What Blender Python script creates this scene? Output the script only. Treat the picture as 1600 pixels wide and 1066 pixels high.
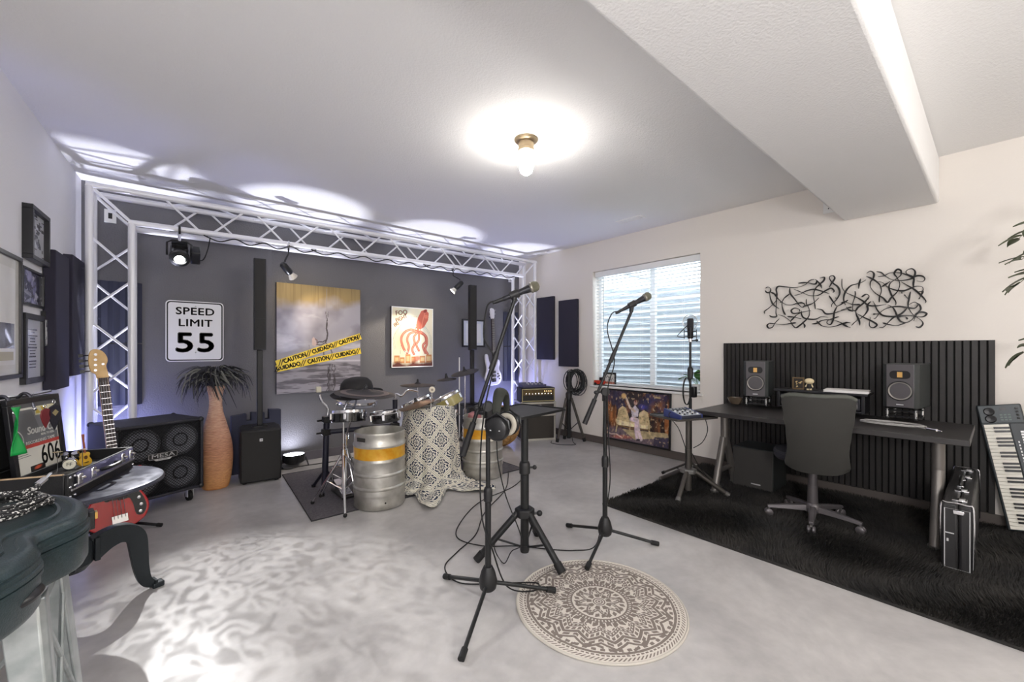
import bpy, bmesh, math, random
import numpy as np
from mathutils import Vector, Matrix, noise as mnoise

for _o in list(bpy.data.objects):
    bpy.data.objects.remove(_o)
SC = bpy.context.scene
COL = SC.collection
random.seed(7)
PI = math.pi

# ------------------------------------------------------------ camera
YAW = math.radians(40.4108)
cd = bpy.data.cameras.new('camera')
cam = bpy.data.objects.new('camera', cd)
COL.objects.link(cam)
cd.sensor_width = 36.0
cd.lens = 646.0 / 1600.0 * 36.0
cd.shift_y = 14.0 / 1600.0
cd.clip_start = 0.02
cam.location = (0, 0, 1.25)
cam.rotation_euler = (PI / 2, 0, -YAW)
SC.camera = cam

# ------------------------------------------------------------ world and exposure
SC.view_settings.view_transform = 'Standard'
SC.view_settings.look = 'None'
SC.view_settings.gamma = 1.0
SC.view_settings.use_curve_mapping = False
SC.view_settings.exposure = 0.12
SC.cycles.max_bounces = 10
SC.cycles.diffuse_bounces = 6
w = bpy.data.worlds.new('daylight')
SC.world = w
w.use_nodes = True
w.node_tree.nodes['Background'].inputs[0].default_value = (0.86, 0.93, 1.0, 1)
w.node_tree.nodes['Background'].inputs[1].default_value = 7.0


def lamp(name, kind, loc, power, color, radius=0.05, aim=None, angle=60, blend=0.4):
    l = bpy.data.lights.new(name, kind)
    l.energy = power
    l.color = color
    if kind == 'AREA':
        l.shape = 'DISK'
        l.size = radius * 2
    else:
        l.shadow_soft_size = radius
    if kind == 'SPOT':
        l.spot_size = math.radians(angle)
        l.spot_blend = blend
    o = bpy.data.objects.new(name, l)
    COL.objects.link(o)
    o.location = loc
    if aim is not None:
        d = Vector(aim) - Vector(loc)
        o.rotation_euler = d.to_track_quat('-Z', 'Y').to_euler()
    return o


# room dimensions (metres)
RW, BW, CH = 4.487, 5.095, 2.71          # right wall x, back wall y, ceiling height
REAR = -3.4


def lwx(y):                                # the left wall runs slightly askew
    return -0.514 + 0.066 * (y - 5.095)


# upward stage washes on the floor along the back wall (the fixtures are built further down)
UPL = [(-0.30, 4.97, 0.16), (1.10, 4.92, 0.13), (2.62, 4.95, 0.13), (4.10, 4.97, 0.16)]
UPW = [260, 260, 230, 230]
for k, (x, y, z) in enumerate(UPL):
    lamp('uplight_beam', 'SPOT', (x, y, z + 0.04), UPW[k], (0.84, 0.86, 1.0), 0.025, (x + .04, y - 0.27, 2.7), 31, 0.5)
# the end fixtures also wash their corners blue
for x in (-0.30, 4.10):
    lamp('corner_wash_beam', 'SPOT', (x, 4.90, 0.21), 42, (0.26, 0.30, 1.0), 0.05, (x, 5.02, 1.6), 150, 0.7)
# narrow warm truss spots
lamp('truss_spot_beam', 'SPOT', (1.045, 4.650, 1.955), 16, (1.0, 0.84, 0.60), 0.02, (1.65, 5.09, 1.40), 80, 0.8)
lamp('truss_spot_beam', 'SPOT', (2.885, 4.645, 1.975), 62, (1.0, 0.87, 0.68), 0.02, (2.05, 5.09, 1.00), 56, 0.55)
# gobo of the stage spotlight: a rippled water pattern thrown on the floor
gobo = lamp('gobo_beam', 'SPOT', (0.135, 4.545, 2.005), 340, (1.0, 0.99, 0.98), 0.011, (0.36, 2.25, 0.0), 42, 1.0)
gobo.data.use_nodes = True
_n = gobo.data.node_tree
_em = _n.nodes['Emission']
_tc = _n.nodes.new('ShaderNodeTexCoord')
_mp = _n.nodes.new('ShaderNodeMapping')
_mp.inputs['Scale'].default_value = (25, 25, 25)
_ns = _n.nodes.new('ShaderNodeTexNoise')
_ns.inputs['Scale'].default_value = 1.0
_ns.inputs['Detail'].default_value = 3.0
_ns.inputs['Distortion'].default_value = 1.1
_ab = _n.nodes.new('ShaderNodeMath')
_ab.operation = 'SUBTRACT'
_ab.inputs[1].default_value = 0.5
_a2 = _n.nodes.new('ShaderNodeMath')
_a2.operation = 'ABSOLUTE'
_rp = _n.nodes.new('ShaderNodeValToRGB')
_rp.color_ramp.interpolation = 'EASE'
_rp.color_ramp.elements[0].position = 0.0
_rp.color_ramp.elements[0].color = (1, 1, 1, 1)
_rp.color_ramp.elements[1].position = 0.14
_rp.color_ramp.elements[1].color = (0.34, 0.34, 0.34, 1)
_n.links.new(_tc.outputs['Normal'], _mp.inputs[0])
_n.links.new(_mp.outputs[0], _ns.inputs['Vector'])
_n.links.new(_ns.outputs['Fac'], _ab.inputs[0])
_n.links.new(_ab.outputs[0], _a2.inputs[0])
_n.links.new(_a2.outputs[0], _rp.inputs[0])
_n.links.new(_rp.outputs[0], _em.inputs[0])
# the glowing glass of the ceiling jar light carries its own power
JAR_GLOW = 110.0
# two fill lamps, added out of view to brighten the room
FILL_LAMPS = [(2.5, -1.9, 2.20), (-0.35, -0.75, 1.55)]
for k, (x, y, z) in enumerate(FILL_LAMPS):
    lamp('added_fill_light', 'POINT', (x, y, z), (70, 105)[k], (1.0, 0.985, 0.965), 0.14)

# ------------------------------------------------------------ materials
MATS = {}


def mat(name, color, rough=0.5, metal=0.0, noise=None, bump=None, emit=None, alpha=None, coat=0.0, trans=0.0, spec=0.5, coords='Object'):
    """procedural principled material; noise=(scale, second colour, detail), bump=(scale, strength)"""
    if name in MATS:
        return MATS[name]
    m = bpy.data.materials.new(name)
    m.use_nodes = True
    nt = m.node_tree
    b = nt.nodes['Principled BSDF']
    b.inputs['Base Color'].default_value = (*color, 1)
    b.inputs['Roughness'].default_value = rough
    b.inputs['Metallic'].default_value = metal
    b.inputs['Specular IOR Level'].default_value = spec
    b.inputs['Coat Weight'].default_value = coat
    b.inputs['Transmission Weight'].default_value = trans
    if emit:
        b.inputs['Emission Color'].default_value = (*emit[0], 1)
        b.inputs['Emission Strength'].default_value = emit[1]
    if alpha is not None:
        b.inputs['Alpha'].default_value = alpha
    tc = None
    if noise or bump:
        tc = nt.nodes.new('ShaderNodeTexCoord')
    if noise:
        n = nt.nodes.new('ShaderNodeTexNoise')
        n.inputs['Scale'].default_value = noise[0]
        n.inputs['Detail'].default_value = noise[2] if len(noise) > 2 else 4
        r = nt.nodes.new('ShaderNodeValToRGB')
        r.color_ramp.elements[0].position = 0.35
        r.color_ramp.elements[1].position = 0.65
        r.color_ramp.elements[0].color = (*color, 1)
        r.color_ramp.elements[1].color = (*noise[1], 1)
        nt.links.new(tc.outputs[coords], n.inputs['Vector'])
        nt.links.new(n.outputs['Fac'], r.inputs[0])
        nt.links.new(r.outputs[0], b.inputs['Base Color'])
    if bump:
        n2 = nt.nodes.new('ShaderNodeTexNoise')
        n2.inputs['Scale'].default_value = bump[0]
        n2.inputs['Detail'].default_value = 3
        bp = nt.nodes.new('ShaderNodeBump')
        bp.inputs['Strength'].default_value = bump[1]
        bp.inputs['Distance'].default_value = 0.01
        nt.links.new(tc.outputs[coords], n2.inputs['Vector'])
        nt.links.new(n2.outputs['Fac'], bp.inputs['Height'])
        nt.links.new(bp.outputs[0], b.inputs['Normal'])
    MATS[name] = m
    return m


def vcmat(name, rough=0.5, coat=0.0):
    """material that takes its printed colours from the mesh colour attribute"""
    if name in MATS:
        return MATS[name]
    m = bpy.data.materials.new(name)
    m.use_nodes = True
    nt = m.node_tree
    b = nt.nodes['Principled BSDF']
    a = nt.nodes.new('ShaderNodeAttribute')
    a.attribute_name = 'print'
    nt.links.new(a.outputs['Color'], b.inputs['Base Color'])
    b.inputs['Roughness'].default_value = rough
    b.inputs['Coat Weight'].default_value = coat
    MATS[name] = m
    return m


def S(r, g, b):
    """0-255 sRGB to linear"""
    f = lambda c: (c / 255 / 12.92) if c / 255 <= 0.04045 else ((c / 255 + 0.055) / 1.055) ** 2.4
    return (f(r), f(g), f(b))


# ------------------------------------------------------------ mesh builder
class MB:
    def __init__(self, M=None):
        self.v, self.f = [], []
        self.M = M or Matrix.Identity(4)

    def add(self, vs, fs):
        o = len(self.v)
        M = self.M
        self.v += [tuple(M @ Vector(p)) for p in vs]
        self.f += [tuple(i + o for i in f) for f in fs]
        return self

    def box(self, c, s, R=None):
        x, y, z = s[0] / 2, s[1] / 2, s[2] / 2
        vs = [Vector(p) for p in ((-x, -y, -z), (x, -y, -z), (x, y, -z), (-x, y, -z), (-x, -y, z), (x, -y, z), (x, y, z), (-x, y, z))]
        if R is not None:
            vs = [R @ p for p in vs]
        c = Vector(c)
        return self.add([p + c for p in vs], [(3, 2, 1, 0), (4, 5, 6, 7), (0, 1, 5, 4), (1, 2, 6, 5), (2, 3, 7, 6), (3, 0, 4, 7)])

    def span(self, a, b):
        return self.box([(a[i] + b[i]) / 2 for i in range(3)], [abs(b[i] - a[i]) for i in range(3)])

    def cyl(self, a, b, r0, r1=None, n=14, caps=True):
        r1 = r0 if r1 is None else r1
        a, b = Vector(a), Vector(b)
        q = (b - a).normalized().to_track_quat('Z', 'Y')
        vs = []
        for p, r in ((a, r0), (b, r1)):
            for i in range(n):
                t = 2 * PI * i / n
                vs.append(p + q @ Vector((r * math.cos(t), r * math.sin(t), 0)))
        fs = [(i, (i + 1) % n, n + (i + 1) % n, n + i) for i in range(n)]
        if caps:
            fs += [tuple(range(n - 1, -1, -1)), tuple(range(n, 2 * n))]
        return self.add(vs, fs)

    def tube(self, pts, r, n=8, closed=False, flat=1.0):
        pts = [Vector(p) for p in pts]
        m = len(pts)
        rr = r if hasattr(r, '__len__') else [r] * m
        vs = []
        up = None
        for i, p in enumerate(pts):
            if closed:
                t = pts[(i + 1) % m] - pts[i - 1]
            else:
                t = pts[min(i + 1, m - 1)] - pts[max(i - 1, 0)]
            t.normalize()
            if up is None:
                up = t.orthogonal().normalized()
            up = (up - t * up.dot(t))
            up = up.normalized() if up.length > 1e-6 else t.orthogonal().normalized()
            s = t.cross(up)
            for j in range(n):
                a = 2 * PI * j / n
                vs.append(p + up * (rr[i] * math.cos(a)) + s * (rr[i] * flat * math.sin(a)))
        fs = []
        for i in range(m if closed else m - 1):
            for j in range(n):
                k = (i + 1) % m
                fs.append((i * n + j, i * n + (j + 1) % n, k * n + (j + 1) % n, k * n + j))
        if not closed:
            fs += [tuple(range(n - 1, -1, -1)), tuple((m - 1) * n + j for j in range(n))]
        return self.add(vs, fs)

    def lathe(self, prof, n=24, c=(0, 0, 0), R=None, a0=0.0, a1=2 * PI):
        """profile of (radius, height) turned about z (or about R @ z)"""
        c = Vector(c)
        full = abs(a1 - a0 - 2 * PI) < 1e-6
        k = n if full else n + 1
        vs = []
        for r, z in prof:
            for i in range(k):
                t = a0 + (a1 - a0) * i / n
                p = Vector((r * math.cos(t), r * math.sin(t), z))
                vs.append((R @ p if R is not None else p) + c)
        fs = []
        for i in range(len(prof) - 1):
            for j in range(n):
                j2 = (j + 1) % k
                fs.append((i * k + j, i * k + j2, (i + 1) * k + j2, (i + 1) * k + j))
        return self.add(vs, fs)

    def disc(self, c, r, n=20, R=None):
        return self.lathe([(0.0001, 0), (r, 0)], n, c, R)

    def ball(self, c, r, nu=14, nv=8, sc=(1, 1, 1), R=None):
        prof = [(max(1e-4, math.sin(PI * i / nv)) * r, -math.cos(PI * i / nv) * r) for i in range(nv + 1)]
        m2 = MB().lathe(prof, nu)
        vs = [Vector((p[0] * sc[0], p[1] * sc[1], p[2] * sc[2])) for p in m2.v]
        if R is not None:
            vs = [R @ p for p in vs]
        return self.add([p + Vector(c) for p in vs], m2.f)

    def torus(self, c, R_, r, n=24, m=8, R=None, sc=(1, 1, 1)):
        pts = []
        for i in range(n):
            t = 2 * PI * i / n
            p = Vector((R_ * math.cos(t) * sc[0], R_ * math.sin(t) * sc[1], 0))
            pts.append((R @ p if R is not None else p) + Vector(c))
        return self.tube(pts, r, m, closed=True)

    def prism(self, poly, z0, z1, R=None, c=(0, 0, 0)):
        """2-D outline extruded along z"""
        n = len(poly)
        vs = [Vector((p[0], p[1], z0)) for p in poly] + [Vector((p[0], p[1], z1)) for p in poly]
        if R is not None:
            vs = [R @ p for p in vs]
        vs = [p + Vector(c) for p in vs]
        fs = [tuple(range(n - 1, -1, -1)), tuple(range(n, 2 * n))]
        fs += [(i, (i + 1) % n, n + (i + 1) % n, n + i) for i in range(n)]
        return self.add(vs, fs)

    def grid(self, fn, nu, nv):
        vs = [fn(i / nu, j / nv) for j in range(nv + 1) for i in range(nu + 1)]
        fs = [(j * (nu + 1) + i, j * (nu + 1) + i + 1, (j + 1) * (nu + 1) + i + 1, (j + 1) * (nu + 1) + i) for j in range(nv) for i in range(nu)]
        return self.add(vs, fs)

    def mesh(self, name, smooth=True, angle=38):
        me = bpy.data.meshes.new(name)
        me.from_pydata(self.v, [], self.f)
        bm = bmesh.new()
        bm.from_mesh(me)
        bmesh.ops.recalc_face_normals(bm, faces=bm.faces)
        bm.to_mesh(me)
        bm.free()
        if smooth:
            me.polygons.foreach_set('use_smooth', [True] * len(me.polygons))
            me.set_sharp_from_angle(angle=math.radians(angle))
        me.update()
        return me

    def build(self, name, m, parent=None, bevel=0, label=None, kind=None, smooth=True, seg=2):
        return link(name, self.mesh(name, smooth), m, parent, bevel, label, kind, seg)


def link(name, me, m, parent=None, bevel=0, label=None, kind=None, seg=2):
    o = bpy.data.objects.new(name, me)
    COL.objects.link(o)
    if m is not None and not me.materials:
        me.materials.append(m)
    if parent is not None:
        o.parent = parent
    if bevel:
        md = o.modifiers.new('edge', 'BEVEL')
        md.width = bevel
        md.segments = seg
        md.limit_method = 'ANGLE'
        md.angle_limit = math.radians(40)
    if label:
        o['label'] = label
    if kind:
        o['kind'] = kind
    return o


def share(src, parent, loc=None, rot=None, label=None):
    """another piece that shares the mesh of src"""
    o = src.copy()
    COL.objects.link(o)
    o.parent = parent
    if loc is not None:
        o.location = loc
    if rot is not None:
        o.rotation_euler = rot
    if label:
        o['label'] = label
    return o


def thing(name, label, cat, loc=(0, 0, 0), rotz=0.0, group=None):
    o = bpy.data.objects.new(name, None)
    o.empty_display_size = 0.1
    COL.objects.link(o)
    o.location = loc
    o.rotation_euler = (0, 0, rotz)
    o['label'] = label
    o['category'] = cat
    if group:
        o['group'] = group
    return o


def tag(o, label, cat, group=None):
    o['label'] = label
    o['category'] = cat
    if group:
        o['group'] = group
    return o


def copy_tree(o, parent=None):
    c = o.copy()
    COL.objects.link(c)
    if parent is not None:
        c.parent = parent
    for ch in list(o.children):
        copy_tree(ch, c)
    return c


def spline(pts, n=8, closed=False):
    """Catmull-Rom through the points"""
    P = [Vector(p) for p in pts]
    out = []
    m = len(P)
    for i in range(m if closed else m - 1):
        if closed:
            a, b, c, d = P[i - 1], P[i], P[(i + 1) % m], P[(i + 2) % m]
        else:
            a, b, c, d = P[max(i - 1, 0)], P[i], P[i + 1], P[min(i + 2, m - 1)]
        for k in range(n):
            t = k / n
            out.append(0.5 * ((2 * b) + (c - a) * t + (2 * a - 5 * b + 4 * c - d) * t * t + (3 * b - a - 3 * c + d) * t ** 3))
    if not closed:
        out.append(P[-1])
    return out


def RM(x=0, y=0, z=0):
    from mathutils import Euler
    return Euler((x, y, z)).to_matrix()


def frame(ax, ay):
    """3x3 whose x, y axes point along ax, ay (z = their cross product)"""
    ax = Vector(ax).normalized()
    az = ax.cross(Vector(ay)).normalized()
    ay = az.cross(ax)
    return Matrix((ax, ay, az)).transposed()


def text_mesh(txt, size, depth=0.0006, bold=0.0, sx=1.0, shear=0.0, align='CENTER', spacing=1.0):
    cu = bpy.data.curves.new('lettering', 'FONT')
    cu.body = txt
    cu.size = size
    cu.extrude = depth
    cu.shear = shear
    cu.align_x = align
    cu.align_y = 'CENTER'
    cu.space_character = spacing
    cu.resolution_u = 3
    o = bpy.data.objects.new('lettering', cu)
    COL.objects.link(o)
    dg = bpy.context.evaluated_depsgraph_get()
    me = bpy.data.meshes.new_from_object(o.evaluated_get(dg))
    bpy.data.objects.remove(o)
    bpy.data.curves.remove(cu)
    if sx != 1.0:
        for v in me.vertices:
            v.co.x *= sx
    me.materials.clear()
    if bold:
        # heavier strokes: the same glyphs laid over one another, slightly shifted
        bm = bmesh.new()
        for dx, dy in ((-bold, 0), (bold, 0), (0, bold), (0, -bold)):
            n0 = len(bm.verts)
            bm.from_mesh(me)
            bm.verts.ensure_lookup_table()
            for v in bm.verts[n0:]:
                v.co.x += dx
                v.co.y += dy
        bm.to_mesh(me)
        bm.free()
    return me


def lettering(txt, size, m, parent, c, R, name='lettering', **kw):
    """flat print: text laid in the plane of R's x,y axes at c (parent coordinates)"""
    me = text_mesh(txt, size, **kw)
    o = link(name, me, m, parent)
    o.matrix_local = Matrix.Translation(Vector(c)) @ R.to_4x4()
    return o


# ------------------------------------------------------------ painted prints (colour attribute on a fine grid)
class Pic:
    def __init__(self, w_, h_, nx):
        self.w, self.h, self.nx, self.ny = w_, h_, nx, max(4, int(nx * h_ / w_))
        x = (np.arange(self.nx) + 0.5) / self.nx
        y = (np.arange(self.ny) + 0.5) / self.ny
        self.X, self.Y = np.meshgrid(x, y)          # 0..1, y up
        self.a = h_ / w_
        self.c = np.ones((self.ny, self.nx, 3)) * 0.8

    def mix(self, msk, col):
        msk = np.clip(msk, 0, 1)[..., None]
        self.c = self.c * (1 - msk) + np.array(col) * msk

    def noise(self, sx, sy, seed=0, octv=4):
        rs = np.random.RandomState(seed)
        out = np.zeros_like(self.X)
        amp, tot = 1.0, 0
        for o in range(octv):
            gx, gy = max(2, int(sx * 2 ** o)), max(2, int(sy * 2 ** o))
            g = rs.rand(gy + 2, gx + 2)
            u, v = self.X * gx, self.Y * gy
            i, j = u.astype(int), v.astype(int)
            fu, fv = u - i, v - j
            fu, fv = fu * fu * (3 - 2 * fu), fv * fv * (3 - 2 * fv)
            out += amp * ((g[j, i] * (1 - fu) + g[j, i + 1] * fu) * (1 - fv) + (g[j + 1, i] * (1 - fu) + g[j + 1, i + 1] * fu) * fv)
            tot += amp
            amp *= 0.5
        return out / tot

    def ell(self, cx, cy, rx, ry, col, rot=0, soft=0.15, al=1.0):
        dx, dy = self.X - cx, (self.Y - cy)
        dy = dy * self.a
        ry = ry * self.a
        c, s = math.cos(rot), math.sin(rot)
        u, v = (dx * c + dy * s) / rx, (-dx * s + dy * c) / ry
        d = np.sqrt(u * u + v * v)
        self.mix(np.clip((1 - d) / max(soft, 1e-3), 0, 1) * al, col)

    def rect(self, x0, y0, x1, y1, col, al=1.0):
        self.mix(((self.X >= x0) & (self.X <= x1) & (self.Y >= y0) & (self.Y <= y1)) * al, col)

    def stroke(self, pts, wd, col, al=1.0, soft=0.4):
        d = np.full_like(self.X, 9.0)
        for (x0, y0), (x1, y1) in zip(pts[:-1], pts[1:]):
            ax, ay = self.X - x0, (self.Y - y0) * self.a
            bx, by = x1 - x0, (y1 - y0) * self.a
            t = np.clip((ax * bx + ay * by) / max(bx * bx + by * by, 1e-9), 0, 1)
            d = np.minimum(d, np.hypot(ax - t * bx, ay - t * by))
        self.mix(np.clip((wd - d) / (wd * soft), 0, 1) * al, col)

    def poly(self, pts, col, al=1.0):
        ins = np.zeros(self.X.shape, bool)
        n = len(pts)
        for i in range(n):
            x0, y0 = pts[i]
            x1, y1 = pts[(i + 1) % n]
            if y0 == y1:
                continue
            cnd = ((y0 > self.Y) != (y1 > self.Y)) & (self.X < (x1 - x0) * (self.Y - y0) / (y1 - y0) + x0)
            ins ^= cnd
        self.mix(ins * al, col)

    def build(self, name, parent, c, R, rough=0.5, coat=0.0, mname=None):
        nx, ny = self.nx, self.ny
        vx = np.linspace(-self.w / 2, self.w / 2, nx + 1)
        vy = np.linspace(-self.h / 2, self.h / 2, ny + 1)
        GX, GY = np.meshgrid(vx, vy)
        co = np.stack([GX.ravel(), GY.ravel(), np.zeros(GX.size)], 1)
        i = np.arange(ny * nx)
        r_, q_ = i // nx, i % nx
        a = r_ * (nx + 1) + q_
        F = np.stack([a, a + 1, a + nx + 2, a + nx + 1], 1)
        me = bpy.data.meshes.new(name)
        me.vertices.add(len(co))
        me.vertices.foreach_set('co', co.ravel())
        me.loops.add(F.size)
        me.loops.foreach_set('vertex_index', F.ravel().astype(np.int32))
        me.polygons.add(len(F))
        me.polygons.foreach_set('loop_start', (np.arange(len(F)) * 4).astype(np.int32))
        at = me.color_attributes.new('print', 'BYTE_COLOR', 'CORNER')
        rgba = np.ones((len(F), 4, 4))
        rgba[:, :, :3] = np.clip(self.c.reshape(-1, 3), 0, 1)[:, None, :]
        at.data.foreach_set('color', rgba.ravel())
        me.update()
        me.validate()
        o = link(name, me, vcmat(mname or 'print_%d' % int(rough * 100), rough, coat), parent)
        o.matrix_local = Matrix.Translation(Vector(c)) @ R.to_4x4()
        return o


# plane orientations: x right and y up as read by a viewer facing the wall
R_BACK = frame((1, 0, 0), (0, 0, 1))                 # faces -y
R_RIGHT = frame((0, -1, 0), (0, 0, 1))               # faces -x
_ld = Vector((0.066, 1, 0)).normalized()
R_LEFT = frame(_ld, (0, 0, 1))                       # faces into the room from the left wall
R_UP = Matrix.Identity(3)
# ------------------------------------------------------------ room materials
def floor_mat():
    m = bpy.data.materials.new('polished_concrete')
    m.use_nodes = True
    nt = m.node_tree
    L = nt.links.new
    b = nt.nodes['Principled BSDF']
    tc = nt.nodes.new('ShaderNodeTexCoord')
    n1 = nt.nodes.new('ShaderNodeTexNoise')
    n1.inputs['Scale'].default_value = 1.5
    n1.inputs['Detail'].default_value = 6
    n1.inputs['Roughness'].default_value = 0.62
    n1.inputs['Distortion'].default_value = 0.5
    r = nt.nodes.new('ShaderNodeValToRGB')
    e = r.color_ramp.elements
    e[0].position, e[0].color = 0.36, (*S(164, 161, 160), 1)
    e[1].position, e[1].color = 0.62, (*S(190, 187, 185), 1)
    n2 = nt.nodes.new('ShaderNodeTexNoise')
    n2.inputs['Scale'].default_value = 14
    n2.inputs['Detail'].default_value = 5
    mx = nt.nodes.new('ShaderNodeMixRGB')
    mx.blend_type = 'OVERLAY'
    mx.inputs[0].default_value = 0.16
    L(tc.outputs['Object'], n1.inputs['Vector'])
    L(tc.outputs['Object'], n2.inputs['Vector'])
    L(n1.outputs['Fac'], r.inputs[0])
    L(r.outputs[0], mx.inputs[1])
    L(n2.outputs['Fac'], mx.inputs[2])
    L(mx.outputs[0], b.inputs['Base Color'])
    mr = nt.nodes.new('ShaderNodeMapRange')
    mr.inputs['To Min'].default_value = 0.24
    mr.inputs['To Max'].default_value = 0.46
    L(n1.outputs['Fac'], mr.inputs['Value'])
    L(mr.outputs[0], b.inputs['Roughness'])
    b.inputs['Specular IOR Level'].default_value = 0.45
    return m


M_FLOOR = floor_mat()
M_CEIL = mat('ceiling_white', S(234, 233, 232), 0.9, bump=(95, 0.28))
M_WALLW = mat('wall_warm_white', S(229, 223, 216), 0.85, bump=(70, 0.10))
M_WALLD = mat('wall_slate_paint', S(104, 103, 106), 0.55, bump=(85, 0.45))
M_TRIMW = mat('white_trim_paint', S(236, 235, 232), 0.45)
M_BASE = mat('taupe_baseboard', S(92, 84, 80), 0.5)
M_BASED = mat('slate_baseboard', S(98, 94, 100), 0.45)
M_BLACK = mat('matt_black', S(22, 22, 24), 0.55)
M_BLACKS = mat('satin_black', S(26, 26, 28), 0.32)
M_RUBBER = mat('black_rubber', S(16, 16, 17), 0.7)
M_CHROME = mat('chrome', (0.80, 0.80, 0.82), 0.14, 1.0)
M_STEEL = mat('brushed_steel', (0.58, 0.58, 0.57), 0.34, 1.0, noise=(30, (0.46, 0.46, 0.45), 4))
M_GREYM = mat('grey_powder_metal', S(120, 118, 116), 0.42, 0.5)
M_WHITEP = mat('white_plastic', S(232, 232, 230), 0.4)

# ------------------------------------------------------------ floor, ceiling, walls
MB().span((-1.4, REAR - .2, -0.12), (RW + .3, BW + .3, 0)).build('floor', M_FLOOR, kind='structure', smooth=False)
MB().span((-1.4, REAR - .2, CH), (RW + .3, BW + .3, CH + .15)).build('ceiling', M_CEIL, kind='structure', smooth=False)
MB().span((-0.9, BW, 0), (RW + .3, BW + .18, CH)).build('wall_back', M_WALLD, kind='structure', smooth=False)
a, c = (lwx(BW), BW), (lwx(REAR), REAR)
MB().prism([a, (a[0] - .15, a[1]), (c[0] - .15, c[1]), c], 0, CH).build('wall_left', mat('wall_cool_white', S(232, 231, 235), 0.85, bump=(70, 0.10)), kind='structure', smooth=False)
MB().span((-1.4, REAR - .15, 0), (RW + .2, REAR, CH)).build('wall_rear', M_WALLW, kind='structure', smooth=False)
WY0, WY1, WZ0, WZ1 = 2.104, 3.576, 0.775, 2.312
TH = 0.20
wr = MB()
wr.span((RW, REAR, 0), (RW + TH, WY0, CH))
wr.span((RW, WY1, 0), (RW + TH, BW, CH))
wr.span((RW, WY0, 0), (RW + TH, WY1, WZ0))
wr.span((RW, WY0, WZ1), (RW + TH, WY1, CH))
wr.build('wall_right', M_WALLW, kind='structure', smooth=False)
# boxed beam under the ceiling, with rounded drywall corners
sb = MB().span((-0.9, 0.286, 2.36), (RW, 0.861, CH)).build('soffit', M_CEIL, kind='structure', bevel=0.018, seg=3)
# baseboards
bb = MB().span((RW - .016, REAR, 0), (RW, BW, 0.092)).build('baseboard_right', M_BASE, kind='structure', bevel=.004)
MB().span((lwx(BW), BW - .016, 0), (RW - .016, BW, 0.10)).build('baseboard_back', M_BASED, kind='structure', bevel=.004)
p0, p1 = Vector((lwx(BW - .02), BW - .02)), Vector((lwx(REAR), REAR))
nrm = Vector((_ld.y, -_ld.x)) * .016
MB().prism([p0, p1, p1 + nrm, p0 + nrm], 0, 0.092).build('baseboard_left', M_BASE, kind='structure')

# ------------------------------------------------------------ window
win = bpy.data.objects.new('window_1', None)
COL.objects.link(win)
win.location = (RW, (WY0 + WY1) / 2, WZ0)
win['kind'] = 'structure'
HW, HH = (WY1 - WY0) / 2, WZ1 - WZ0
fx = 0.135
vin = mat('white_vinyl', S(240, 241, 242), 0.35)
fr = MB()
fr.span((fx, -HW, 0), (fx + .05, HW, .05)).span((fx, -HW, HH - .05), (fx + .05, HW, HH))
fr.span((fx, -HW, .05), (fx + .05, -HW + .05, HH - .05)).span((fx, HW - .05, .05), (fx + .05, HW, HH - .05))
fr.build('window_frame', vin, win, bevel=.004)
MB().span((fx - .004, -.118, .05), (fx + .046, -.05, HH - .05)).build('mullion', vin, win, bevel=.004)
gm = bpy.data.materials.new('window_glass')
gm.use_nodes = True
nt = gm.node_tree
nt.nodes.remove(nt.nodes['Principled BSDF'])
tr, gl, mxs = nt.nodes.new('ShaderNodeBsdfTransparent'), nt.nodes.new('ShaderNodeBsdfGlossy'), nt.nodes.new('ShaderNodeMixShader')
tr.inputs[0].default_value = (0.93, 0.96, 0.97, 1)
gl.inputs['Roughness'].default_value = 0.02
mxs.inputs[0].default_value = 0.06
nt.links.new(tr.outputs[0], mxs.inputs[1])
nt.links.new(gl.outputs[0], mxs.inputs[2])
nt.links.new(mxs.outputs[0], nt.nodes['Material Output'].inputs[0])
MB().span((fx + .02, -HW + .05, .05), (fx + .026, -.118, HH - .05)).build('pane', gm, win)
MB().span((fx + .02, -.05, .05), (fx + .026, HW - .05, HH - .05)).build('pane', gm, win)
MB().span((-.022, -HW - .03, -.028), (.13, HW + .03, 0)).build('window_sill', M_TRIMW, win, bevel=.006)

# blinds: headrail, slats, ladder cords, bottom rail and a wand
bl = thing('window_blind', 'white horizontal slatted blind lowered across the window', 'blind', (RW, (WY0 + WY1) / 2, WZ0))
slm = mat('white_slat', S(238, 239, 240), 0.5)
MB().span((.035, -HW + .012, HH - .075), (.085, HW - .012, HH - .004)).build('headrail', slm, bl, bevel=.004)
sl0 = MB().grid(lambda u, v: Vector(((v - .5) * .048, (u - .5) * (2 * HW - .04), .003 * (1 - (2 * v - 1) ** 2))), 2, 4)
sl0 = sl0.build('slat', slm, bl)
sl0.location = (.06, 0, .06)
NS = 34
for i in range(NS):
    o = sl0 if i == 0 else share(sl0, bl)
    o.location = (.06, 0, .045 + i * (HH - .14) / (NS - 1))
    o.rotation_euler = (0, math.radians(9), 0)
MB().span((.038, -HW + .018, .008), (.082, HW - .018, .026)).build('bottom_rail', slm, bl, bevel=.003)
for y in (-HW + .22, 0.02, HW - .30):
    lc = MB()
    for dx in (.036, .084):
        lc.cyl((dx, y, .02), (dx, y, HH - .07), .0012, n=5)
    lc.build('ladder_cord', slm, bl)
wd = mat('grey_wand', S(150, 158, 156), 0.4)
MB().cyl((.02, HW - .16, HH - .09), (.018, HW - .165, HH - .82), .0045, n=8).build('tilt_wand', wd, bl)

# corrugated steel window well outside, with gravel floor
wm = mat('galvanised_well', S(214, 219, 225), 0.45, 0.1, noise=(9, S(198, 205, 213), 3))
cyw = (WY0 + WY1) / 2


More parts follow.
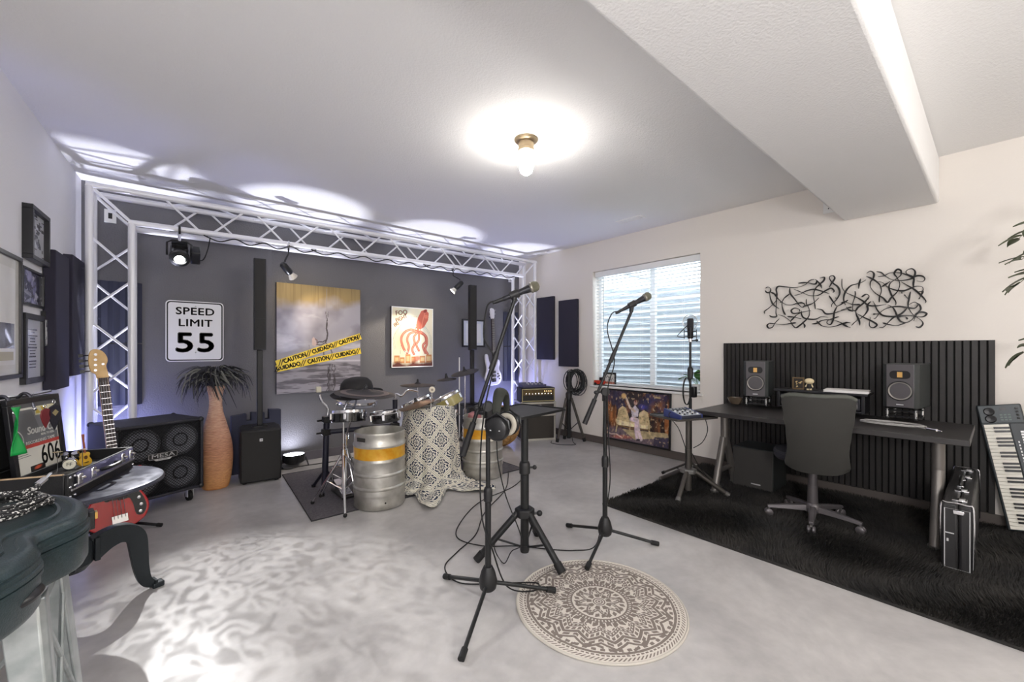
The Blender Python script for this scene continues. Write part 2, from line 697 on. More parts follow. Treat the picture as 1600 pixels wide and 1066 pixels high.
def wellf(u, v):
    t = -PI / 2 + PI * u
    zz = .1 + v * 2.10
    R = 0.98 + .016 * math.sin(2 * PI * zz / .0875)
    return Vector((RW + TH + R * math.cos(t) * 1.05, cyw + 1.28 * R * math.sin(t), zz))


MB().grid(wellf, 40, 192).build('window_well', wm, kind='structure')
MB().span((RW + TH, cyw - 1.6, .0), (RW + 1.6, cyw + 1.6, .3)).build('well_gravel', mat('gravel', S(120, 116, 110), .9, noise=(60, S(80, 78, 74))), kind='structure')
MB().span((RW + TH, cyw + 0.28, 2.235), (RW + 1.5, cyw + 0.36, 2.275)).build('well_cross_bar', vin, kind='structure')

# ------------------------------------------------------------ ceiling jar light, ceiling vent, wall plates
M_BRASS = mat('aged_brass_fixture', S(178, 158, 128), 0.4, 0.7)


def glow(name, col, st):
    return mat(name, (0.9, 0.9, 0.88), 0.3, emit=(col, st))


jl = thing('ceiling_jar_light', 'lit jelly jar ceiling light with clear bulb glass and brass collar', 'ceiling light', (1.933, 2.119, CH))
MB().lathe([(.001, 0), (.082, 0), (.082, -.008), (.07, -.02), (.05, -.024)], 28).build('canopy', M_BRASS, jl)
MB().lathe([(.052, -.018), (.055, -.04), (.052, -.062), (.056, -.066), (.056, -.085), (.046, -.09)], 28).build('collar', M_BRASS, jl)
MB().lathe([(.044, -.085), (.050, -.10), (.050, -.19), (.040, -.225), (.02, -.243), (.001, -.247)], 24).build('jar_glass', glow('jar_glow', (1.0, .955, .89), JAR_GLOW), jl)
for a_ in (0.35, 0.35 + 2 * PI / 3, 0.35 + 4 * PI / 3):
    ca, sa = math.cos(a_), math.sin(a_)
    MB().tube([(.053 * ca, .053 * sa, -.085), (.058 * ca, .058 * sa, -.11), (.058 * ca, .058 * sa, -.15)], .003, 6).build('guard_rod', M_BRASS, jl)

vt = thing('ceiling_vent', 'white louvred supply vent in the ceiling near the window wall', 'vent', (4.0, 2.66, CH))
MB().span((-.055, -.16, -.008), (.055, -.14, 0)).span((-.055, .14, -.008), (.055, .16, 0)).span((-.055, -.14, -.008), (-.04, .14, 0)).span((.04, -.14, -.008), (.055, .14, 0)).build('vent_frame', M_TRIMW, vt)
vs0 = None
for i in range(5):
    y = -.03 + i * .015
    if vs0 is None:
        vs0 = MB().box((0, 0, 0), (.010, .278, .002), RM(0, .7, 0)).build('louvre', M_TRIMW, vt)
        vs0.location = (y, 0, -.004)
    else:
        share(vs0, vt, (y, 0, -.004))


def wall_plate(loc, R, label, port):
    t = thing('wall_plate', label, 'wall plate', loc)
    o = MB().box((0, 0, .003), (.078, .118, .006)).build('plate', M_WHITEP, t, bevel=.002)
    o.matrix_local = R.to_4x4()
    q = MB()
    if port:
        q.box((0, .002, .0065), (.026, .05, .002))
    else:
        q.box((0, .02, .0065), (.008, .010, .002))
        o = MB().box((0, -.02, .0065), (.008, .010, .002)).build('port', M_BLACK, t)
        o.matrix_local = R.to_4x4()
    o = q.build('port', M_BLACK, t)
    o.matrix_local = R.to_4x4()


wall_plate((-0.335, BW, 2.435), R_BACK, 'white wall plate with one black port high behind the left truss tower', True)
wall_plate((4.30, BW, 2.40), R_BACK, 'white wall plate high behind the right truss tower', True)
wall_plate((RW, 0.965, 2.515), R_RIGHT, 'white outlet plate high on the wall beside the soffit', False)

# brass stands for the added fill lamps, unseen behind the viewpoint
for k, (x, y, z) in enumerate(FILL_LAMPS):
    t = thing('added_fill_lamp', ('added fill lamp stand, unseen behind the camera at the desk end', 'added fill lamp stand, unseen behind the camera at the left wall end')[k], 'lamp', (x, y, 0))
    MB().lathe([(.001, 0), (.15, 0), (.15, .015), (.02, .03), (.001, .03)], 28).build('base', M_BRASS, t)
    MB().cyl((0, 0, .02), (0, 0, z - .24), .011, n=10).build('pole', M_BRASS, t)
    MB().lathe([(.001, z - .25), (.03, z - .25), (.045, z - .20), (.040, z - .17), (.001, z - .17)], 24).build('socket', M_BRASS, t)
def at(loc):
    """builder that takes room coordinates for a thing whose base is at loc"""
    return MB(Matrix.Translation(-Vector(loc)))


# ------------------------------------------------------------ goal-post lighting truss
M_ALU = mat('truss_aluminium', S(238, 238, 242), 0.36, 0.12)
TL = (-0.30, 4.776, 0)
tr = thing('lighting_truss', 'silver goal-post box truss framing the dark stage wall', 'truss', TL)
YF, YB = 4.652, 4.900
XL0, XL1, XR0, XR1 = -0.425, -0.178, 4.190, 4.428


def ztop(x):
    return 2.555 + (x - XL0) * .0115


def zlow(x):
    return 2.300 + (x - XL0) * .0150


for x in (XL0, XL1, XR0, XR1):
    for y in (YF, YB):
        zz = ztop(x) if x in (XL0, XR1) else zlow(x)
        at(TL).cyl((x, y, 0.012), (x, y, zz), .025, n=16).build('chord_tube', M_ALU, tr)
for y in (YF, YB):
    at(TL).cyl((XL0 - .02, y, ztop(XL0)), (XR1 + .02, y, ztop(XR1)), .025, n=16).build('chord_tube', M_ALU, tr)
    at(TL).cyl((XL1 - .02, y, zlow(XL1)), (XR0 + .02, y, zlow(XR0)), .025, n=16).build('chord_tube', M_ALU, tr)
br0 = None


def brace(p, q, r=1.0):
    global br0
    p, q = Vector(p) - Vector(TL), Vector(q) - Vector(TL)
    if br0 is None:
        br0 = MB().cyl((0, 0, 0), (0, 0, 1), .0095, n=8).build('brace', M_ALU, tr)
        o = br0
    else:
        o = share(br0, tr)
    d = q - p
    o.matrix_local = Matrix.Translation(p) @ d.to_track_quat('Z', 'Y').to_matrix().to_4x4() @ Matrix.Diagonal((r, r, d.length, 1))


HP, GAP = .338, .085
for xa, xb in ((XL0, XL1), (XR0, XR1)):
    k = 0
    z = 2.20
    while z - HP > .05:
        z0, z1 = z - GAP / 2, z - HP + GAP / 2
        e = k % 2
        brace((xb if e else xa, YF, z0), (xa if e else xb, YF, z1))
        brace((xa if e else xb, YB, z0), (xb if e else xa, YB, z1))
        brace((xa, YF if e else YB, z0), (xa, YB if e else YF, z1))
        brace((xb, YB if e else YF, z0), (xb, YF if e else YB, z1))
        z -= HP
        k += 1
# corner diagonals
for y in (YF, YB):
    brace((XL0, y, ztop(XL0)), (XL1, y, zlow(XL1)), 1.25)
    brace((XR1, y, ztop(XR1)), (XR0, y, zlow(XR0)), 1.25)
x, k = XL1 + .16, 0
while x + HP < XR0 + .02:
    x0, x1 = x + GAP / 2, x + HP - GAP / 2
    e = k % 2
    brace((x0, YF, zlow(x0) if e else ztop(x0)), (x1, YF, ztop(x1) if e else zlow(x1)))
    brace((x0, YB, ztop(x0) if e else zlow(x0)), (x1, YB, zlow(x1) if e else ztop(x1)))
    brace((x0, YF if e else YB, ztop(x0)), (x1, YB if e else YF, ztop(x1)))
    brace((x0, YB if e else YF, zlow(x0)), (x1, YF if e else YB, zlow(x1)))
    x += HP
    k += 1
for xa, xb in ((XL0, XL1), (XR0, XR1)):
    at(TL).span((xa - .045, YF - .06, 0), (xb + .045, YB + .06, .012)).build('base_plate', M_STEEL, tr, bevel=.003)
# cables draped along the lower chord
for k, (x0, x1, n_) in enumerate(((0.30, 1.25, 4), (1.2, 2.6, 5), (2.5, 4.0, 6))):
    pts = []
    for i in range(n_ * 2 + 1):
        xx = x0 + (x1 - x0) * i / (n_ * 2)
        pts.append((xx, YF - .012 + .02 * (i % 2), zlow(xx) - .026 - (.035 if i % 2 else 0)))
    tag(MB().tube(spline(pts, 6), .0055, 6).build('power_cable', M_RUBBER), ('black cable looped under the truss beam between the first two spotlights', 'black cable looped under the middle of the truss beam', 'black cable looped under the right end of the truss beam')[k], 'cable')

# ------------------------------------------------------------ truss lights
pl = (0.13, 4.64, 2.08)
ps = thing('stage_spotlight', 'black stage spotlight with lit white lens hung under the truss beam left end', 'spotlight', pl)
aim = (Vector((.10, 1.95, .0)) - Vector(pl)).normalized()
RS = frame(aim.cross(Vector((0, 0, 1))), (0, 0, 1))
RS = frame(aim.cross(Vector((0, 0, 1))), aim)          # y axis along the beam
MB().lathe([(.001, -.15), (.05, -.15), (.064, -.13), (.064, .03), (.072, .035), (.072, .075), (.05, .08)], 22, R=RS @ RM(-PI / 2)).build('barrel', M_BLACKS, ps)
hs = MB(RS.to_4x4())
for i in range(5):
    hs.box((0, -.115 + i * .022, .067), (.11, .008, .03))
hs.build('heat_sink', M_BLACKS, ps, kind='stuff')
MB(RS.to_4x4()).box((-.11, -.03, 0), (.07, .13, .12)).build('control_box', M_BLACKS, ps, bevel=.01)
MB().disc((0, 0, 0), .036, 24, RS @ RM(-PI / 2)).build('lens', glow('lens_glow', (1, 1, 1), 60.0), ps).location = aim * .083
yk = MB().tube([(-.085, .0, -.01), (-.085, 0, .10), (-.05, 0, .125), (.05, 0, .125), (.085, 0, .10), (.085, 0, -.01)], .008, 8)
yk.build('yoke', M_BLACKS, ps)
MB().cyl((0, 0, .12), (0, .012, .20), .012, n=10).build('clamp_stem', M_CHROME, ps)
MB().torus((0, .012, .222), .034, .009, 18, 8, RM(0, PI / 2, 0)).build('clamp', M_BLACKS, ps)
MB().tube(spline([(.08, 0, 0), (.16, .02, -.02), (.20, .03, .08), (.22, .03, .20)], 6), .005, 6).build('supply_cord', M_RUBBER, ps)


def small_spot(loc, target, label, gl_):
    t = thing('truss_spotlight', label, 'spotlight', loc)
    a_ = (Vector(target) - Vector(loc)).normalized()
    R = frame(a_.orthogonal(), a_) @ RM(-PI / 2)
    MB().lathe([(.001, -.135), (.022, -.135), (.034, -.12), (.036, -.02), (.030, -.005), (.024, 0)], 18, R=R).build('lamp_can', M_BLACKS, t)
    MB().lathe([(.024, -.004), (.030, .012), (.044, .045), (.045, .05)], 18, R=R).build('bulb_reflector', mat('clear_bulb_glass', S(235, 228, 215), .15, .4), t)
    MB().lathe([(.001, .050), (.02, .048), (.026, .040), (.018, .02)], 14, R=R).build('bulb', glow(*gl_), t)
    b = Vector((0, 0, 0)) - a_ * .09
    top = Vector((-.01, .03, 2.315 - loc[2]))
    MB().tube([b, b + Vector((0, 0, .06)), top - Vector((0, 0, .09)), top], .011, 8, flat=.6).build('bracket_arm', M_BLACKS, t)
    MB().torus(top, .032, .008, 16, 8, RM(0, PI / 2, 0)).build('clamp', M_CHROME, t)


small_spot((1.00, 4.62, 2.02), (1.65, 5.09, 1.40), 'small black truss spotlight with warm lit bulb above the seascape canvas', ('warm_bulb_glow', (1, .78, .45), 90.0))
small_spot((2.94, 4.60, 2.05), (2.05, 5.09, 1.00), 'small black truss spotlight with lit bulb above the squid picture', ('bulb_glow', (1, .92, .78), 60.0))
LBL = ['round floor uplight behind the guitar cabinet', 'round floor uplight glowing white at the wall beside the drum rack',
       'round floor uplight behind the second keg', 'round floor uplight behind the flight case']
for k, (x, y, z) in enumerate(UPL):
    t = thing('floor_uplight', LBL[k], 'spotlight', (x, y, 0), 0, 'uplights along the stage wall')
    MB().lathe([(.001, .03), (.075, .03), (.105, .05), (.112, z - .02), (.108, z), (.100, z), (.098, z - .012)], 26).build('housing', M_BLACKS, t)
    MB().disc((0, 0, z - .010), .099, 26).build('led_lens', glow('led_glow', (.82, .84, 1.0), 40.0), t)
    for s in (-1, 1):
        MB().tube([(s * .115, 0, z - .05), (s * .13, -.03, .02), (s * .12, -.10, .008)], .007, 6).build('foot_bracket', M_BLACKS, t)

# ------------------------------------------------------------ things on the back wall
M_INK = mat('black_ink', S(20, 20, 22), 0.5)


def rrect(w_, h_, r, n=5):
    pts = []
    for cx_, cy_, a0 in ((w_ / 2 - r, h_ / 2 - r, 0), (-w_ / 2 + r, h_ / 2 - r, 90), (-w_ / 2 + r, -h_ / 2 + r, 180), (w_ / 2 - r, -h_ / 2 + r, 270)):
        for i in range(n + 1):
            t = math.radians(a0 + 90 * i / n)
            pts.append((cx_ + r * math.cos(t), cy_ + r * math.sin(t)))
    return pts


def ring_strip(outer, inner, z0, z1):
    n = len(outer)
    m = MB()
    vs = [(p[0], p[1], z) for z in (z0, z1) for p in outer] + [(p[0], p[1], z) for z in (z0, z1) for p in inner]
    fs = []
    for i in range(n):
        j = (i + 1) % n
        fs += [(n + i, n + j, 3 * n + j, 3 * n + i), (i, j, n + j, n + i), (2 * n + j, 2 * n + i, 3 * n + i, 3 * n + j), (j, i, 2 * n + i, 2 * n + j)]
    return m.add(vs, fs)


def on(o, R, c=(0, 0, 0)):
    o.matrix_local = Matrix.Translation(Vector(c)) @ R.to_4x4()
    return o


sg = thing('speed_limit_sign', 'white speed limit 55 road sign on the slate wall', 'sign', (0.265, BW - .004, 1.431))
on(MB().prism(rrect(.452, .586, .035), 0, .004).build('sign_plate', mat('reflective_white', S(232, 232, 232), .4), sg), R_BACK)
on(ring_strip(rrect(.436, .570, .030), rrect(.414, .548, .024), .0036, .0046).build('border', M_INK, sg), R_BACK)
lettering('SPEED', .098, M_INK, sg, (0, -.0052, .192), R_BACK, bold=.0022, sx=1.10, spacing=1.06)
lettering('LIMIT', .098, M_INK, sg, (0, -.0052, .079), R_BACK, bold=.0022, sx=1.10, spacing=1.06)
lettering('55', .262, M_INK, sg, (0, -.0052, -.118), R_BACK, name='numerals', bold=.007, sx=1.20, spacing=1.06)
for z in (.245, -.205):
    on(MB().lathe([(.001, .009), (.005, .008), (.007, .003)], 10).build('bolt', M_STEEL, sg), R_BACK, (0, 0, z))

# large canvas of a grey sea, crossed by caution tape
pc = thing('seascape_canvas', 'tall seascape canvas with gold top and grey water behind caution tape', 'painting', (1.413, BW, 1.377))
cw, chh = .906, 1.215
on(MB().box((0, 0, .02), (cw, chh, .038)).build('stretcher', mat('dark_canvas_edge', S(38, 34, 34), .8), pc), R_BACK)
P = Pic(cw, chh, 150)
n1, n2, n3 = P.noise(3, 4, 1), P.noise(2.5, 9, 2, 5), P.noise(5, 40, 3, 3)
P.c[:] = S(164, 161, 172)
P.mix(np.clip((n1 - .45) * 4, 0, 1) * .8, S(112, 108, 120))
P.mix(np.clip((n2 - .52) * 5, 0, 1) * .7, S(206, 203, 212))
gold = np.clip((P.Y - .79 + (n1 - .5) * .22) * 9, 0, 1)
P.mix(gold, S(156, 134, 88))
P.mix(gold * np.clip((P.noise(60, 3, 4, 2) - .4) * 2, 0, 1) * .6, S(122, 102, 62))
P.mix(np.clip((.285 - P.Y) * 60, 0, 1), S(148, 144, 152))
P.mix(np.clip((.280 - P.Y) * 60, 0, 1) * np.clip((n3 - .42) * 6, 0, 1) * .85, S(82, 78, 86))
P.mix(((P.Y > .283) & (P.Y < .30)) * .6, S(206, 204, 210))
dk = S(66, 60, 62)
P.stroke([(.57, .98), (.57, .72)], .003, S(138, 134, 138))
P.stroke([(.556, .76), (.572, .655), (.588, .76)], .0035, dk)
P.stroke([(.572, .655), (.566, .60), (.580, .55), (.570, .50), (.555, .47)], .011, dk)
P.stroke([(.555, .49), (.52, .47), (.48, .475), (.45, .46)], .008, dk)
P.stroke([(.56, .47), (.50, .44), (.44, .45)], .008, S(94, 84, 84))
P.poly([(.39, .44), (.395, .50), (.41, .515), (.43, .50), (.445, .46), (.44, .43)], S(200, 176, 172))
P.stroke([(.43, .50), (.455, .485), (.45, .45)], .007, S(120, 92, 88))
P.stroke([(.36, .44), (.365, .40)], .006, S(150, 146, 152))
for q in ([(.56, .46), (.60, .43), (.63, .38), (.64, .31)], [(.54, .44), (.53, .38), (.545, .30)], [(.50, .31), (.54, .29), (.58, .305), (.66, .30)]):
    P.stroke(q, .008, S(84, 78, 80), .9)
for k in range(22):                                  # broken reflection of the mast
    rr = random.Random(k + 90)
    x_, y_ = .57 + .10 * rr.random(), .03 + .25 * rr.random()
    P.stroke([(x_, y_), (x_ + .03 * (rr.random() - .5), y_ - .04), (x_ + .04 * (rr.random() - .5), y_ - .07)], .007, S(58, 53, 56), .75)
for k in range(26):
    rr = random.Random(k)
    y_ = .02 + .24 * rr.random()
    x_ = .30 + .5 * rr.random()
    P.stroke([(x_, y_), (x_ + .10 + .1 * rr.random(), y_ + .004)], .0035, S(70, 66, 72), .8)
P.build('print', pc, (0, -.0405, 0), R_BACK, .55)

M_TAPE = mat('yellow_tape', S(236, 206, 60), 0.4)
for k, (za, zb, txt, lab) in enumerate(((1.098, 1.418, ('CAUTION', 'CUIDADO', 'CAUTION'), 'yellow caution tape strip rising across the canvas, the upper one'), (1.046, 1.242, ('CUIDADO', 'CAUTION', 'CUIDADO'), 'yellow caution tape strip across the canvas, the lower one'))):
    xa, xb = .957, 1.869
    ang = math.atan2(zb - za, xb - xa)
    Ls = math.hypot(xb - xa, zb - za)
    yy = BW - .0435 - .003 * (1 - k)
    t = thing('caution_tape', lab, 'tape', ((xa + xb) / 2, yy, (za + zb) / 2), 0, 'tape across the canvas')
    RT = R_BACK @ RM(0, 0, ang)
    on(MB().box((0, 0, 0), (Ls, .074, .0012)).build('tape_strip', M_TAPE, t), RT)
    ax = RT @ Vector((1, 0, 0))
    up = RT @ Vector((0, 1, 0))
    for i, s in enumerate(txt):
        o = -Ls / 2 + Ls * ((.20, .52, .84)[i] if k == 0 else (.13, .47, .80)[i])
        lettering(s, .066, M_INK, t, ax * o + Vector((0, -.0012, 0)), RT, bold=.0030, sx=.80, depth=.0003)
    for i in range(4):
        o = -Ls / 2 + Ls * ((.055, .36, .68, .975)[i] if k == 0 else (.30, .635, .965, .02)[i])
        for dx in (-.016, .008):
            on(MB().prism([(-.008 - .022, -.032), (.003 - .022, -.032), (.003 + .022, .032), (-.008 + .022, .032)], 0, .0004).build('slash', M_INK, t), RT, ax * (o + dx) + Vector((0, -.0007, 0)))

# squid print on a deep panel
oc = thing('squid_print', 'cream poster panel with a red squid clutching buildings', 'painting', (2.568, BW, 1.418))
ow, oh = .604, .795
on(MB().box((0, 0, .022), (ow, oh, .042)).build('panel', mat('dark_panel_edge', S(50, 40, 44), .7), oc), R_BACK)
P = Pic(ow, oh, 150)
P.c[:] = S(246, 236, 206)
P.mix(np.clip((P.noise(3, 3, 9) - .5) * 4, 0, 1) * .5, S(214, 224, 214))
P.mix(np.clip((.30 - np.hypot(P.X - .30, (P.Y - .45) * P.a)) * 6, 0, 1) * .5, S(250, 214, 150))
red, dred, blk = S(204, 104, 84), S(150, 60, 50), S(60, 44, 44)
for r_ in (.46, .43):
    P.stroke([(.50 + r_ * math.cos(t), .42 + r_ * math.sin(t) * .75) for t in np.linspace(-.3, 3.5, 40)], .0035, S(120, 150, 150), .8)
P.stroke([(.02, .45), (.10, .58), (.25, .74), (.45, .84), (.60, .85)], .003, blk, .8)
P.stroke([(.18, .03), (.20, .30), (.26, .52), (.38, .72), (.5, .80)], .003, blk, .8)
P.poly([(.64, .62), (.57, .70), (.62, .84), (.70, .95), (.80, .98), (.89, .92), (.87, .80), (.77, .68)], red)
P.ell(.80, .955, .055, .028, dred, .5)
P.ell(.82, .86, .05, .035, S(226, 130, 104), 1.0)
P.stroke([(.70, .66), (.75, .82), (.79, .92)], .012, S(232, 150, 124), .8)
P.ell(.62, .645, .075, .055, red)
P.ell(.58, .64, .018, .014, S(246, 230, 200))
P.ell(.66, .63, .018, .014, S(246, 230, 200))
for q in ([(.60, .60), (.45, .63), (.30, .58), (.22, .48), (.25, .36), (.30, .28)], [(.58, .60), (.42, .56), (.36, .46), (.40, .34), (.36, .24)],
          [(.60, .58), (.52, .50), (.54, .40), (.48, .30), (.52, .22)], [(.64, .58), (.64, .46), (.58, .38), (.64, .28)],
          [(.66, .58), (.78, .54), (.82, .44), (.74, .36), (.80, .24)], [(.68, .60), (.82, .52), (.84, .40), (.80, .30), (.86, .22)]):
    sp = [tuple(p[:2]) for p in spline([(a_, b_, 0) for a_, b_ in q], 5)]
    P.stroke(sp, .034, dred, .9)
    P.stroke(sp, .027, red)
    P.stroke(sp, .006, S(238, 176, 150), .8)
for (x0, x1, y1) in ((.06, .18, .20), (.19, .30, .17), (.32, .44, .22), (.46, .56, .18), (.66, .80, .19), (.82, .96, .21)):
    P.rect(x0, .07, x1, y1, S(216, 150, 96))
    P.rect(x0 + .02, .10, x1 - .02, y1 - .03, S(236, 206, 150))
P.ell(.58, .14, .13, .06, S(190, 90, 60), .3, .5, .8)
P.mix(np.clip((.105 - P.Y + (P.noise(6, 4, 5) - .5) * .12) * 16, 0, 1), S(104, 54, 44))
for x_ in (.30, .36, .56, .60):
    P.ell(x_, .26, .022, .018, S(236, 236, 226))
    P.ell(x_, .26, .010, .008, blk)
bd = (np.minimum(np.minimum(P.X, 1 - P.X), np.minimum(P.Y, 1 - P.Y) * P.a) < .018)
P.mix(bd * 1.0, S(252, 250, 244))
P.build('print', oc, (0, -.0445, 0), R_BACK, .5)
M_REDI = mat('rust_red_ink', S(170, 70, 52), .6)
lettering('FOO', .085, M_REDI, oc, (-.165, -.0455, .318), R_BACK @ RM(0, 0, .16), bold=.001, sx=.95)
lettering('FIGHT', .072, M_REDI, oc, (-.165, -.0455, .245), R_BACK @ RM(0, 0, .42), bold=.001, sx=.85)
lettering('ERS', .06, M_REDI, oc, (-.235, -.0455, .165), R_BACK @ RM(0, 0, .5), bold=.001, sx=.8)

dcf = thing('framed_document', 'black framed white certificate behind the right column speaker', 'picture', (3.575, BW, 1.50))
M_FRAME = mat('black_frame', S(24, 24, 28), .35)


def frame_parts(t, R, w_, h_, bar, depth, fm=None):
    """four frame bars, each a piece of its own"""
    for nm, c_, s_ in (('frame_bar', (0, h_ / 2 - bar / 2), (w_, bar)), ('frame_bar', (0, -h_ / 2 + bar / 2), (w_, bar)),
                       ('frame_bar', (-w_ / 2 + bar / 2, 0), (bar, h_ - 2 * bar)), ('frame_bar', (w_ / 2 - bar / 2, 0), (bar, h_ - 2 * bar))):
        on(MB().box((c_[0], c_[1], depth / 2), (s_[0], s_[1], depth)).build(nm, fm or M_FRAME, t, bevel=.002), R)


frame_parts(dcf, R_BACK, .41, .41, .022, .022)
P = Pic(.37, .37, 60)
P.c[:] = S(214, 220, 232)
P.rect(.14, .12, .86, .88, S(232, 234, 238))
for k in range(7):
    P.rect(.25, .30 + k * .06, .25 + .5 * random.random(), .305 + k * .06, S(170, 176, 190))
P.build('print', dcf, (0, -.008, 0), R_BACK, .25, .5)

# foam absorbers on the slate wall behind both towers
M_FOAM = mat('charcoal_foam', S(56, 58, 74), .95, bump=(220, .3))


def foam_panel(x, z, w_, h_, label):
    t = thing('wedge_absorber', label, 'acoustic panel', (x, BW, z), 0, 'wedge foam behind the truss towers')
    nr = 4
    pts = [(-w_ / 2, 0)]
    for i in range(nr):
        x0 = -w_ / 2 + w_ * i / nr
        pts += [(x0, .02), (x0 + w_ / nr / 2, .055), (x0 + w_ / nr, .02)]
    pts.append((w_ / 2, 0))
    cl = [pts[0]]
    for p in pts[1:]:
        if p != cl[-1]:
            cl.append(p)
    # outline in x / depth, extruded along z
    MB(Matrix(((1, 0, 0, 0), (0, -1, 0, 0), (0, 0, 1, 0), (0, 0, 0, 1)))).prism(cl, -h_ / 2, h_ / 2).build('wedge_foam', M_FOAM, t, smooth=False)


for x, side in ((-.275, 'left'), (4.30, 'right')):
    for z, tier in ((1.585, 'upper'), (1.03, 'lower')):
        foam_panel(x, z, .30, .545, f'charcoal wedge foam panel behind the {side} truss tower, {tier} of two')

# white bass guitar hanging on the wall
wb = thing('wall_bass_guitar', 'white bass guitar hung on the slate wall beside the right tower', 'guitar', (3.915, BW, .93))
M_PEARL = mat('pearl_white_lacquer', S(232, 230, 236), .2, coat=.4)
half = [(.0, -.225), (.07, -.222), (.125, -.19), (.155, -.13), (.15, -.06), (.118, .0), (.112, .05), (.128, .10), (.122, .155), (.095, .17), (.08, .14), (.055, .09), (.03, .07)]
halfL = [(-.03, .075), (-.06, .11), (-.082, .17), (-.096, .235), (-.118, .262), (-.142, .245), (-.146, .18), (-.128, .08), (-.124, .02), (-.148, -.06), (-.16, -.12), (-.13, -.185), (-.07, -.222)]
body = [tuple(p[:2]) for p in spline([(a_, b_, 0) for a_, b_ in half + halfL], 4, closed=True)]
RG = R_BACK @ RM(0, 0, .035)
on(MB().prism(body, .025, .062).build('body', M_PEARL, wb, bevel=.008), RG)
M_ROSE = mat('dark_rosewood', S(58, 46, 48), .5)
on(MB().box((0, .43, .07), (.048, .74, .02)).build('neck', M_ROSE, wb), RG)
fm_ = MB().box((0, 0, .0812), (.048, .003, .002)).build('fret', M_STEEL, wb)
for i in range(20):
    o = fm_ if i == 0 else share(fm_, wb)
    on(o, RG, RG @ Vector((0, .79 - .86 * (1 - 2 ** (-(i + 1) / 12)) * .92, 0)))
hd = [(-.022, .79), (-.04, .83), (-.044, .95), (-.02, .965), (.02, .955), (.04, .93), (.036, .83), (.022, .79)]
on(MB().prism(hd, .058, .075).build('headstock', M_PEARL, wb, bevel=.004), RG)
pg_ = MB().cyl((0, 0, .066), (.03, 0, .066), .007, n=8).build('tuner', M_CHROME, wb)
for i in range(4):
    o = pg_ if i == 0 else share(pg_, wb)
    on(o, RG @ RM(0, 0, PI if i % 2 == 0 else 0), RG @ Vector(((-.036 if i % 2 == 0 else .034), .84 + .03 * i, 0)))
for y_ in (-.02, -.075):
    on(MB().box((.0, y_, .066), (.075, .036, .012)).build('pickup', M_BLACKS, wb, bevel=.003), RG)
on(MB().box((.0, -.145, .066), (.078, .055, .014)).build('bridge', M_BLACKS, wb, bevel=.003), RG)
for (x_, y_) in ((.075, -.05), (.10, -.085), (.075, -.10), (.105, -.13)):
    on(MB().lathe([(.010, 0), (.010, .014), (.001, .016)], 12).build('knob', M_BLACKS, wb), RG, RG @ Vector((x_, y_, .062)))
for i in range(4):
    on(MB().cyl((-.016 + .011 * i, -.15, .084), (-.016 + .011 * i, .80, .084), .0012, n=4).build('string', M_STEEL, wb), RG)
on(MB().box((0, .84, .03), (.03, .04, .06)).build('wall_hook', M_BLACK, wb), RG)

# ------------------------------------------------------------ left wall pictures and absorbers


def pL(y, z, off=0.0):
    n_ = Vector((_ld.y, -_ld.x, 0))
    return Vector((lwx(y), y, z)) + n_ * off


def left_frame(y0, y1, z0, z1, bar, depth, label, paint, name='framed_picture'):
    t = thing(name, label, 'picture', pL((y0 + y1) / 2, (z0 + z1) / 2))
    w_, h_ = (y1 - y0) / _ld.y, z1 - z0
    frame_parts(t, R_LEFT, w_, h_, bar, depth)
    P = Pic(w_ - 2 * bar, h_ - 2 * bar, 90)
    paint(P)
    P.build('print', t, R_LEFT @ Vector((0, 0, depth * .45)), R_LEFT, .22, .5)
    return t


def paint_big(P):
    P.c[:] = S(222, 220, 212)
    P.rect(.10, .08, .90, .92, S(236, 234, 228))
    P.mix((np.abs((P.X * 60) % 1 - .5) < .12) * .25, S(200, 198, 192))
    P.rect(.30, .22, .88, .44, S(40, 38, 48))
    P.rect(.42, .12, .86, .20, S(196, 188, 160))


def paint_small(P):
    P.c[:] = S(206, 208, 214)
    for k in range(34):
        rr = random.Random(k + 3)
        x_, y_ = .1 + .8 * rr.random(), .06 + .88 * rr.random()
        P.rect(x_, y_, x_ + .05 + .15 * rr.random(), y_ + .02 + .05 * rr.random(), S(60, 58, 66), .85)
    P.poly([(.2, .35), (.55, .55), (.8, .3), (.6, .25), (.4, .4)], S(90, 90, 100))


def paint_photo(P):
    P.c[:] = S(70, 70, 96)
    P.mix(np.clip((P.noise(3, 2, 21) - .45) * 5, 0, 1), S(180, 178, 214))
    P.mix(np.clip((P.X - .55) * 4, 0, 1) * .9, S(26, 26, 38))
    P.mix(np.clip((P.noise(9, 7, 22) - .62) * 9, 0, 1) * .8, S(210, 208, 224))


def paint_set(P):
    P.c[:] = S(214, 216, 228)
    for k in range(13):
        y_ = .82 - k * .052 - (.03 if k > 9 else 0)
        w_ = .12 + .2 * random.Random(k).random()
        P.rect(.5 - w_, y_, .5 + w_, y_ + .022, S(70, 70, 96), .85)


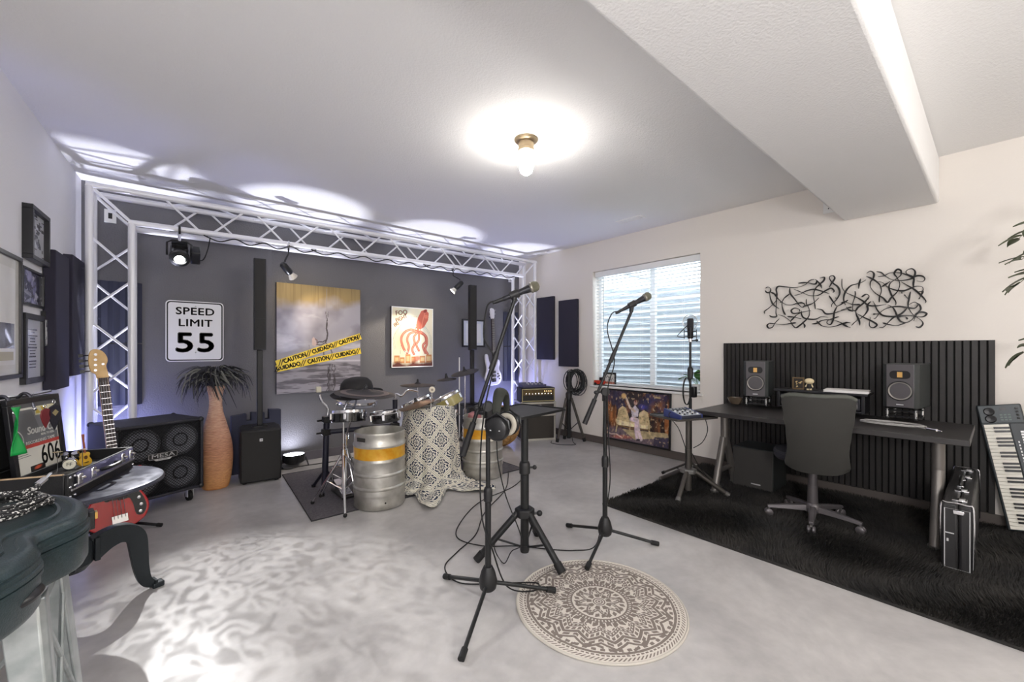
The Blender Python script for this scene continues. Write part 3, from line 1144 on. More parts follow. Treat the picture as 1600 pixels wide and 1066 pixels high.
left_frame(3.02, 3.588, 1.095, 1.768, .022, .022, 'large black framed print with cream mat at the left photo edge', paint_big)
left_frame(3.655, 3.995, 1.785, 2.105, .026, .045, 'small deep black framed poster above the other pictures', paint_small)
left_frame(3.602, 3.995, 1.515, 1.735, .014, .020, 'dark framed concert photo below the deep framed poster', paint_photo)
left_frame(3.618, 3.972, 1.050, 1.466, .034, .026, 'wide black framed typed song list beneath the concert photo', paint_set)
lp = thing('lanyard_pass', 'narrow event pass strip hanging between song list and black panel', 'pass', pL(3.995, 1.36))
P = Pic(.045, .17, 24)
P.c[:] = S(226, 226, 226)
P.mix((P.noise(3, 6, 31, 2) > .52) * .9, S(40, 40, 44))
P.build('pass_card', lp, R_LEFT @ Vector((0, 0, .026)), R_LEFT, .35)
on(MB().box((0, .11, .013), (.012, .06, .02)).build('clip', M_BLACK, lp), R_LEFT)

M_FAB = mat('charcoal_fabric', S(50, 48, 62), .95, bump=(400, .15))


def absorber(R, c_, w_, h_, t_, label):
    t = thing('acoustic_panel', label, 'acoustic panel', c_)
    on(MB().box((0, 0, t_ / 2 + .004), (w_, h_, t_)).build('fabric_core', M_FAB, t, bevel=.006), R)
    for sx_ in (-1, 1):
        on(MB().box((sx_ * w_ * .3, h_ * .4, .003), (.04, .02, .008)).build('hanging_clip', M_STEEL, t), R)


absorber(R_LEFT, pL(4.19, 1.448), .335, .925, .060, 'tall black fabric panel on the left wall beside the pictures')
absorber(R_LEFT, pL(4.685, 1.51), .40, .91, .056, 'tall black fabric panel on the left wall nearest the truss tower')
absorber(R_RIGHT, (RW, 4.448, 1.578), .355, .945, .045, 'tall dark purple fabric panel on the window wall, nearer the corner')
absorber(R_RIGHT, (RW, 3.990, 1.490), .354, .955, .045, 'tall dark purple fabric panel on the window wall, nearer the window')
wk = thing('wall_bumper', 'round white door bumper on the left wall beside the black panels', 'bumper', pL(4.63, 1.055))
on(MB().lathe([(.001, .03), (.022, .028), (.03, .018), (.026, .006), (.012, 0)], 18).build('knob_head', M_WHITEP, wk), R_LEFT)
# ------------------------------------------------------------ bass guitar cabinet
M_TOLEX = mat('black_tolex', S(34, 34, 42), .6, bump=(260, .25))
cb = thing('guitar_cabinet', 'black four-speaker guitar cabinet on casters beside the wicker vase', 'speaker', (.016, 4.19, 0), math.radians(22.2))
cW, cD, z0, z1 = .565, .475, .112, .688
sh = MB()
sh.span((-cW / 2, .03, z0), (cW / 2, cD, z1))
sh.span((-cW / 2, 0, z0), (-cW / 2 + .022, .03, z1)).span((cW / 2 - .022, 0, z0), (cW / 2, .03, z1))
sh.span((-cW / 2 + .022, 0, z0), (cW / 2 - .022, .03, z0 + .022)).span((-cW / 2 + .022, 0, z1 - .022), (cW / 2 - .022, .03, z1))
sh.build('cabinet_shell', M_TOLEX, cb, bevel=.006)
M_CONE = mat('speaker_cone_grey', S(128, 130, 138), .6)
M_SUR = mat('speaker_surround', S(74, 75, 80), .5)
RF = RM(PI / 2)                                    # z of the profile looks along -y
for sx_ in (-1, 1):
    for sz_ in (-1, 1):
        c_ = (sx_ * .128, .029, (z0 + z1) / 2 + sz_ * .132)
        cn = MB().lathe([(.001, .004), (.040, .006), (.044, .001), (.098, .012), (.102, .016)], 28, c_, RF).build('speaker_cone', M_CONE, cb)
        MB().lathe([(.100, .010), (.108, .018), (.118, .018), (.124, .006)], 28, c_, RF).build('surround', M_SUR, cn)
gr = MB()
gx, gz = cW / 2 - .024, (z1 - z0) / 2 - .024
zc = (z0 + z1) / 2
st = .0215
k = -60
for sgn in (1, -1):
    for k in range(-50, 51):
        c0 = k * st
        pts = []
        # clip the line x*sgn + z = c0 to the opening
        xs = sorted([max(-gx, min(gx, v)) for v in (sgn * (c0 - gz), sgn * (c0 + gz))])
        xa, xb = xs
        za, zb = c0 - sgn * xa, c0 - sgn * xb
        if abs(za) > gz + 1e-6 or abs(zb) > gz + 1e-6 or xb - xa < .004:
            continue
        gr.cyl((xa, .007 + .002 * sgn, zc + za), (xb, .007 + .002 * sgn, zc + zb), .0021, n=4, caps=False)
gr.build('grille_mesh', mat('grille_black', S(24, 25, 28), .4, .4), cb, kind='stuff')
MB().span((-gx, .026, zc - gz), (gx, .0295, zc + gz)).build('baffle', mat('dark_baffle', S(40, 42, 46), .8), cb)
pl_ = MB(Matrix.Translation((0, -.002, zc + .035)) @ RF.to_4x4()).prism(rrect(.185, .044, .010), 0, .006).build('badge', M_BLACKS, cb)
ring = ring_strip(rrect(.185, .044, .010), rrect(.179, .038, .008), .006, .0075)
ring.M = Matrix.Identity(4)
ring = MB(Matrix.Translation((0, -.002, zc + .035)) @ RF.to_4x4()).add(ring.v, ring.f).build('badge_rim', M_CHROME, pl_)
M_SILV = mat('silver_print', S(214, 214, 214), .4, .3)
lettering('MESA', .040, M_SILV, pl_, (0, -.0085, zc + .035), RF, sx=1.55, spacing=1.02, depth=.0004, bold=.0006)
lw_ = MB(Matrix.Translation((0, -.002, zc + .006)) @ RF.to_4x4()).prism([(-.062, .009), (.062, .009), (.045, -.007), (-.045, -.007)], 0, .005).build('lower_badge', M_SILV, cb, bevel=.001)
lettering('ENGINEERING', .010, M_INK, lw_, (0, -.0075, zc + .007), RF, depth=.0003)
for sx_ in (-1, 1):
    for sy in (0, 1):
        for zz in (z0, z1):
            MB().ball((sx_ * (cW / 2 - .016), .016 if sy == 0 else cD - .016, zz + (.014 if zz == z0 else -.014)), .024, 12, 8, (1, 1, .95)).build('corner_cap', M_BLACKS, cb)
for sx_ in (-1, 1):
    for y in (.07, cD - .07):
        c_ = (sx_ * (cW / 2 - .065), y, 0)
        ft = MB().box((c_[0], y, .106), (.075, .075, .008)).box((c_[0] - .02, y + .012, .07), (.004, .035, .07)).box((c_[0] + .02, y + .012, .07), (.004, .035, .07)).build('caster_fork', mat('white_zinc', S(205, 205, 205), .35, .4), cb)
        MB().cyl((c_[0] - .014, y + .022, .043), (c_[0] + .014, y + .022, .043), .043, n=20).build('wheel', M_RUBBER, ft, bevel=.005)

# ------------------------------------------------------------ red bass on a stand, between table and cabinet
bs = thing('bass_guitar', 'red electric bass with maple headstock standing against the black cabinet', 'guitar', (-.235, 3.90, 0))
up = Vector((-.105, .16, 1.09)).normalized()
fc = Vector((.22, -1, .12))
xr = up.cross(fc).normalized() * -1
RBs = frame(xr, up)                                 # x right, y up the neck, z out of the face
if RBs.col[2].dot(fc) < 0:
    RBs = frame(-xr, up)
o0 = Vector((.02, -.045, .20))
T = Matrix.Translation(o0) @ RBs.to_4x4()
half = [(.0, -.16), (.07, -.155), (.13, -.12), (.158, -.05), (.145, .02), (.118, .08), (.125, .14), (.150, .20), (.135, .235), (.10, .21), (.06, .165), (.03, .14)]
hl = [(-.03, .15), (-.06, .19), (-.10, .27), (-.135, .31), (-.155, .29), (-.140, .22), (-.118, .13), (-.122, .07), (-.155, -.0), (-.168, -.07), (-.135, -.13), (-.07, -.157)]
M_CAR = mat('red_lacquer', S(196, 20, 28), .16, coat=.6)
out = [tuple(p[:2]) for p in spline([(a_, b_, 0) for a_, b_ in half + hl], 4, closed=True)]
MB(T).prism(out, -.04, 0).build('body', M_CAR, bs, bevel=.008)
pgd = [(.03, .13), (.06, .16), (.10, .19), (.125, .19), (.115, .13), (.105, .08), (.13, .02), (.142, -.05), (.12, -.10), (.085, -.09), (.075, -.02), (.06, .03), (.03, .04)]
MB(T).prism([tuple(p[:2]) for p in spline([(a_, b_, 0) for a_, b_ in pgd], 3, closed=True)], 0, .003).build('pickguard', M_BLACKS, bs)
pgl = [(-.03, .05), (-.045, .10), (-.07, .16), (-.10, .22), (-.08, .10), (-.06, .04)]
MB(T).prism([tuple(p[:2]) for p in spline([(a_, b_, 0) for a_, b_ in pgl], 3, closed=True)], 0, .003).build('pickguard', M_BLACKS, bs)
M_MAPLE = mat('maple', S(226, 190, 132), .35, noise=(14, S(206, 164, 104), 4))
MB(T).box((0, .50, .006), (.052, .76, .024)).build('neck', M_MAPLE, bs, bevel=.004)
MB(T).box((0, .455, .021), (.050, .83, .007)).build('fingerboard', M_ROSE, bs)
f0 = MB().box((0, 0, 0), (.050, .003, .003)).build('fret', M_CHROME, bs)
for i in range(20):
    o = f0 if i == 0 else share(f0, bs)
    o.matrix_local = T @ Matrix.Translation((0, .865 - .86 * (1 - 2 ** (-(i + 1) / 12)), .0255))
hs_ = [(-.026, .865), (-.035, .90), (-.058, .925), (-.062, 1.00), (-.048, 1.06), (-.018, 1.072), (.012, 1.055), (.03, 1.02), (.032, .985), (.022, .955), (.026, .91), (.026, .865)]
MB(T).prism([tuple(p[:2]) for p in spline([(a_, b_, 0) for a_, b_ in hs_], 3, closed=True)], -.008, .010).build('headstock', M_MAPLE, bs, bevel=.003)
for i in range(4):
    yy = .925 + i * .036
    tn = MB(T).cyl((-.035 + i * .003, yy, .010), (-.035 + i * .003, yy, .020), .0085, n=12).build('tuner', M_CHROME, bs)
    k2 = MB(T).cyl((-.05, yy, -.004), (-.085, yy, -.004), .004, n=8)
    k2.box((-.095, yy, -.004), (.022, .022, .006))
    k2.build('tuner_key', M_BLACKS, tn)
MB(T).cyl((.006, .965, .010), (.006, .965, .016), .008, n=12).build('string_tree', M_CHROME, bs)
for (x_, y_) in ((-.028, .055), (.022, .045)):
    MB(T).box((x_ + .003, y_, .006), (.046, .026, .012)).build('pickup', M_BLACKS, bs, bevel=.003)
MB(T).box((0, -.09, .007), (.082, .052, .014)).build('bridge', M_CHROME, bs, bevel=.002)
for i in range(4):
    MB(T).cyl((-.028 + i * .0187, -.085, .018), (-.018 + i * .012, .87, .029), .0014, n=4).build('string', M_CHROME, bs)
for (x_, y_) in ((.105, .02), (.112, -.03), (.105, -.075)):
    MB(T).lathe([(.011, .003), (.010, .018), (.001, .020)], 12, (x_, y_, 0)).build('knob', M_CHROME, bs)
gst = thing('guitar_stand', 'black tubular guitar stand under the red bass', 'stand', (-.24, 3.92, 0))
MB().cyl((0, .07, .02), (-.03, .15, .60), .011, n=10).build('upright', M_BLACKS, gst)
for e in ((.25, -.09, .012), (-.22, -.03, .012), (.0, .20, .012)):
    lg = MB().cyl((0, .06, .06), e, .010, n=10).build('leg', M_BLACKS, gst)
    MB().cyl(Vector(e) * .90 + Vector((0, .006, .006)), e, .013, n=10).build('rubber_foot', M_RUBBER, lg)
for s in (-1, 1):
    MB().tube([(0, .06, .06), (s * .10, .02, .05), (s * .10, -.05, .035), (s * .10, -.09, .05)], .009, 8).build('cradle_arm', M_BLACKS, gst)

# ------------------------------------------------------------ small cast iron table
tb = thing('side_table', 'low round dark metal table with curved cast iron legs', 'table', (-.315, 2.79, 0))
M_TOP = mat('worn_dark_tabletop', S(66, 68, 80), .30, .55, noise=(5, S(76, 78, 90), 5))
MB().lathe([(.001, .598), (.322, .598), (.334, .603), (.336, .612), (.330, .620), (.315, .622), (.001, .622)], 56).build('tabletop', M_TOP, tb)
M_IRON = mat('black_cast_iron', S(38, 44, 48), .45, .4, bump=(120, .12))
MB().lathe([(.001, .22), (.05, .22), (.075, .25), (.075, .34), (.045, .38), (.035, .42), (.035, .54), (.12, .585), (.12, .598), (.001, .598)], 20).build('pedestal', M_IRON, tb)
prof = spline([(.06, .285), (.12, .325), (.180, .335), (.228, .30), (.242, .21), (.250, .13), (.266, .06), (.292, .030), (.315, .028)], 5)
prof = [Vector((p[0], 0, p[1])) for p in [(q[0], q[1]) for q in [(v.x, v.y) for v in [Vector((a_, b_, 0)) for a_, b_ in [(.06, .285), (.12, .325), (.180, .335), (.228, .30), (.242, .21), (.250, .13), (.266, .06), (.292, .030), (.315, .028)]]]]]
prof = spline(prof, 5)
for a_ in (17, 107, 190, 262):
    m = MB(Matrix.Rotation(math.radians(a_), 4, 'Z'))
    n_ = len(prof)
    vs, fs = [], []
    for i, p in enumerate(prof):
        t = i / (n_ - 1)
        tg = (prof[min(i + 1, n_ - 1)] - prof[max(i - 1, 0)]).normalized()
        nn = Vector((-tg.z, 0, tg.x))
        hh = .052 * (1 - t) + .016 * t
        ww = .030 * (1 - .45 * t) + (.012 if t > .9 else 0)
        vs += [p + nn * hh + Vector((0, -ww, 0)), p + nn * hh + Vector((0, ww, 0)), p - nn * hh + Vector((0, ww * .7, 0)), p - nn * hh + Vector((0, -ww * .7, 0))]
    for i in range(n_ - 1):
        for j in range(4):
            fs.append((i * 4 + j, i * 4 + (j + 1) % 4, i * 4 + 4 + (j + 1) % 4, i * 4 + 4 + j))
    fs += [(0, 1, 2, 3), tuple((n_ - 1) * 4 + j for j in (3, 2, 1, 0))]
    lg = m.add(vs, fs).build('leg', M_IRON, tb, bevel=.004)
    MB(Matrix.Rotation(math.radians(a_), 4, 'Z')).box((.083, 0, .30), (.022, .075, .11)).build('leg_bracket', M_IRON, lg, bevel=.004)
    MB(Matrix.Rotation(math.radians(a_), 4, 'Z')).box((.318, 0, .014), (.05, .05, .028)).build('toe', M_IRON, lg, bevel=.006)

# ------------------------------------------------------------ open display case on the table
ang = math.atan2(.518, .179)
oc_ = thing('open_case', 'open black hard case with chrome latches on the low round table', 'case', (-.289, 2.497, .6225), ang)
# local x runs along the hardware side, y away from it (towards the wall), z up
LX, LY, HZ = .548, .30, .108
M_CASEB = mat('black_case_vinyl', S(20, 20, 22), .45, bump=(200, .15))
M_LINE = mat('purple_sheen_panel', S(120, 118, 158), .28, .6)
M_WOODC = mat('bare_wood_edge', S(206, 180, 148), .6, noise=(30, S(180, 150, 116)))
for nm, a_, b_ in (('case_floor', (0.014, .014, 0), (LX - .014, LY - .014, .058)), ('side_wall', (0, 0, 0), (LX, .014, HZ)), ('side_wall', (0, LY - .014, 0), (LX, LY, HZ)),
                   ('end_wall', (0, .014, 0), (.014, LY - .014, HZ)), ('end_wall', (LX - .014, .014, 0), (LX, LY - .014, HZ))):
    MB().span(a_, b_).build(nm, M_CASEB, oc_, bevel=.003)
MB().span((0.001, .02, HZ), (.013, LY - .01, HZ + .004)).build('wooden_lip', M_WOODC, oc_)
MB().span((.05, -.004, .045), (LX - .01, 0, HZ - .004)).build('face_panel', M_LINE, oc_)
MB().span((.01, -.008, .038), (LX, -.001, .046)).build('edge_rail', M_CHROME, oc_)
for x_ in (.06, .16, .42, .50):
    la = MB().box((x_, -.008, .075), (.034, .012, .046)).build('latch', M_CHROME, oc_, bevel=.004)
    MB().cyl((x_ - .012, -.018, .078), (x_ + .012, -.018, .078), .007, n=10).build('latch_lever', M_CHROME, la)
MB().tube(spline([(.23, -.006, .07), (.24, -.03, .075), (.29, -.036, .075), (.34, -.03, .075), (.35, -.006, .07)], 6), .009, 8).build('handle', M_BLACKS, oc_)
for x_ in (.008, .04, .54):
    for z_ in (.015, .055, .095):
        if x_ < .05 or z_ < .09:
            MB().ball((x_, -.001, z_), .006, 8, 6).build('rivet', M_CHROME, oc_)
lid = MB().span((0, LY, HZ - .01), (.505, LY + .03, HZ + .30)).build('lid', M_CASEB, oc_, bevel=.006)
MB().span((.02, LY - .003, HZ + .01), (.485, LY, HZ + .28)).build('lid_lining', mat('black_velvet', S(14, 14, 17), .95), lid)
for i, x_ in enumerate((.045, .16, .29)):
    hk = MB().tube(spline([(x_, LY + .015, HZ + .30), (x_, LY - .005, HZ + .322), (x_, LY - .028, HZ + .308), (x_ - .006, LY - .045, HZ + .255)], 6), [.0075 - .003 * abs(j / 18 - .5) for j in range(19)], 8).build('lid_clasp', mat('dark_steel', S(84, 84, 92), .3, .8), oc_)
    MB().ball((x_ - .006, LY - .046, HZ + .250), .009, 10, 6).build('clasp_tip', M_CHROME, hk)
MB().tube(spline([(0, LY + .015, HZ + .305), (.15, LY + .012, HZ + .312), (.35, LY + .018, HZ + .307), (.505, LY + .012, HZ + .315)], 6), .007, 6).build('lid_rail', M_CHROME, oc_)


def in_case(x_, y_, z_):
    return Matrix.Translation((-.289, 2.497, .6225)) @ Matrix.Rotation(ang, 4, 'Z') @ Vector((x_, y_, z_))


# framed record poster leaning on the lid
pf = thing('framed_record_poster', 'black framed Sound City record poster leaning inside the open case', 'picture', in_case(.285, .235, .0595))
pf.rotation_euler = (0, 0, ang)
RP = frame((1, 0, 0), (0, .10, .995))
fw_, fh_ = .335, .355
for nm, c_, s_ in (('frame_bar', (0, fh_ - .012), (fw_, .024)), ('frame_bar', (0, .012), (fw_, .024)), ('frame_bar', (-fw_ / 2 + .012, fh_ / 2), (.024, fh_ - .048)), ('frame_bar', (fw_ / 2 - .012, fh_ / 2), (.024, fh_ - .048))):
    on(MB().box((c_[0], c_[1], .008), (s_[0], s_[1], .018)).build(nm, M_FRAME, pf, bevel=.002), RP)
P = Pic(fw_ - .044, fh_ - .044, 130)
P.c[:] = S(222, 219, 208)
P.rect(0, .93, 1, 1, S(96, 96, 98))
P.rect(0, .40, .98, .90, S(112, 113, 116))
P.poly([(.45, .90), (.62, .90), (.78, .55), (.60, .55)], S(136, 137, 140))
P.rect(.52, .80, 1, .93, S(226, 220, 186))
P.poly([(.55, .92), (.66, .82), (.55, .82)], S(214, 186, 64))
P.poly([(.66, .92), (.80, .90), (.70, .82)], S(214, 186, 64))
P.ell(.02, .48, .17, .17, S(92, 94, 98), 0, .05)
P.stroke([(.19 * math.cos(t) + .02, .48 + .16 * math.sin(t)) for t in np.linspace(-1.5, 1.5, 24)], .008, S(214, 212, 204))
P.poly([(.0, .46), (.13, .52), (.10, .44), (.0, .42)], S(230, 228, 220))
P.rect(.02, .345, 1, .395, S(188, 62, 52))
P.rect(.28, .0, .60, .09, S(24, 22, 24))
P.ell(.44, .05, .10, .03, S(214, 92, 60), .1, .5)
for k in range(3):
    P.rect(.05, .30 - k * .03, .22 + .10 * ((k * 7) % 3) / 2, .307 - k * .03, S(90, 90, 92))
P.build('print', pf, RP @ Vector((0, fh_ / 2, .007)), RP, .4, .2)
M_PWH = mat('poster_white_ink', S(238, 238, 234), .5)


def ptext(s, sz, m_, x_, y_, **kw):
    lettering(s, sz, m_, pf, RP @ Vector((x_, y_, .0080)), RP, depth=.0003, **kw)


ptext('Sound City', .047, M_PWH, .045, .205, bold=.0012, sx=.98, shear=.15)
ptext('REAL TO REEL', .014, M_PWH, .07, .178, bold=.0003)
ptext('RECORDING TAPE', .019, M_PWH, .02, .153, bold=.0003, sx=1.2)
ptext('606', .125, M_INK, .075, .080, bold=.0008, sx=.72)
# tiny instruments in the case
tg_ = thing('toy_guitar', 'tiny yellow toy acoustic guitar standing inside the open case', 'toy', in_case(.392, .125, .0585))
tg_.rotation_euler = (0, 0, ang + PI / 2 * 0)
RT = frame((.80, -.55, 0), (-.05, .05, 1))
RT = frame((math.cos(-.35), math.sin(-.35), 0), (0, .12, 1))
M_YEL = mat('yellow_toy_lacquer', S(226, 178, 60), .25, coat=.4)
tb_ = [(0, 0), (.022, .003), (.030, .018), (.022, .034), (.019, .042), (.024, .053), (.018, .063), (0, .066), (-.018, .063), (-.024, .053), (-.019, .042), (-.022, .034), (-.030, .018), (-.022, .003)]
RTy = RM(0, 0, 0)
on(MB().prism([tuple(p[:2]) for p in spline([(a_, b_, 0) for a_, b_ in tb_], 3, closed=True)], -.006, .006).build('body', M_YEL, tg_, bevel=.001), RT)
on(MB().lathe([(.001, .0065), (.009, .0066)], 16, (0, .040, 0)).build('sound_hole', mat('toy_brown', S(96, 60, 30), .5), tg_), RT)
on(MB().box((0, .016, .0070), (.020, .004, .003)).build('bridge', M_BLACKS, tg_), RT)
on(MB().box((0, .100, .004), (.007, .078, .005)).build('neck', mat('toy_neck', S(150, 84, 60), .5), tg_), RT)
on(MB().box((0, .146, .004), (.011, .018, .005)).build('headstock', mat('toy_neck', S(150, 84, 60), .5), tg_), RT)
td = thing('toy_drum_kit', 'tiny toy drum kit beside the toy guitar in the case', 'toy', in_case(.335, .155, .0585))
td.rotation_euler = (0, 0, ang - PI / 2 + .3)
RD = RM(PI / 2)
MB().lathe([(.001, .018), (.024, .018), (.026, .016), (.026, -.018), (.001, -.018)], 20, (0, 0, .027), RD).build('bass_drum', M_CHROME, td)
MB().lathe([(.001, .0185), (.022, .0186)], 20, (0, 0, .027), RD).build('drum_head', mat('toy_cream_head', S(226, 222, 204), .5), td)
lettering('FF', .022, M_INK, td, (0, -.0190, .027), RD, depth=.0002)
for x_ in (-.018, .018):
    MB().lathe([(.001, .012), (.014, .012), (.014, -.006), (.001, -.006)], 14, (x_, 0, .066), RM(.4, 0, 0)).build('tom', M_CHROME, td)
for x_ in (-.042, .040):
    MB().cyl((x_, .006, 0), (x_, .006, .088), .0014, n=6).build('cymbal_stand', M_CHROME, td)
    MB().lathe([(.001, .003), (.018, 0)], 16, (x_, .006, .088)).build('cymbal', mat('toy_brass', S(206, 190, 150), .3, .8), td)
# hanging picks and strap
gs = thing('green_strap', 'bright green strap hanging from the first lid clasp', 'strap', in_case(.045, .195, .375))
gs.rotation_euler = (0, 0, ang)
g_ = MB().grid(lambda u, v: Vector(((u - .5) * (.05 - .025 * math.sin(v * PI)) + .02 * v, -.01 - .012 * math.sin(v * 5 + u * 3), .02 - v * .20)), 6, 16)
o = g_.build('strap_band', mat('green_satin', S(24, 150, 70), .35), gs)
md = o.modifiers.new('thick', 'SOLIDIFY')
md.thickness = .002
pk = [(0, -.055), (.018, -.03), (.032, .0), (.026, .022), (0, .030), (-.026, .022), (-.032, 0), (-.018, -.03)]
for x_, col_, nm_, lab_, sc_ in ((.225, S(120, 40, 44), 'guitar_pick', 'dark red guitar pick hanging from the last lid clasp', 1.05), (.285, S(34, 34, 44), 'shield_pendant', 'dark shield pendant with gold emblem hanging on the lid clasp', 1.4)):
    t = thing(nm_, lab_, 'pendant', in_case(x_, .188, .335))
    t.rotation_euler = (0, 0, ang)
    on(MB().prism([(a_ * sc_, b_ * sc_) for a_, b_ in pk], 0, .005).build('plate', mat(nm_ + '_enamel', col_, .25), t, bevel=.001), RF)
    MB().torus((0, 0, .038 * sc_), .009, .0018, 12, 6, RM(PI / 2)).build('ring', M_CHROME, t)
    if nm_ == 'shield_pendant':
        on(MB().prism([(0, .018), (.022, .004), (0, -.012), (-.022, .004)], .005, .0062).build('emblem', mat('gold_emblem', S(196, 180, 128), .35, .6), t), RF)

# ------------------------------------------------------------ galvanised stool carrying a guitar case
stl = thing('metal_stool', 'galvanised sheet metal stool with crossed rods under the guitar case', 'stool', (-.362, 1.615, 0))
M_GALV = mat('galvanised_sheet', S(188, 194, 194), .34, .65, noise=(18, S(160, 168, 168), 4))
MB().prism(rrect(.30, .30, .05), .655, .684).build('seat', M_GALV, stl, bevel=.008)
for sx_ in (-1, 1):
    for sy in (-1, 1):
        vs = []
        for t, z in ((0, .662), (.5, .33), (1, 0.0)):
            cx_, cy_ = sx_ * (.138 + .05 * t), sy * (.138 + .05 * t)
            wv = .058 * (1 - t) + .032 * t
            vs += [Vector((cx_ - sx_ * wv, cy_ + sy * .012, z)), Vector((cx_ + sx_ * .004, cy_ + sy * .016, z)), Vector((cx_ + sx_ * .016, cy_ + sy * .004, z)), Vector((cx_ + sx_ * .012, cy_ - sy * wv, z)),
                   Vector((cx_ + sx_ * .004, cy_ - sy * wv, z)), Vector((cx_ + sx_ * .002, cy_ + sy * .002, z)), Vector((cx_ - sx_ * wv, cy_ + sy * .004, z))]
        fs = []
        for i in range(2):
            for j in range(7):
                fs.append((i * 7 + j, i * 7 + (j + 1) % 7, i * 7 + 7 + (j + 1) % 7, i * 7 + 7 + j))
        fs += [tuple(range(6, -1, -1)), tuple(range(14, 21))]
        lg = MB().add(vs, fs).build('leg', M_GALV, stl, bevel=.003)
        MB().box((sx_ * .188, sy * .188, .009), (.036, .036, .018)).build('foot_cap', M_RUBBER, lg)
for s in (-1, 1):
    MB().cyl((s * .14, -.14, .60), (-s * .175, .175, .12), .006, n=8).build('cross_rod', M_GALV, stl)
    MB().cyl((.148, -s * .14, .62), (.176, s * .165, .22), .006, n=8).build('cross_rod', M_GALV, stl)
for (a_, b_) in (((-1, -1), (1, -1)), ((1, -1), (1, 1)), ((1, 1), (-1, 1)), ((-1, 1), (-1, -1))):
    MB().span((a_[0] * .135 - .004, a_[1] * .135 - .004, .60), (b_[0] * .135 + .004, b_[1] * .135 + .004, .66)).build('apron', M_GALV, stl)

gc = thing('guitar_case', 'dark green moulded guitar case lying on the metal stool', 'case', (-.355, 1.60, .6845))
M_ABS = mat('dark_teal_moulded_plastic', S(44, 58, 62), .30, noise=(160, S(34, 48, 50), 2), bump=(300, .12))
right_ = [(-.33, 1.858), (-.265, 1.835), (-.205, 1.775), (-.165, 1.69), (-.148, 1.60), (-.158, 1.525), (-.200, 1.465), (-.216, 1.435), (-.205, 1.385), (-.198, 1.345), (-.212, 1.28), (-.25, 1.21), (-.31, 1.15), (-.355, 1.08), (-.372, .96), (-.372, .78), (-.40, .73)]
left_ = [(-.48, .73), (-.505, .78), (-.505, .96), (-.52, 1.08), (-.565, 1.16), (-.60, 1.26), (-.60, 1.34), (-.575, 1.41), (-.565, 1.46), (-.60, 1.52), (-.62, 1.60), (-.60, 1.70), (-.54, 1.79), (-.45, 1.845), (-.39, 1.86)]
gout = [(p.x + .355, p.y - 1.60) for p in spline([(a_, b_, 0) for a_, b_ in right_ + left_], 4, closed=True)]


def inset(poly, d):
    n = len(poly)
    out = []
    for i in range(n):
        a_, b_ = Vector(poly[i - 1]), Vector(poly[(i + 1) % n])
        t = (b_ - a_).normalized()
        nn = Vector((t.y, -t.x))
        out.append((poly[i][0] + nn.x * d, poly[i][1] + nn.y * d))
    return out


if abs(inset(gout, .02)[4][0]) > abs(gout[4][0]):
    pass
sgn = 1 if sum((gout[i][0] * gout[(i + 1) % len(gout)][1] - gout[(i + 1) % len(gout)][0] * gout[i][1]) for i in range(len(gout))) < 0 else -1


def loft(levels):
    n = len(gout)
    vs, fs = [], []
    for d, z in levels:
        vs += [(p[0], p[1], z) for p in inset(gout, d * sgn)]
    for i in range(len(levels) - 1):
        for j in range(n):
            fs.append((i * n + j, i * n + (j + 1) % n, (i + 1) * n + (j + 1) % n, (i + 1) * n + j))
    fs += [tuple(range(n - 1, -1, -1)), tuple((len(levels) - 1) * n + j for j in range(n))]
    return MB().add(vs, fs)


loft([(.022, 0), (.006, .004), (.0, .016), (.0, .078), (-.004, .080), (-.004, .088), (0, .089)]).build('lower_shell', M_ABS, gc)
loft([(0, .090), (-.004, .091), (-.004, .099), (.0, .101), (.0, .112), (.003, .114), (.003, .117), (0, .119), (.004, .132), (.012, .140), (.022, .143), (.030, .143), (.034, .139), (.050, .139)]).build('lid_shell', M_ABS, gc)
ri = inset(gout, .056 * sgn)
MB().tube([(p[0], p[1], .1395) for p in ri], .0062, 6, closed=True).build('lid_ridge', M_ABS, gc)
for (x_, y_, a_) in ((-.155 + .355, 1.66 - 1.6, .18), (-.31 + .355, 1.148 - 1.6, -.7), (-.23 + .355, 1.81 - 1.6, .75)):
    lt = MB(Matrix.Translation((x_, y_, .088)) @ Matrix.Rotation(a_, 4, 'Z')).box((.006, 0, 0), (.014, .038, .052)).build('latch', M_BLACKS, gc, bevel=.003)
    MB(Matrix.Translation((x_, y_, .088)) @ Matrix.Rotation(a_, 4, 'Z')).box((.015, 0, .010), (.008, .026, .018)).build('latch_clip', mat('brass_clip', S(200, 160, 90), .3, .9), lt)
hn = [Vector((p[0], p[1], 0)) for p in ((.132, -.235), (.152, -.245), (.156, -.27), (.146, -.305), (.126, -.325), (.106, -.328))]
MB().tube(spline([(p.x, p.y, .050) for p in hn], 5), .008, 8, flat=1.3).build('handle', M_BLACKS, gc)

# braided instrument cable coiled on the case
bc = bpy.data.materials.new('black_white_braid')
bc.use_nodes = True
nt = bc.node_tree
b = nt.nodes['Principled BSDF']
tc, vo, rp = nt.nodes.new('ShaderNodeTexCoord'), nt.nodes.new('ShaderNodeTexVoronoi'), nt.nodes.new('ShaderNodeValToRGB')
vo.inputs['Scale'].default_value = 300
rp.color_ramp.interpolation = 'CONSTANT'
rp.color_ramp.elements[0].color = (*S(20, 20, 22), 1)
rp.color_ramp.elements[1].color = (*S(212, 210, 206), 1)
rp.color_ramp.elements[1].position = .70
nt.links.new(tc.outputs['Object'], vo.inputs['Vector'])
nt.links.new(vo.outputs['Color'], rp.inputs[0])
nt.links.new(rp.outputs[0], b.inputs['Base Color'])
b.inputs['Roughness'].default_value = .6
ic = thing('braided_cable', 'black and white braided cable coiled on the guitar case lid', 'cable', (-.335, 1.66, .828))
pts = []
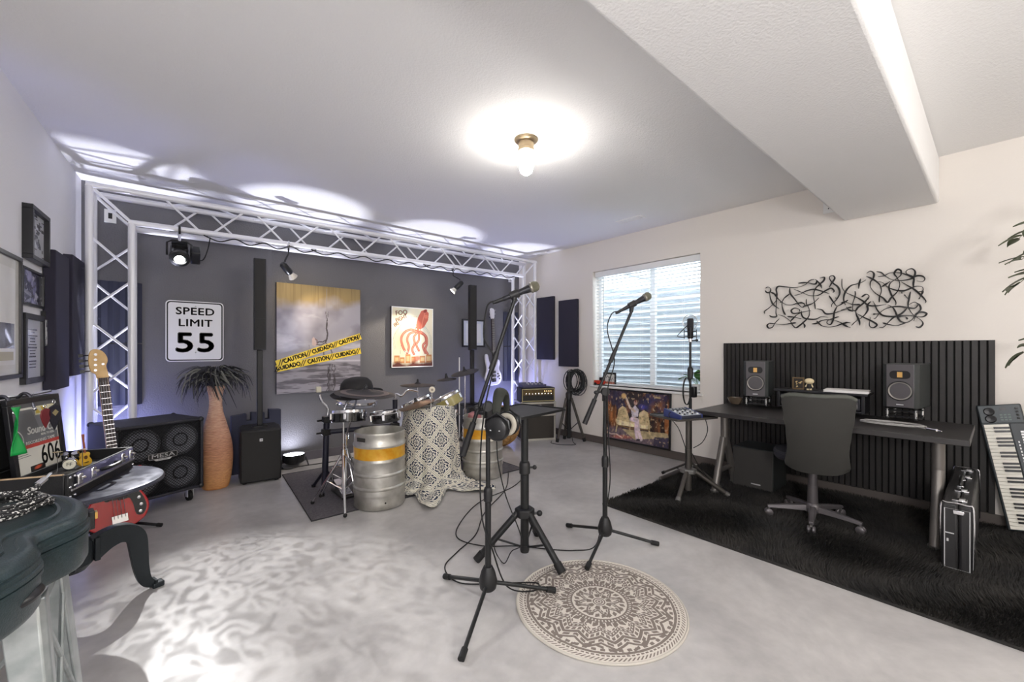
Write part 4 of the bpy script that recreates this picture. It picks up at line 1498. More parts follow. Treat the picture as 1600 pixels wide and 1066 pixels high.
for i in range(150):
    t = i / 149 * 2 * PI * 5.6
    k = i / 149
    r_ = .098 + .012 * math.sin(t * .37 + 1)
    pts.append((r_ * math.cos(t) * 1.02 + .010 * math.sin(3.1 * k * 6), r_ * math.sin(t) * .95 + .008 * math.cos(5 * k * 6), .007 + .0085 * (k * 5.6) * .55 + .002 * math.sin(t * 2.3)))
pts += [(.075, .085, .036), (.066, .128, .034)]
MB().tube(pts, .0056, 8).build('coil', bc, ic)
MB().cyl((.066, .126, .034), (.078, .152, .044), .009, .008, n=12).build('plug_sleeve', M_CHROME, ic)
MB().cyl((.078, .152, .044), (.087, .172, .054), .0035, n=8).build('plug_tip', M_CHROME, ic)

# ------------------------------------------------------------ wicker vase with dark grass
vz = thing('wicker_vase', 'tall orange woven vase standing between cabinet and column speaker', 'vase', (.386, 4.615, 0))
vm = bpy.data.materials.new('woven_rattan')
vm.use_nodes = True
nt = vm.node_tree
b = nt.nodes['Principled BSDF']
tc = nt.nodes.new('ShaderNodeTexCoord')
sep = nt.nodes.new('ShaderNodeSeparateXYZ')
rp = nt.nodes.new('ShaderNodeValToRGB')
mr = nt.nodes.new('ShaderNodeMapRange')
mr.inputs['From Max'].default_value = .95
nz = nt.nodes.new('ShaderNodeTexNoise')
nz.inputs['Scale'].default_value = 26
mpv = nt.nodes.new('ShaderNodeMapping')
mpv.inputs['Scale'].default_value = (1, 1, 7)
mx = nt.nodes.new('ShaderNodeMixRGB')
mx.blend_type = 'OVERLAY'
mx.inputs[0].default_value = .6
els = rp.color_ramp.elements
els[0].position, els[0].color = 0.0, (*S(206, 150, 92), 1)
els[1].position, els[1].color = 1.0, (*S(224, 190, 170), 1)
e = els.new(.38)
e.color = (*S(196, 142, 112), 1)
L = nt.links.new
L(tc.outputs['Object'], sep.inputs[0])
L(sep.outputs['Z'], mr.inputs['Value'])
L(mr.outputs[0], rp.inputs[0])
L(tc.outputs['Object'], mpv.inputs[0])
L(mpv.outputs[0], nz.inputs['Vector'])
L(rp.outputs[0], mx.inputs[1])
L(nz.outputs['Fac'], mx.inputs[2])
L(mx.outputs[0], b.inputs['Base Color'])
b.inputs['Roughness'].default_value = .6
pz = [(.092, 0), (.104, .03), (.118, .10), (.128, .20), (.131, .30), (.124, .40), (.104, .50), (.078, .60), (.058, .68), (.049, .76), (.053, .84), (.064, .89), (.074, .925)]
ps_ = spline([(a_, b_, 0) for a_, b_ in pz], 14)
prof_ = []
for i, p in enumerate(ps_):
    prof_.append((p.x + (.0022 if i % 2 else -.0012), p.y))
MB().lathe([(.001, .004)] + prof_ + [(.066, .925), (.045, .84), (.042, .78), (.001, .77)], 48).build('woven_body', vm, vz)
gra = thing('dried_grass', 'dark drooping dried grass bunch in the orange vase', 'plant', (.386, 4.615, .785))
M_GR = [mat('dark_grass', S(46, 46, 52), .7), mat('pale_grass', S(112, 112, 106), .7)]
gm2 = [MB(), MB()]
rg = random.Random(5)
for i in range(360):
    a_ = rg.random() * 2 * PI
    sp_ = .08 + .23 * rg.random()
    top = .19 + .12 * rg.random()
    drop = (.02 + .26 * rg.random()) * (sp_ / .3)
    x0, y0 = .03 * math.cos(a_), .03 * math.sin(a_)
    pts = [(x0 * .6, y0 * .6, 0.0), (x0, y0, .12), (math.cos(a_) * sp_ * .4, math.sin(a_) * sp_ * .4, top), (math.cos(a_) * sp_ * .8, math.sin(a_) * sp_ * .8, top - drop * .25), (math.cos(a_ + .2) * sp_, math.sin(a_ + .2) * sp_, top - drop)]
    if pts[-1][1] > .42:
        continue
    sp = spline(pts, 4)
    n_ = len(sp)
    gm2[0 if rg.random() < .72 else 1].tube(sp, [.0016 + .0056 * math.sin(PI * min(1, j / (n_ - 1) * .95 + .05)) for j in range(n_)], 4, flat=.35)
gm2[0].build('dark_blades', M_GR[0], gra, kind='stuff')
gm2[1].build('pale_blades', M_GR[1], gra, kind='stuff')

# ------------------------------------------------------------ column speakers
M_POLY = mat('black_polymer', S(30, 30, 32), .5, bump=(300, .15))
M_GRIL = mat('black_grille_cloth', S(38, 37, 36), .65, bump=(500, .3))


def column_speaker(loc, rz, label):
    t = thing('column_speaker', label, 'speaker', loc, rz)
    MB().prism([(-.165, -.20), (.165, -.20), (.175, .05), (.15, .20), (-.15, .20), (-.175, .05)], .012, .50).build('subwoofer', M_POLY, t, bevel=.012)
    MB().prism([(-.155, -.2105), (.155, -.2105), (.155, -.199), (-.155, -.199)], .03, .485).build('sub_grille', M_GRIL, t, bevel=.004)
    lb = MB().box((0, -.2115, .405), (.026, .003, .026)).build('emblem', M_SILV, t)
    MB().box((0, -.2135, .405), (.016, .002, .004)).build('emblem_bar', M_INK, lb)
    MB().prism(rrect(.13, .10, .02), .50, .512, c=(0, .02, 0)).build('socket', M_BLACKS, t)
    MB().box((0, .02, .88), (.050, .055, .74)).build('pole', M_POLY, t, bevel=.008)
    MB().prism([(-.052, -.045), (.052, -.045), (.052, .02), (.03, .06), (-.03, .06), (-.052, .02)], 1.25, 2.145, c=(0, .02, 0)).build('array_column', M_POLY, t, bevel=.006)
    MB().box((0, -.027, 1.70), (.086, .006, .875)).build('array_grille', M_GRIL, t, bevel=.003)
    MB().box((0, -.030, 1.56), (.09, .004, .004)).build('array_seam', M_BLACKS, t)
    for x_ in (-.13, .13):
        for y_ in (-.16, .16):
            MB().cyl((x_, y_, 0), (x_, y_, .014), .018, n=12).build('foot', M_RUBBER, t)
    return t


column_speaker((.745, 4.690, 0), -.10, 'black column speaker on a subwoofer beside the orange vase')
column_speaker((3.29, 4.70, 0), -.15, 'black column speaker standing in front of the framed certificate')
ft = thing('foam_block', 'dark grey foam block with notches behind the subwoofer', 'foam block', (.76, 4.985, 0))
fb = [(-.22, 0), (.22, 0), (.22, .62), (.11, .63), (.11, .53), (.07, .53), (.07, .60), (-.05, .61), (-.05, .53), (-.09, .53), (-.09, .60), (-.22, .585)]
on(MB().prism(fb, -.045, .045).build('foam', M_FOAM, ft, bevel=.004), RF)
# ------------------------------------------------------------ drum rug
dr = thing('drum_rug', 'flat charcoal rug under the drum kit', 'rug', (.84, 3.235, 0))
at((.84, 3.235, 0)).prism([(.84, 3.235), (2.90, 3.235), (2.94, 4.62), (.93, 4.62)], 0, .006).build('carpet', mat('charcoal_carpet', S(108, 104, 108), .95, noise=(90, S(84, 80, 84), 3), bump=(350, .4)), dr)
pts = [(.84, 3.235), (2.90, 3.235), (2.94, 4.62), (.93, 4.62)]
MB().tube([(p[0] - .84, p[1] - 3.235, .004) for p in pts], .006, 6, closed=True).build('bound_edge', mat('dark_binding', S(52, 50, 54), .9), dr)

# ------------------------------------------------------------ beer kegs used as drums
km = bpy.data.materials.new('scuffed_keg_steel')
km.use_nodes = True
nt = km.node_tree
b = nt.nodes['Principled BSDF']
L = nt.links.new
tc, sep = nt.nodes.new('ShaderNodeTexCoord'), nt.nodes.new('ShaderNodeSeparateXYZ')
n1, n2 = nt.nodes.new('ShaderNodeTexNoise'), nt.nodes.new('ShaderNodeTexNoise')
n1.inputs['Scale'].default_value, n1.inputs['Detail'].default_value = 7, 6
n2.inputs['Scale'].default_value, n2.inputs['Detail'].default_value = 22, 5
r1, r2 = nt.nodes.new('ShaderNodeValToRGB'), nt.nodes.new('ShaderNodeValToRGB')
r1.color_ramp.elements[0].color = (*S(172, 169, 160), 1)
r1.color_ramp.elements[1].color = (*S(218, 216, 210), 1)
r1.color_ramp.elements[0].position, r1.color_ramp.elements[1].position = .35, .65
r2.color_ramp.elements[0].color = (*S(214, 148, 20), 1)
r2.color_ramp.elements[1].color = (*S(226, 178, 62), 1)
r2.color_ramp.elements[0].position, r2.color_ramp.elements[1].position = .35, .7
bd_ = nt.nodes.new('ShaderNodeMath')
bd_.operation = 'COMPARE'
bd_.inputs[1].default_value = .432
bd_.inputs[2].default_value = .045
mx = nt.nodes.new('ShaderNodeMixRGB')
inv = nt.nodes.new('ShaderNodeMapRange')
inv.inputs['To Min'].default_value, inv.inputs['To Max'].default_value = .85, .15
L(tc.outputs['Object'], sep.inputs[0])
L(tc.outputs['Object'], n1.inputs['Vector'])
L(tc.outputs['Object'], n2.inputs['Vector'])
L(n1.outputs['Fac'], r1.inputs[0])
L(n2.outputs['Fac'], r2.inputs[0])
L(sep.outputs['Z'], bd_.inputs[0])
L(bd_.outputs[0], mx.inputs[0])
L(r1.outputs[0], mx.inputs[1])
L(r2.outputs[0], mx.inputs[2])
L(mx.outputs[0], b.inputs['Base Color'])
L(bd_.outputs[0], inv.inputs['Value'])
L(inv.outputs[0], b.inputs['Metallic'])
b.inputs['Roughness'].default_value = .40


def keg(loc, rz, label):
    t = thing('beer_keg', label, 'keg', loc, rz)
    prof = [(.001, .045), (.16, .045), (.186, .03), (.190, .004), (.196, 0), (.200, .006), (.199, .05), (.196, .085), (.199, .10), (.2035, .112)]
    for z in (.16, .265):
        prof += [(.199, z - .020), (.199, z - .014), (.207, z - .004), (.207, z + .004), (.199, z + .014)]
    prof += [(.199, .345), (.206, .362), (.206, .372), (.200, .384), (.200, .476), (.206, .488), (.206, .496), (.198, .508), (.196, .572), (.199, .584), (.196, .592), (.189, .590), (.188, .575), (.188, .505), (.17, .497), (.001, .512)]
    MB().lathe(prof, 56).build('barrel', km, t)
    for a_ in (.4, .4 + PI):
        MB(Matrix.Rotation(a_, 4, 'Z')).box((.1975, 0, .545), (.006, .085, .030)).build('hand_hole', mat('hand_hole_shadow', S(46, 44, 42), .8), t, bevel=.008)
    MB().lathe([(.04, .505), (.04, .530), (.036, .540), (.025, .540), (.024, .525), (.001, .525)], 20).build('valve', M_CHROME, t)
    for a_ in (-1.75, .8):
        MB().ball((.2 * math.cos(a_), .2 * math.sin(a_), .055), .007, 8, 6).build('drain_hole', M_BLACK, t)


keg((1.368, 3.275, .006), 0, 'steel keg with orange band standing at the front left of the drum kit')
keg((2.462, 3.345, .006), 2.2, 'steel keg with orange band standing behind the front microphone stand')

# ------------------------------------------------------------ patterned cloth over the kick drum
cm = bpy.data.materials.new('medallion_cotton')
cm.use_nodes = True
nt = cm.node_tree
L = nt.links.new
b = nt.nodes['Principled BSDF']
b.inputs['Roughness'].default_value = .85


def N(kind, **kw):
    n = nt.nodes.new(kind)
    for k, v in kw.items():
        setattr(n, k, v)
    return n


def math_(op, a, c=None, clamp=False):
    n = N('ShaderNodeMath', operation=op, use_clamp=clamp)
    for i, v in enumerate((a, c)):
        if v is None:
            continue
        if isinstance(v, (int, float)):
            n.inputs[i].default_value = v
        else:
            L(v, n.inputs[i])
    return n.outputs[0]


uv = N('ShaderNodeUVMap')
uv.uv_map = 'cloth'
mp = N('ShaderNodeMapping')
mp.inputs['Rotation'].default_value = (0, 0, PI / 4)
mp.inputs['Scale'].default_value = (6.9, 6.9, 1)
L(uv.outputs[0], mp.inputs[0])
sp_ = N('ShaderNodeSeparateXYZ')
L(mp.outputs[0], sp_.inputs[0])
fx_ = math_('SUBTRACT', math_('FRACT', sp_.outputs[0]), .5)
fy_ = math_('SUBTRACT', math_('FRACT', sp_.outputs[1]), .5)
ax_, ay_ = math_('ABSOLUTE', fx_), math_('ABSOLUTE', fy_)
r_ = math_('SQRT', math_('ADD', math_('MULTIPLY', fx_, fx_), math_('MULTIPLY', fy_, fy_)))
th = math_('ARCTAN2', fy_, fx_)
pet = math_('COSINE', math_('MULTIPLY', th, 8))
pet4 = math_('COSINE', math_('MULTIPLY', th, 4))
rw = math_('ADD', r_, math_('MULTIPLY', pet, .032))
rings = math_('SINE', math_('MULTIPLY', rw, 40))
sq = math_('MAXIMUM', ax_, ay_)
ins = math_('LESS_THAN', math_('ADD', sq, math_('MULTIPLY', pet4, .018)), .40)
lines = math_('GREATER_THAN', rings, -.45)
curl = math_('GREATER_THAN', math_('SINE', math_('ADD', math_('MULTIPLY', th, 12), math_('MULTIPLY', r_, 30))), -.72)
dark = math_('MULTIPLY', math_('MULTIPLY', lines, curl), ins)
edge = math_('MULTIPLY', math_('GREATER_THAN', sq, .445), math_('LESS_THAN', sq, .475))
mixA, mixB = N('ShaderNodeMixRGB'), N('ShaderNodeMixRGB')
mixA.inputs[1].default_value = (*S(226, 222, 208), 1)
mixA.inputs[2].default_value = (*S(38, 48, 72), 1)
mixB.inputs[2].default_value = (*S(168, 162, 148), 1)
L(dark, mixA.inputs[0])
L(mixA.outputs[0], mixB.inputs[1])
L(edge, mixB.inputs[0])
L(mixB.outputs[0], b.inputs['Base Color'])

KC = Vector((1.93, 3.47, 0))
cdir = math.atan2(-.87, -.49)
nu, nv = 150, 90
vs, uvs = [], []
for j in range(nv + 1):
    v = j / nv
    for i in range(nu + 1):
        u = i / nu
        th_ = (u - .5) * 4.3
        side = max(0, math.cos(th_ * .5))
        bump = .33 * math.exp(-((th_ - .02) / .25) ** 2) + .34 * math.exp(-((th_ - 1.0) / .27) ** 2) + .05 * math.exp(-((th_ + .6) / .3) ** 2)
        fold = math.sin(th_ * 9 + .8) * .55 + math.sin(th_ * 17 + 2.1) * .45
        if v < .24:                       # over the top hoop
            k = v / .24
            rr = .225 * k
            zz = .735 + .012 * math.sin(th_ * 3) * k
        elif v < .72:
            k = (v - .24) / .48
            rr = .225 + .055 * k + fold * .020 * k + .012 * math.sin(k * PI)
            zz = .735 - (.735 - .10) * k + .018 * math.sin(th_ * 5) * (1 - k)
        else:                             # spills on to the floor
            k = (v - .72) / .28
            rr = .280 + fold * .020 + (.06 + bump) * k + fold * .016 * k
            hgt = .100 * (1 - k) ** 1.6 + .020
            zz = hgt + .024 * k * (1 - k * .6) * (1 + math.sin(th_ * 22 + k * 9)) * (bump * 3 + .3) + .012 * math.sin(k * 11 + th_ * 8) * k * (1 - k)
            zz = max(zz, .012)
        a_ = cdir + th_
        vs.append((rr * math.cos(a_), rr * math.sin(a_), zz))
        uvs.append((th_ * .245, .75 - v * 1.18))
fs = [(j * (nu + 1) + i, j * (nu + 1) + i + 1, (j + 1) * (nu + 1) + i + 1, (j + 1) * (nu + 1) + i) for j in range(nv) for i in range(nu)]
m_ = MB().add(vs, fs)
me = m_.mesh('drum_cloth', angle=80)
uvl = me.uv_layers.new(name='cloth')
vi = np.zeros(len(me.loops), dtype=np.int32)
me.loops.foreach_get('vertex_index', vi)
uvl.data.foreach_set('uv', np.array(uvs)[vi].ravel())
cl = link('drum_cloth', me, cm)
cl.location = KC
md = cl.modifiers.new('thick', 'SOLIDIFY')
md.thickness = .003
tag(cl, 'blue and cream medallion cloth draped over the kick drum between the kegs', 'cloth')
kd = thing('kick_drum', 'kick drum hidden under the medallion cloth', 'drum', (KC.x, KC.y, .006))
MB().lathe([(.001, .02), (.19, .02), (.20, .05), (.20, .68), (.19, .70), (.001, .70)], 32).build('shell', M_BLACKS, kd)

# ------------------------------------------------------------ drum rack with pads
dk_ = thing('drum_rack', 'black and chrome rack stand holding the black tom pads', 'stand', (1.10, 3.83, .006))
B = lambda: at((1.10, 3.83, .006))
M_NAVY = mat('dark_navy_tube', S(28, 28, 44), .4)
B().cyl((1.10, 3.83, .07), (1.115, 3.815, .66), .026, n=16).build('post', M_NAVY, dk_)
B().cyl((1.64, 3.57, .02), (1.63, 3.56, .80), .022, n=16).build('post', M_NAVY, dk_)
B().cyl((1.11, 3.82, .53), (1.63, 3.56, .56), .022, n=16).build('cross_bar', M_NAVY, dk_)
for e in ((1.05, 3.72, .02), (1.06, 4.02, .02), (1.22, 3.86, .02)):
    lg = B().cyl((1.105, 3.825, .20), e, .014, n=10).build('leg', M_NAVY, dk_)
    B().cyl(Vector(e) + Vector((0, 0, .012)), Vector(e) - Vector((0, 0, .012)), .018, n=10).build('rubber_foot', M_RUBBER, lg)
for (x_, y_, z_) in ((1.115, 3.815, .64), (1.11, 3.82, .53), (1.63, 3.56, .56), (1.40, 3.675, .545)):
    cp = B().box((x_, y_, z_), (.07, .07, .055)).build('clamp', M_BLACKS, dk_, bevel=.008)
    B().cyl((x_ - .05, y_ - .02, z_), (x_ - .085, y_ - .03, z_), .008, n=8).build('wing_bolt', M_BLACKS, cp)
B().tube(spline([(1.115, 3.815, .66), (1.12, 3.80, .74), (1.075, 3.815, .80), (1.06, 3.83, .86)], 6), .010, 8).build('bent_arm', M_CHROME, dk_)
B().box((1.052, 3.835, .905), (.042, .03, .05)).build('clip_block', mat('pale_clip', S(206, 200, 180), .5), dk_, bevel=.006)
B().tube(spline([(1.63, 3.56, .80), (1.635, 3.55, .85), (1.68, 3.53, .83), (1.74, 3.52, .88), (1.84, 3.52, .86)], 6), .010, 8).build('bent_arm', M_CHROME, dk_)
B().tube(spline([(1.14, 3.80, .64), (1.22, 3.66, .66), (1.30, 3.58, .70)], 5), .010, 8).build('bent_arm', M_CHROME, dk_)

M_HEAD = mat('mesh_head_grey', S(150, 152, 162), .6, bump=(600, .2))
M_SHELL = mat('gloss_black_shell', S(20, 20, 22), .12, coat=.6)


def pad(loc, r, h, tilt, label, shell=None, head=None, name='drum_pad'):
    t = thing(name, label, 'drum', loc)
    t.rotation_euler = tilt
    MB().lathe([(.001, -h), (r * .96, -h), (r, -h + .006), (r, -.012), (.001, -.012)], 32).build('shell', shell or M_SHELL, t)
    MB().lathe([(r * .93, .002), (r * .95, .010), (r * 1.03, .010), (r * 1.04, -.008), (r * 1.0, -.016)], 32).build('hoop', M_CHROME, t)
    MB().lathe([(.001, .008), (r * .5, .007), (r * .94, .004)], 32).build('head', head or M_HEAD, t)
    lg0 = MB().box((r + .008, 0, -h * .45), (.016, .022, min(.05, h * .6))).build('lug', M_CHROME, t, bevel=.003)
    for i in range(1, 6):
        share(lg0, t, (0, 0, 0), (0, 0, i * PI / 3))
    return t


pad((1.185, 3.47, .745), .135, .085, (-.12, .05, 0), 'black tom pad with chrome hoop left of the first keg')
pad((1.395, 3.235, .745), .115, .080, (-.10, -.05, 0), 'black tom pad with chrome hoop right above the first keg')
pad((1.325, 3.66, .800), .165, .035, (.10, .02, .0), 'pale grey mesh snare pad behind the black toms', M_HEAD)
M_GOLDS = mat('olive_gold_shell', S(150, 140, 84), .25, coat=.5)
pad((1.87, 3.62, .765), .150, .095, (-.24, -.34, 0), 'dark tilted tom pad behind the draped drum', None, mat('light_head', S(186, 180, 172), .4))
pad((2.10, 3.46, .800), .145, .105, (-.26, -.40, 0), 'olive gold tilted tom with chrome hoop above the cloth', M_GOLDS, mat('light_head', S(186, 180, 172), .4))
dr2 = thing('drum_rack', 'chrome clamped rack stand behind the medallion cloth', 'stand', (2.02, 3.82, .006))
for nm, a_, b_, r__ in (('post', (0, 0, 0), (0, 0, .72), .020), ('cross_bar', (-.20, -.16, .62), (.28, -.18, .66), .018), ('arm', (-.15, -.16, .62), (-.15, -.19, .72), .010), ('arm', (.08, -.18, .65), (.08, -.32, .73), .010), ('arm', (.26, -.18, .66), (.30, -.28, .80), .010)):
    MB().cyl(a_, b_, r__, n=12).build(nm, M_CHROME if nm != 'post' else M_BLACKS, dr2)
for e in ((.24, .1, .02), (-.2, .18, .02), (.05, -.12, .02)):
    MB().cyl((0, 0, .25), e, .012, n=8).build('leg', M_CHROME, dr2)
for x_, y_, z_ in ((.16, -.30, .70), (.20, -.34, .62), (.24, -.28, .74), (.11, -.40, .60)):
    cp = MB().cyl((x_, y_, z_ - .035), (x_ + .01, y_, z_ + .035), .022, n=12).build('clamp', M_CHROME, dr2)
    MB().cyl((x_, y_ - .02, z_), (x_ + .02, y_ - .06, z_ - .01), .007, n=8).build('wing_bolt', M_CHROME, cp)

M_CYM = mat('dark_cymbal_rubber', S(50, 46, 48), .55)
M_CYMB = mat('bronze_cymbal', S(126, 100, 78), .3, .6)


def cymbal(loc, r, tilt, label, m_=None, stand=None, rings=False):
    t = thing('cymbal', label, 'cymbal', loc)
    t.rotation_euler = tilt
    MB().lathe([(.001, .028), (r * .12, .026), (r * .2, .012), (r * .5, .006), (r * .96, -.004), (r, -.006), (r * .98, -.010), (r * .5, -.002), (r * .2, .004), (.001, .004)], 40).build('plate', m_ or M_CYM, t)
    MB().lathe([(.001, .062), (.006, .060), (.012, .050), (.012, .036), (.018, .030), (.018, .026)], 14).build('wing_nut', M_BLACKS, t)
    if rings:
        MB().lathe([(r * .62, .0052), (r * .80, .0030), (r * .80, .0015)], 40).build('strike_zone', mat('grey_strike_zone', S(110, 98, 96), .5), t)
    return t


def cym_stand(x, y, z, label, lean=(0, 0), rad=.24, turn=.6):
    t = thing('cymbal_stand', label, 'stand', (x, y, .006))
    tx, ty = lean
    MB().cyl((0, 0, .06), (0, 0, z * .62), .012, n=12).build('lower_tube', M_CHROME, t)
    MB().cyl((0, 0, z * .60), (tx, ty, z + .02), .008, n=10).build('upper_tube', M_CHROME, t)
    MB().cyl((0, 0, z * .60 - .025), (0, 0, z * .60 + .025), .019, n=12).build('collar', M_CHROME, t)
    for k in range(3):
        a_ = turn + k * 2 * PI / 3
        ex = (rad * math.cos(a_), rad * math.sin(a_), .012)
        lg = MB().cyl((.015 * math.cos(a_), .015 * math.sin(a_), .40), ex, .009, n=8).build('leg', M_CHROME, t)
        MB().cyl((0, 0, .12), (rad * .55 * math.cos(a_), rad * .55 * math.sin(a_), .19), .006, n=6).build('leg_brace', M_CHROME, t)
        MB().ball(ex, .016, 8, 6).build('rubber_foot', M_RUBBER, lg)
    return t


cymbal((1.172, 3.075, .928), .218, (.09, .05, 0), 'large dark cymbal pad at the front left of the kit, under the bowler hat', rings=True)
cym_stand(1.12, 3.40, .70, 'chrome three-legged stand beside the first keg', (0, 0), .26, .25)
MBx = thing('boom_stand', 'chrome boom arm carrying the large dark cymbal pad', 'boom', (1.12, 3.40, .745))
MB().tube(spline([(0, 0, 0), (.0, -.08, .09), (.03, -.22, .15), (.052, -.325, .165)], 5), .009, 8).build('boom', M_CHROME, MBx)
MB().cyl((.052, -.325, .13), (.052, -.325, .182), .014, n=12).build('tilter', M_CHROME, MBx)
hat = thing('bowler_hat', 'black bowler hat perched behind the large dark cymbal', 'hat', (1.205, 3.33, .880))
hat.rotation_euler = (.05, -.10, 0)
M_FELT = mat('black_felt', S(30, 28, 30), .8, bump=(300, .2))
MB().lathe([(.001, .152), (.05, .150), (.09, .138), (.116, .11), (.126, .07), (.124, .02), (.127, .008), (.16, .0), (.185, .010), (.198, .026), (.200, .030), (.192, .022), (.16, .004), (.12, .002), (.001, .02)], 44).build('felt', M_FELT, hat)
MB().lathe([(.1285, .008), (.129, .040), (.1275, .041), (.125, .010)], 44).build('hat_band', mat('black_ribbon', S(18, 17, 19), .35), hat)
thr = cym_stand(1.215, 3.62, .84, 'chrome hat stand rod standing behind the black toms', (0, -.26), .20)
cymbal((2.015, 3.86, .892), .176, (0.02, 0, 0), 'flat dark cymbal against the beige lit wall')
cym_stand(2.015, 3.86, .87, 'thin chrome stand under the flat dark cymbal', rad=.16)
cymbal((1.745, 3.36, .765), .165, (-.10, -.26, 0), 'bronze cymbal tilted low above the medallion cloth', M_CYMB)
cymbal((2.46, 3.66, 1.015), .150, (0, -.26, 0), 'grey cymbal tilted high in front of the white bass')
cym_stand(2.46, 3.66, .99, 'chrome stand under the high tilted cymbal', (0, 0), .17)
cymbal((2.285, 3.74, .945), .105, (0, -.10, 0), 'small grey splash cymbal below the high tilted cymbal')
bt = thing('kick_beater', 'white felt beater on a chrome rod rising above the cloth', 'beater', (1.815, 3.225, .705))
MB().cyl((0, .02, 0), (.012, .012, .185), .006, n=8).build('rod', M_CHROME, bt)
MB().lathe([(.001, -.018), (.022, -.018), (.027, -.008), (.027, .010), (.02, .016), (.001, .016)], 20, (.012, .008, .195), RM(PI / 2, 0, -.5)).build('felt_head', mat('cream_felt', S(222, 214, 196), .8), bt)
MB().lathe([(.001, .0165), (.011, .0168), (.012, .012)], 16, (.012, .008, .195), RM(PI / 2, 0, -.5)).build('felt_core', mat('beater_core', S(150, 138, 120), .5), bt)
rod = thing('wall_rod', 'thin white drum key rod standing upright behind the high cymbal', 'rod', (2.60, 3.98, .006))
MB().cyl((0, 0, 0), (0, 0, 1.16), .007, n=8).build('shaft', M_WHITEP, rod)
MB().lathe([(.001, 0), (.09, 0), (.09, .012), (.02, .02), (.001, .02)], 20).build('base', M_BLACKS, rod)
pk_ = thing('shaker', 'dusty pink round shaker lying on the second keg', 'shaker', (2.38, 3.37, .518))
MB().lathe([(.001, 0), (.055, 0), (.068, .02), (.070, .06), (.062, .10), (.03, .118), (.001, .12)], 24).build('body', mat('dusty_pink', S(176, 118, 120), .6), pk_)
MB().lathe([(.0705, .03), (.0715, .045), (.0705, .06)], 24).build('band', mat('pale_pink', S(210, 176, 176), .6), pk_)
pdl = thing('drum_pedal', 'black and chrome pedal on the rug between the rack legs', 'pedal', (1.20, 3.66, .006))
MB().box((0, 0, .012), (.11, .30, .012)).build('base_plate', M_BLACKS, pdl, bevel=.003)
MB().box((0, 0, .065), (.085, .26, .010), RM(.28, 0, 0)).build('foot_board', M_CHROME, pdl, bevel=.003)
for s in (-.05, .05):
    MB().cyl((s, .13, .01), (s, .13, .22), .007, n=8).build('frame_post', M_CHROME, pdl)
MB().cyl((-.05, .13, .21), (.05, .13, .21), .008, n=8).build('axle', M_CHROME, pdl)

# coil of flex and a wicker ball between keg and flight case
wk_ = thing('wicker_basket', 'round tan woven wicker basket behind the tray stand', 'basket', (3.375, 4.215, 0))
wm2 = mat('tan_wicker', S(204, 164, 104), .6, noise=(38, S(158, 112, 62), 3), bump=(60, .5))
pr_ = []
for i in range(41):
    a_ = -PI / 2 + PI * i / 40
    rr = .255 + (.004 if i % 2 else 0)
    pr_.append((max(.002, rr * math.cos(a_)), .262 + rr * math.sin(a_)))
MB().lathe(pr_, 44).build('woven_shell', wm2, wk_)
rb0 = MB().tube([(.262 * math.cos(a_), 0, .262 + .262 * math.sin(a_)) for a_ in np.linspace(-1.4, 1.4, 20)], .006, 6).build('cane_rib', wm2, wk_)
for i in range(1, 16):
    share(rb0, wk_, (0, 0, 0), (0, 0, i * 2 * PI / 16))

# ------------------------------------------------------------ amplifier stack in the corner
FC = (3.98, 4.107, 0)
rzc = math.atan2(-.217, .441)
M_ALT = mat('aluminium_edging', S(196, 192, 182), .38, .6)
M_LAM = mat('dark_case_laminate', S(52, 47, 42), .5)


def flight_case(z, h, label, latch):
    t = thing('flight_case', label, 'case', (FC[0], FC[1], z), rzc)
    w_, d_ = .50, .40
    MB().span((-w_ / 2 + .006, .006, .006), (w_ / 2 - .006, d_ - .006, h - .006)).build('laminate', M_LAM, t)
    for zz in (0, h):
        for (a_, b_) in (((-w_ / 2, 0), (w_ / 2, 0)), ((-w_ / 2, d_), (w_ / 2, d_)), ((-w_ / 2, 0), (-w_ / 2, d_)), ((w_ / 2, 0), (w_ / 2, d_))):
            e = .026
            z0_, z1_ = (0, e) if zz == 0 else (h - e, h)
            lo = (min(a_[0], b_[0]) - .001, min(a_[1], b_[1]) - .001, z0_)
            hi = (max(a_[0], b_[0]) + .001, max(a_[1], b_[1]) + .001, z1_)
            if a_[0] == b_[0]:
                s = 1 if a_[0] < 0 else -1
                lo, hi = (min(a_[0], a_[0] + s * e) - .001 * (s > 0), 0, z0_), (max(a_[0], a_[0] + s * e) + .001 * (s < 0), d_, z1_)
            else:
                s = 1 if a_[1] == 0 else -1
                lo, hi = (-w_ / 2, min(a_[1], a_[1] + s * e) - .001 * (s > 0), z0_), (w_ / 2, max(a_[1], a_[1] + s * e) + .001 * (s < 0), z1_)
            MB().span(lo, hi).build('edging', M_ALT, t, bevel=.002)
    for sx_ in (-1, 1):
        MB().span((sx_ * w_ / 2 - sx_ * .026, -.001, .02), (sx_ * w_ / 2, .026, h - .02)).build('edging', M_ALT, t, bevel=.002)
        for zz in (.014, h - .014):
            MB().ball((sx_ * (w_ / 2 - .012), .012, zz), .024, 10, 6).build('ball_corner', M_ALT, t)
    if latch:
        la = MB().box((-.01, -.004, h * .52), (.10, .012, .075)).build('latch', M_ALT, t, bevel=.004)
        MB().box((-.01, -.012, h * .52 - .018), (.07, .010, .03)).build('latch_wing', M_STEEL, la, bevel=.003)
    return t


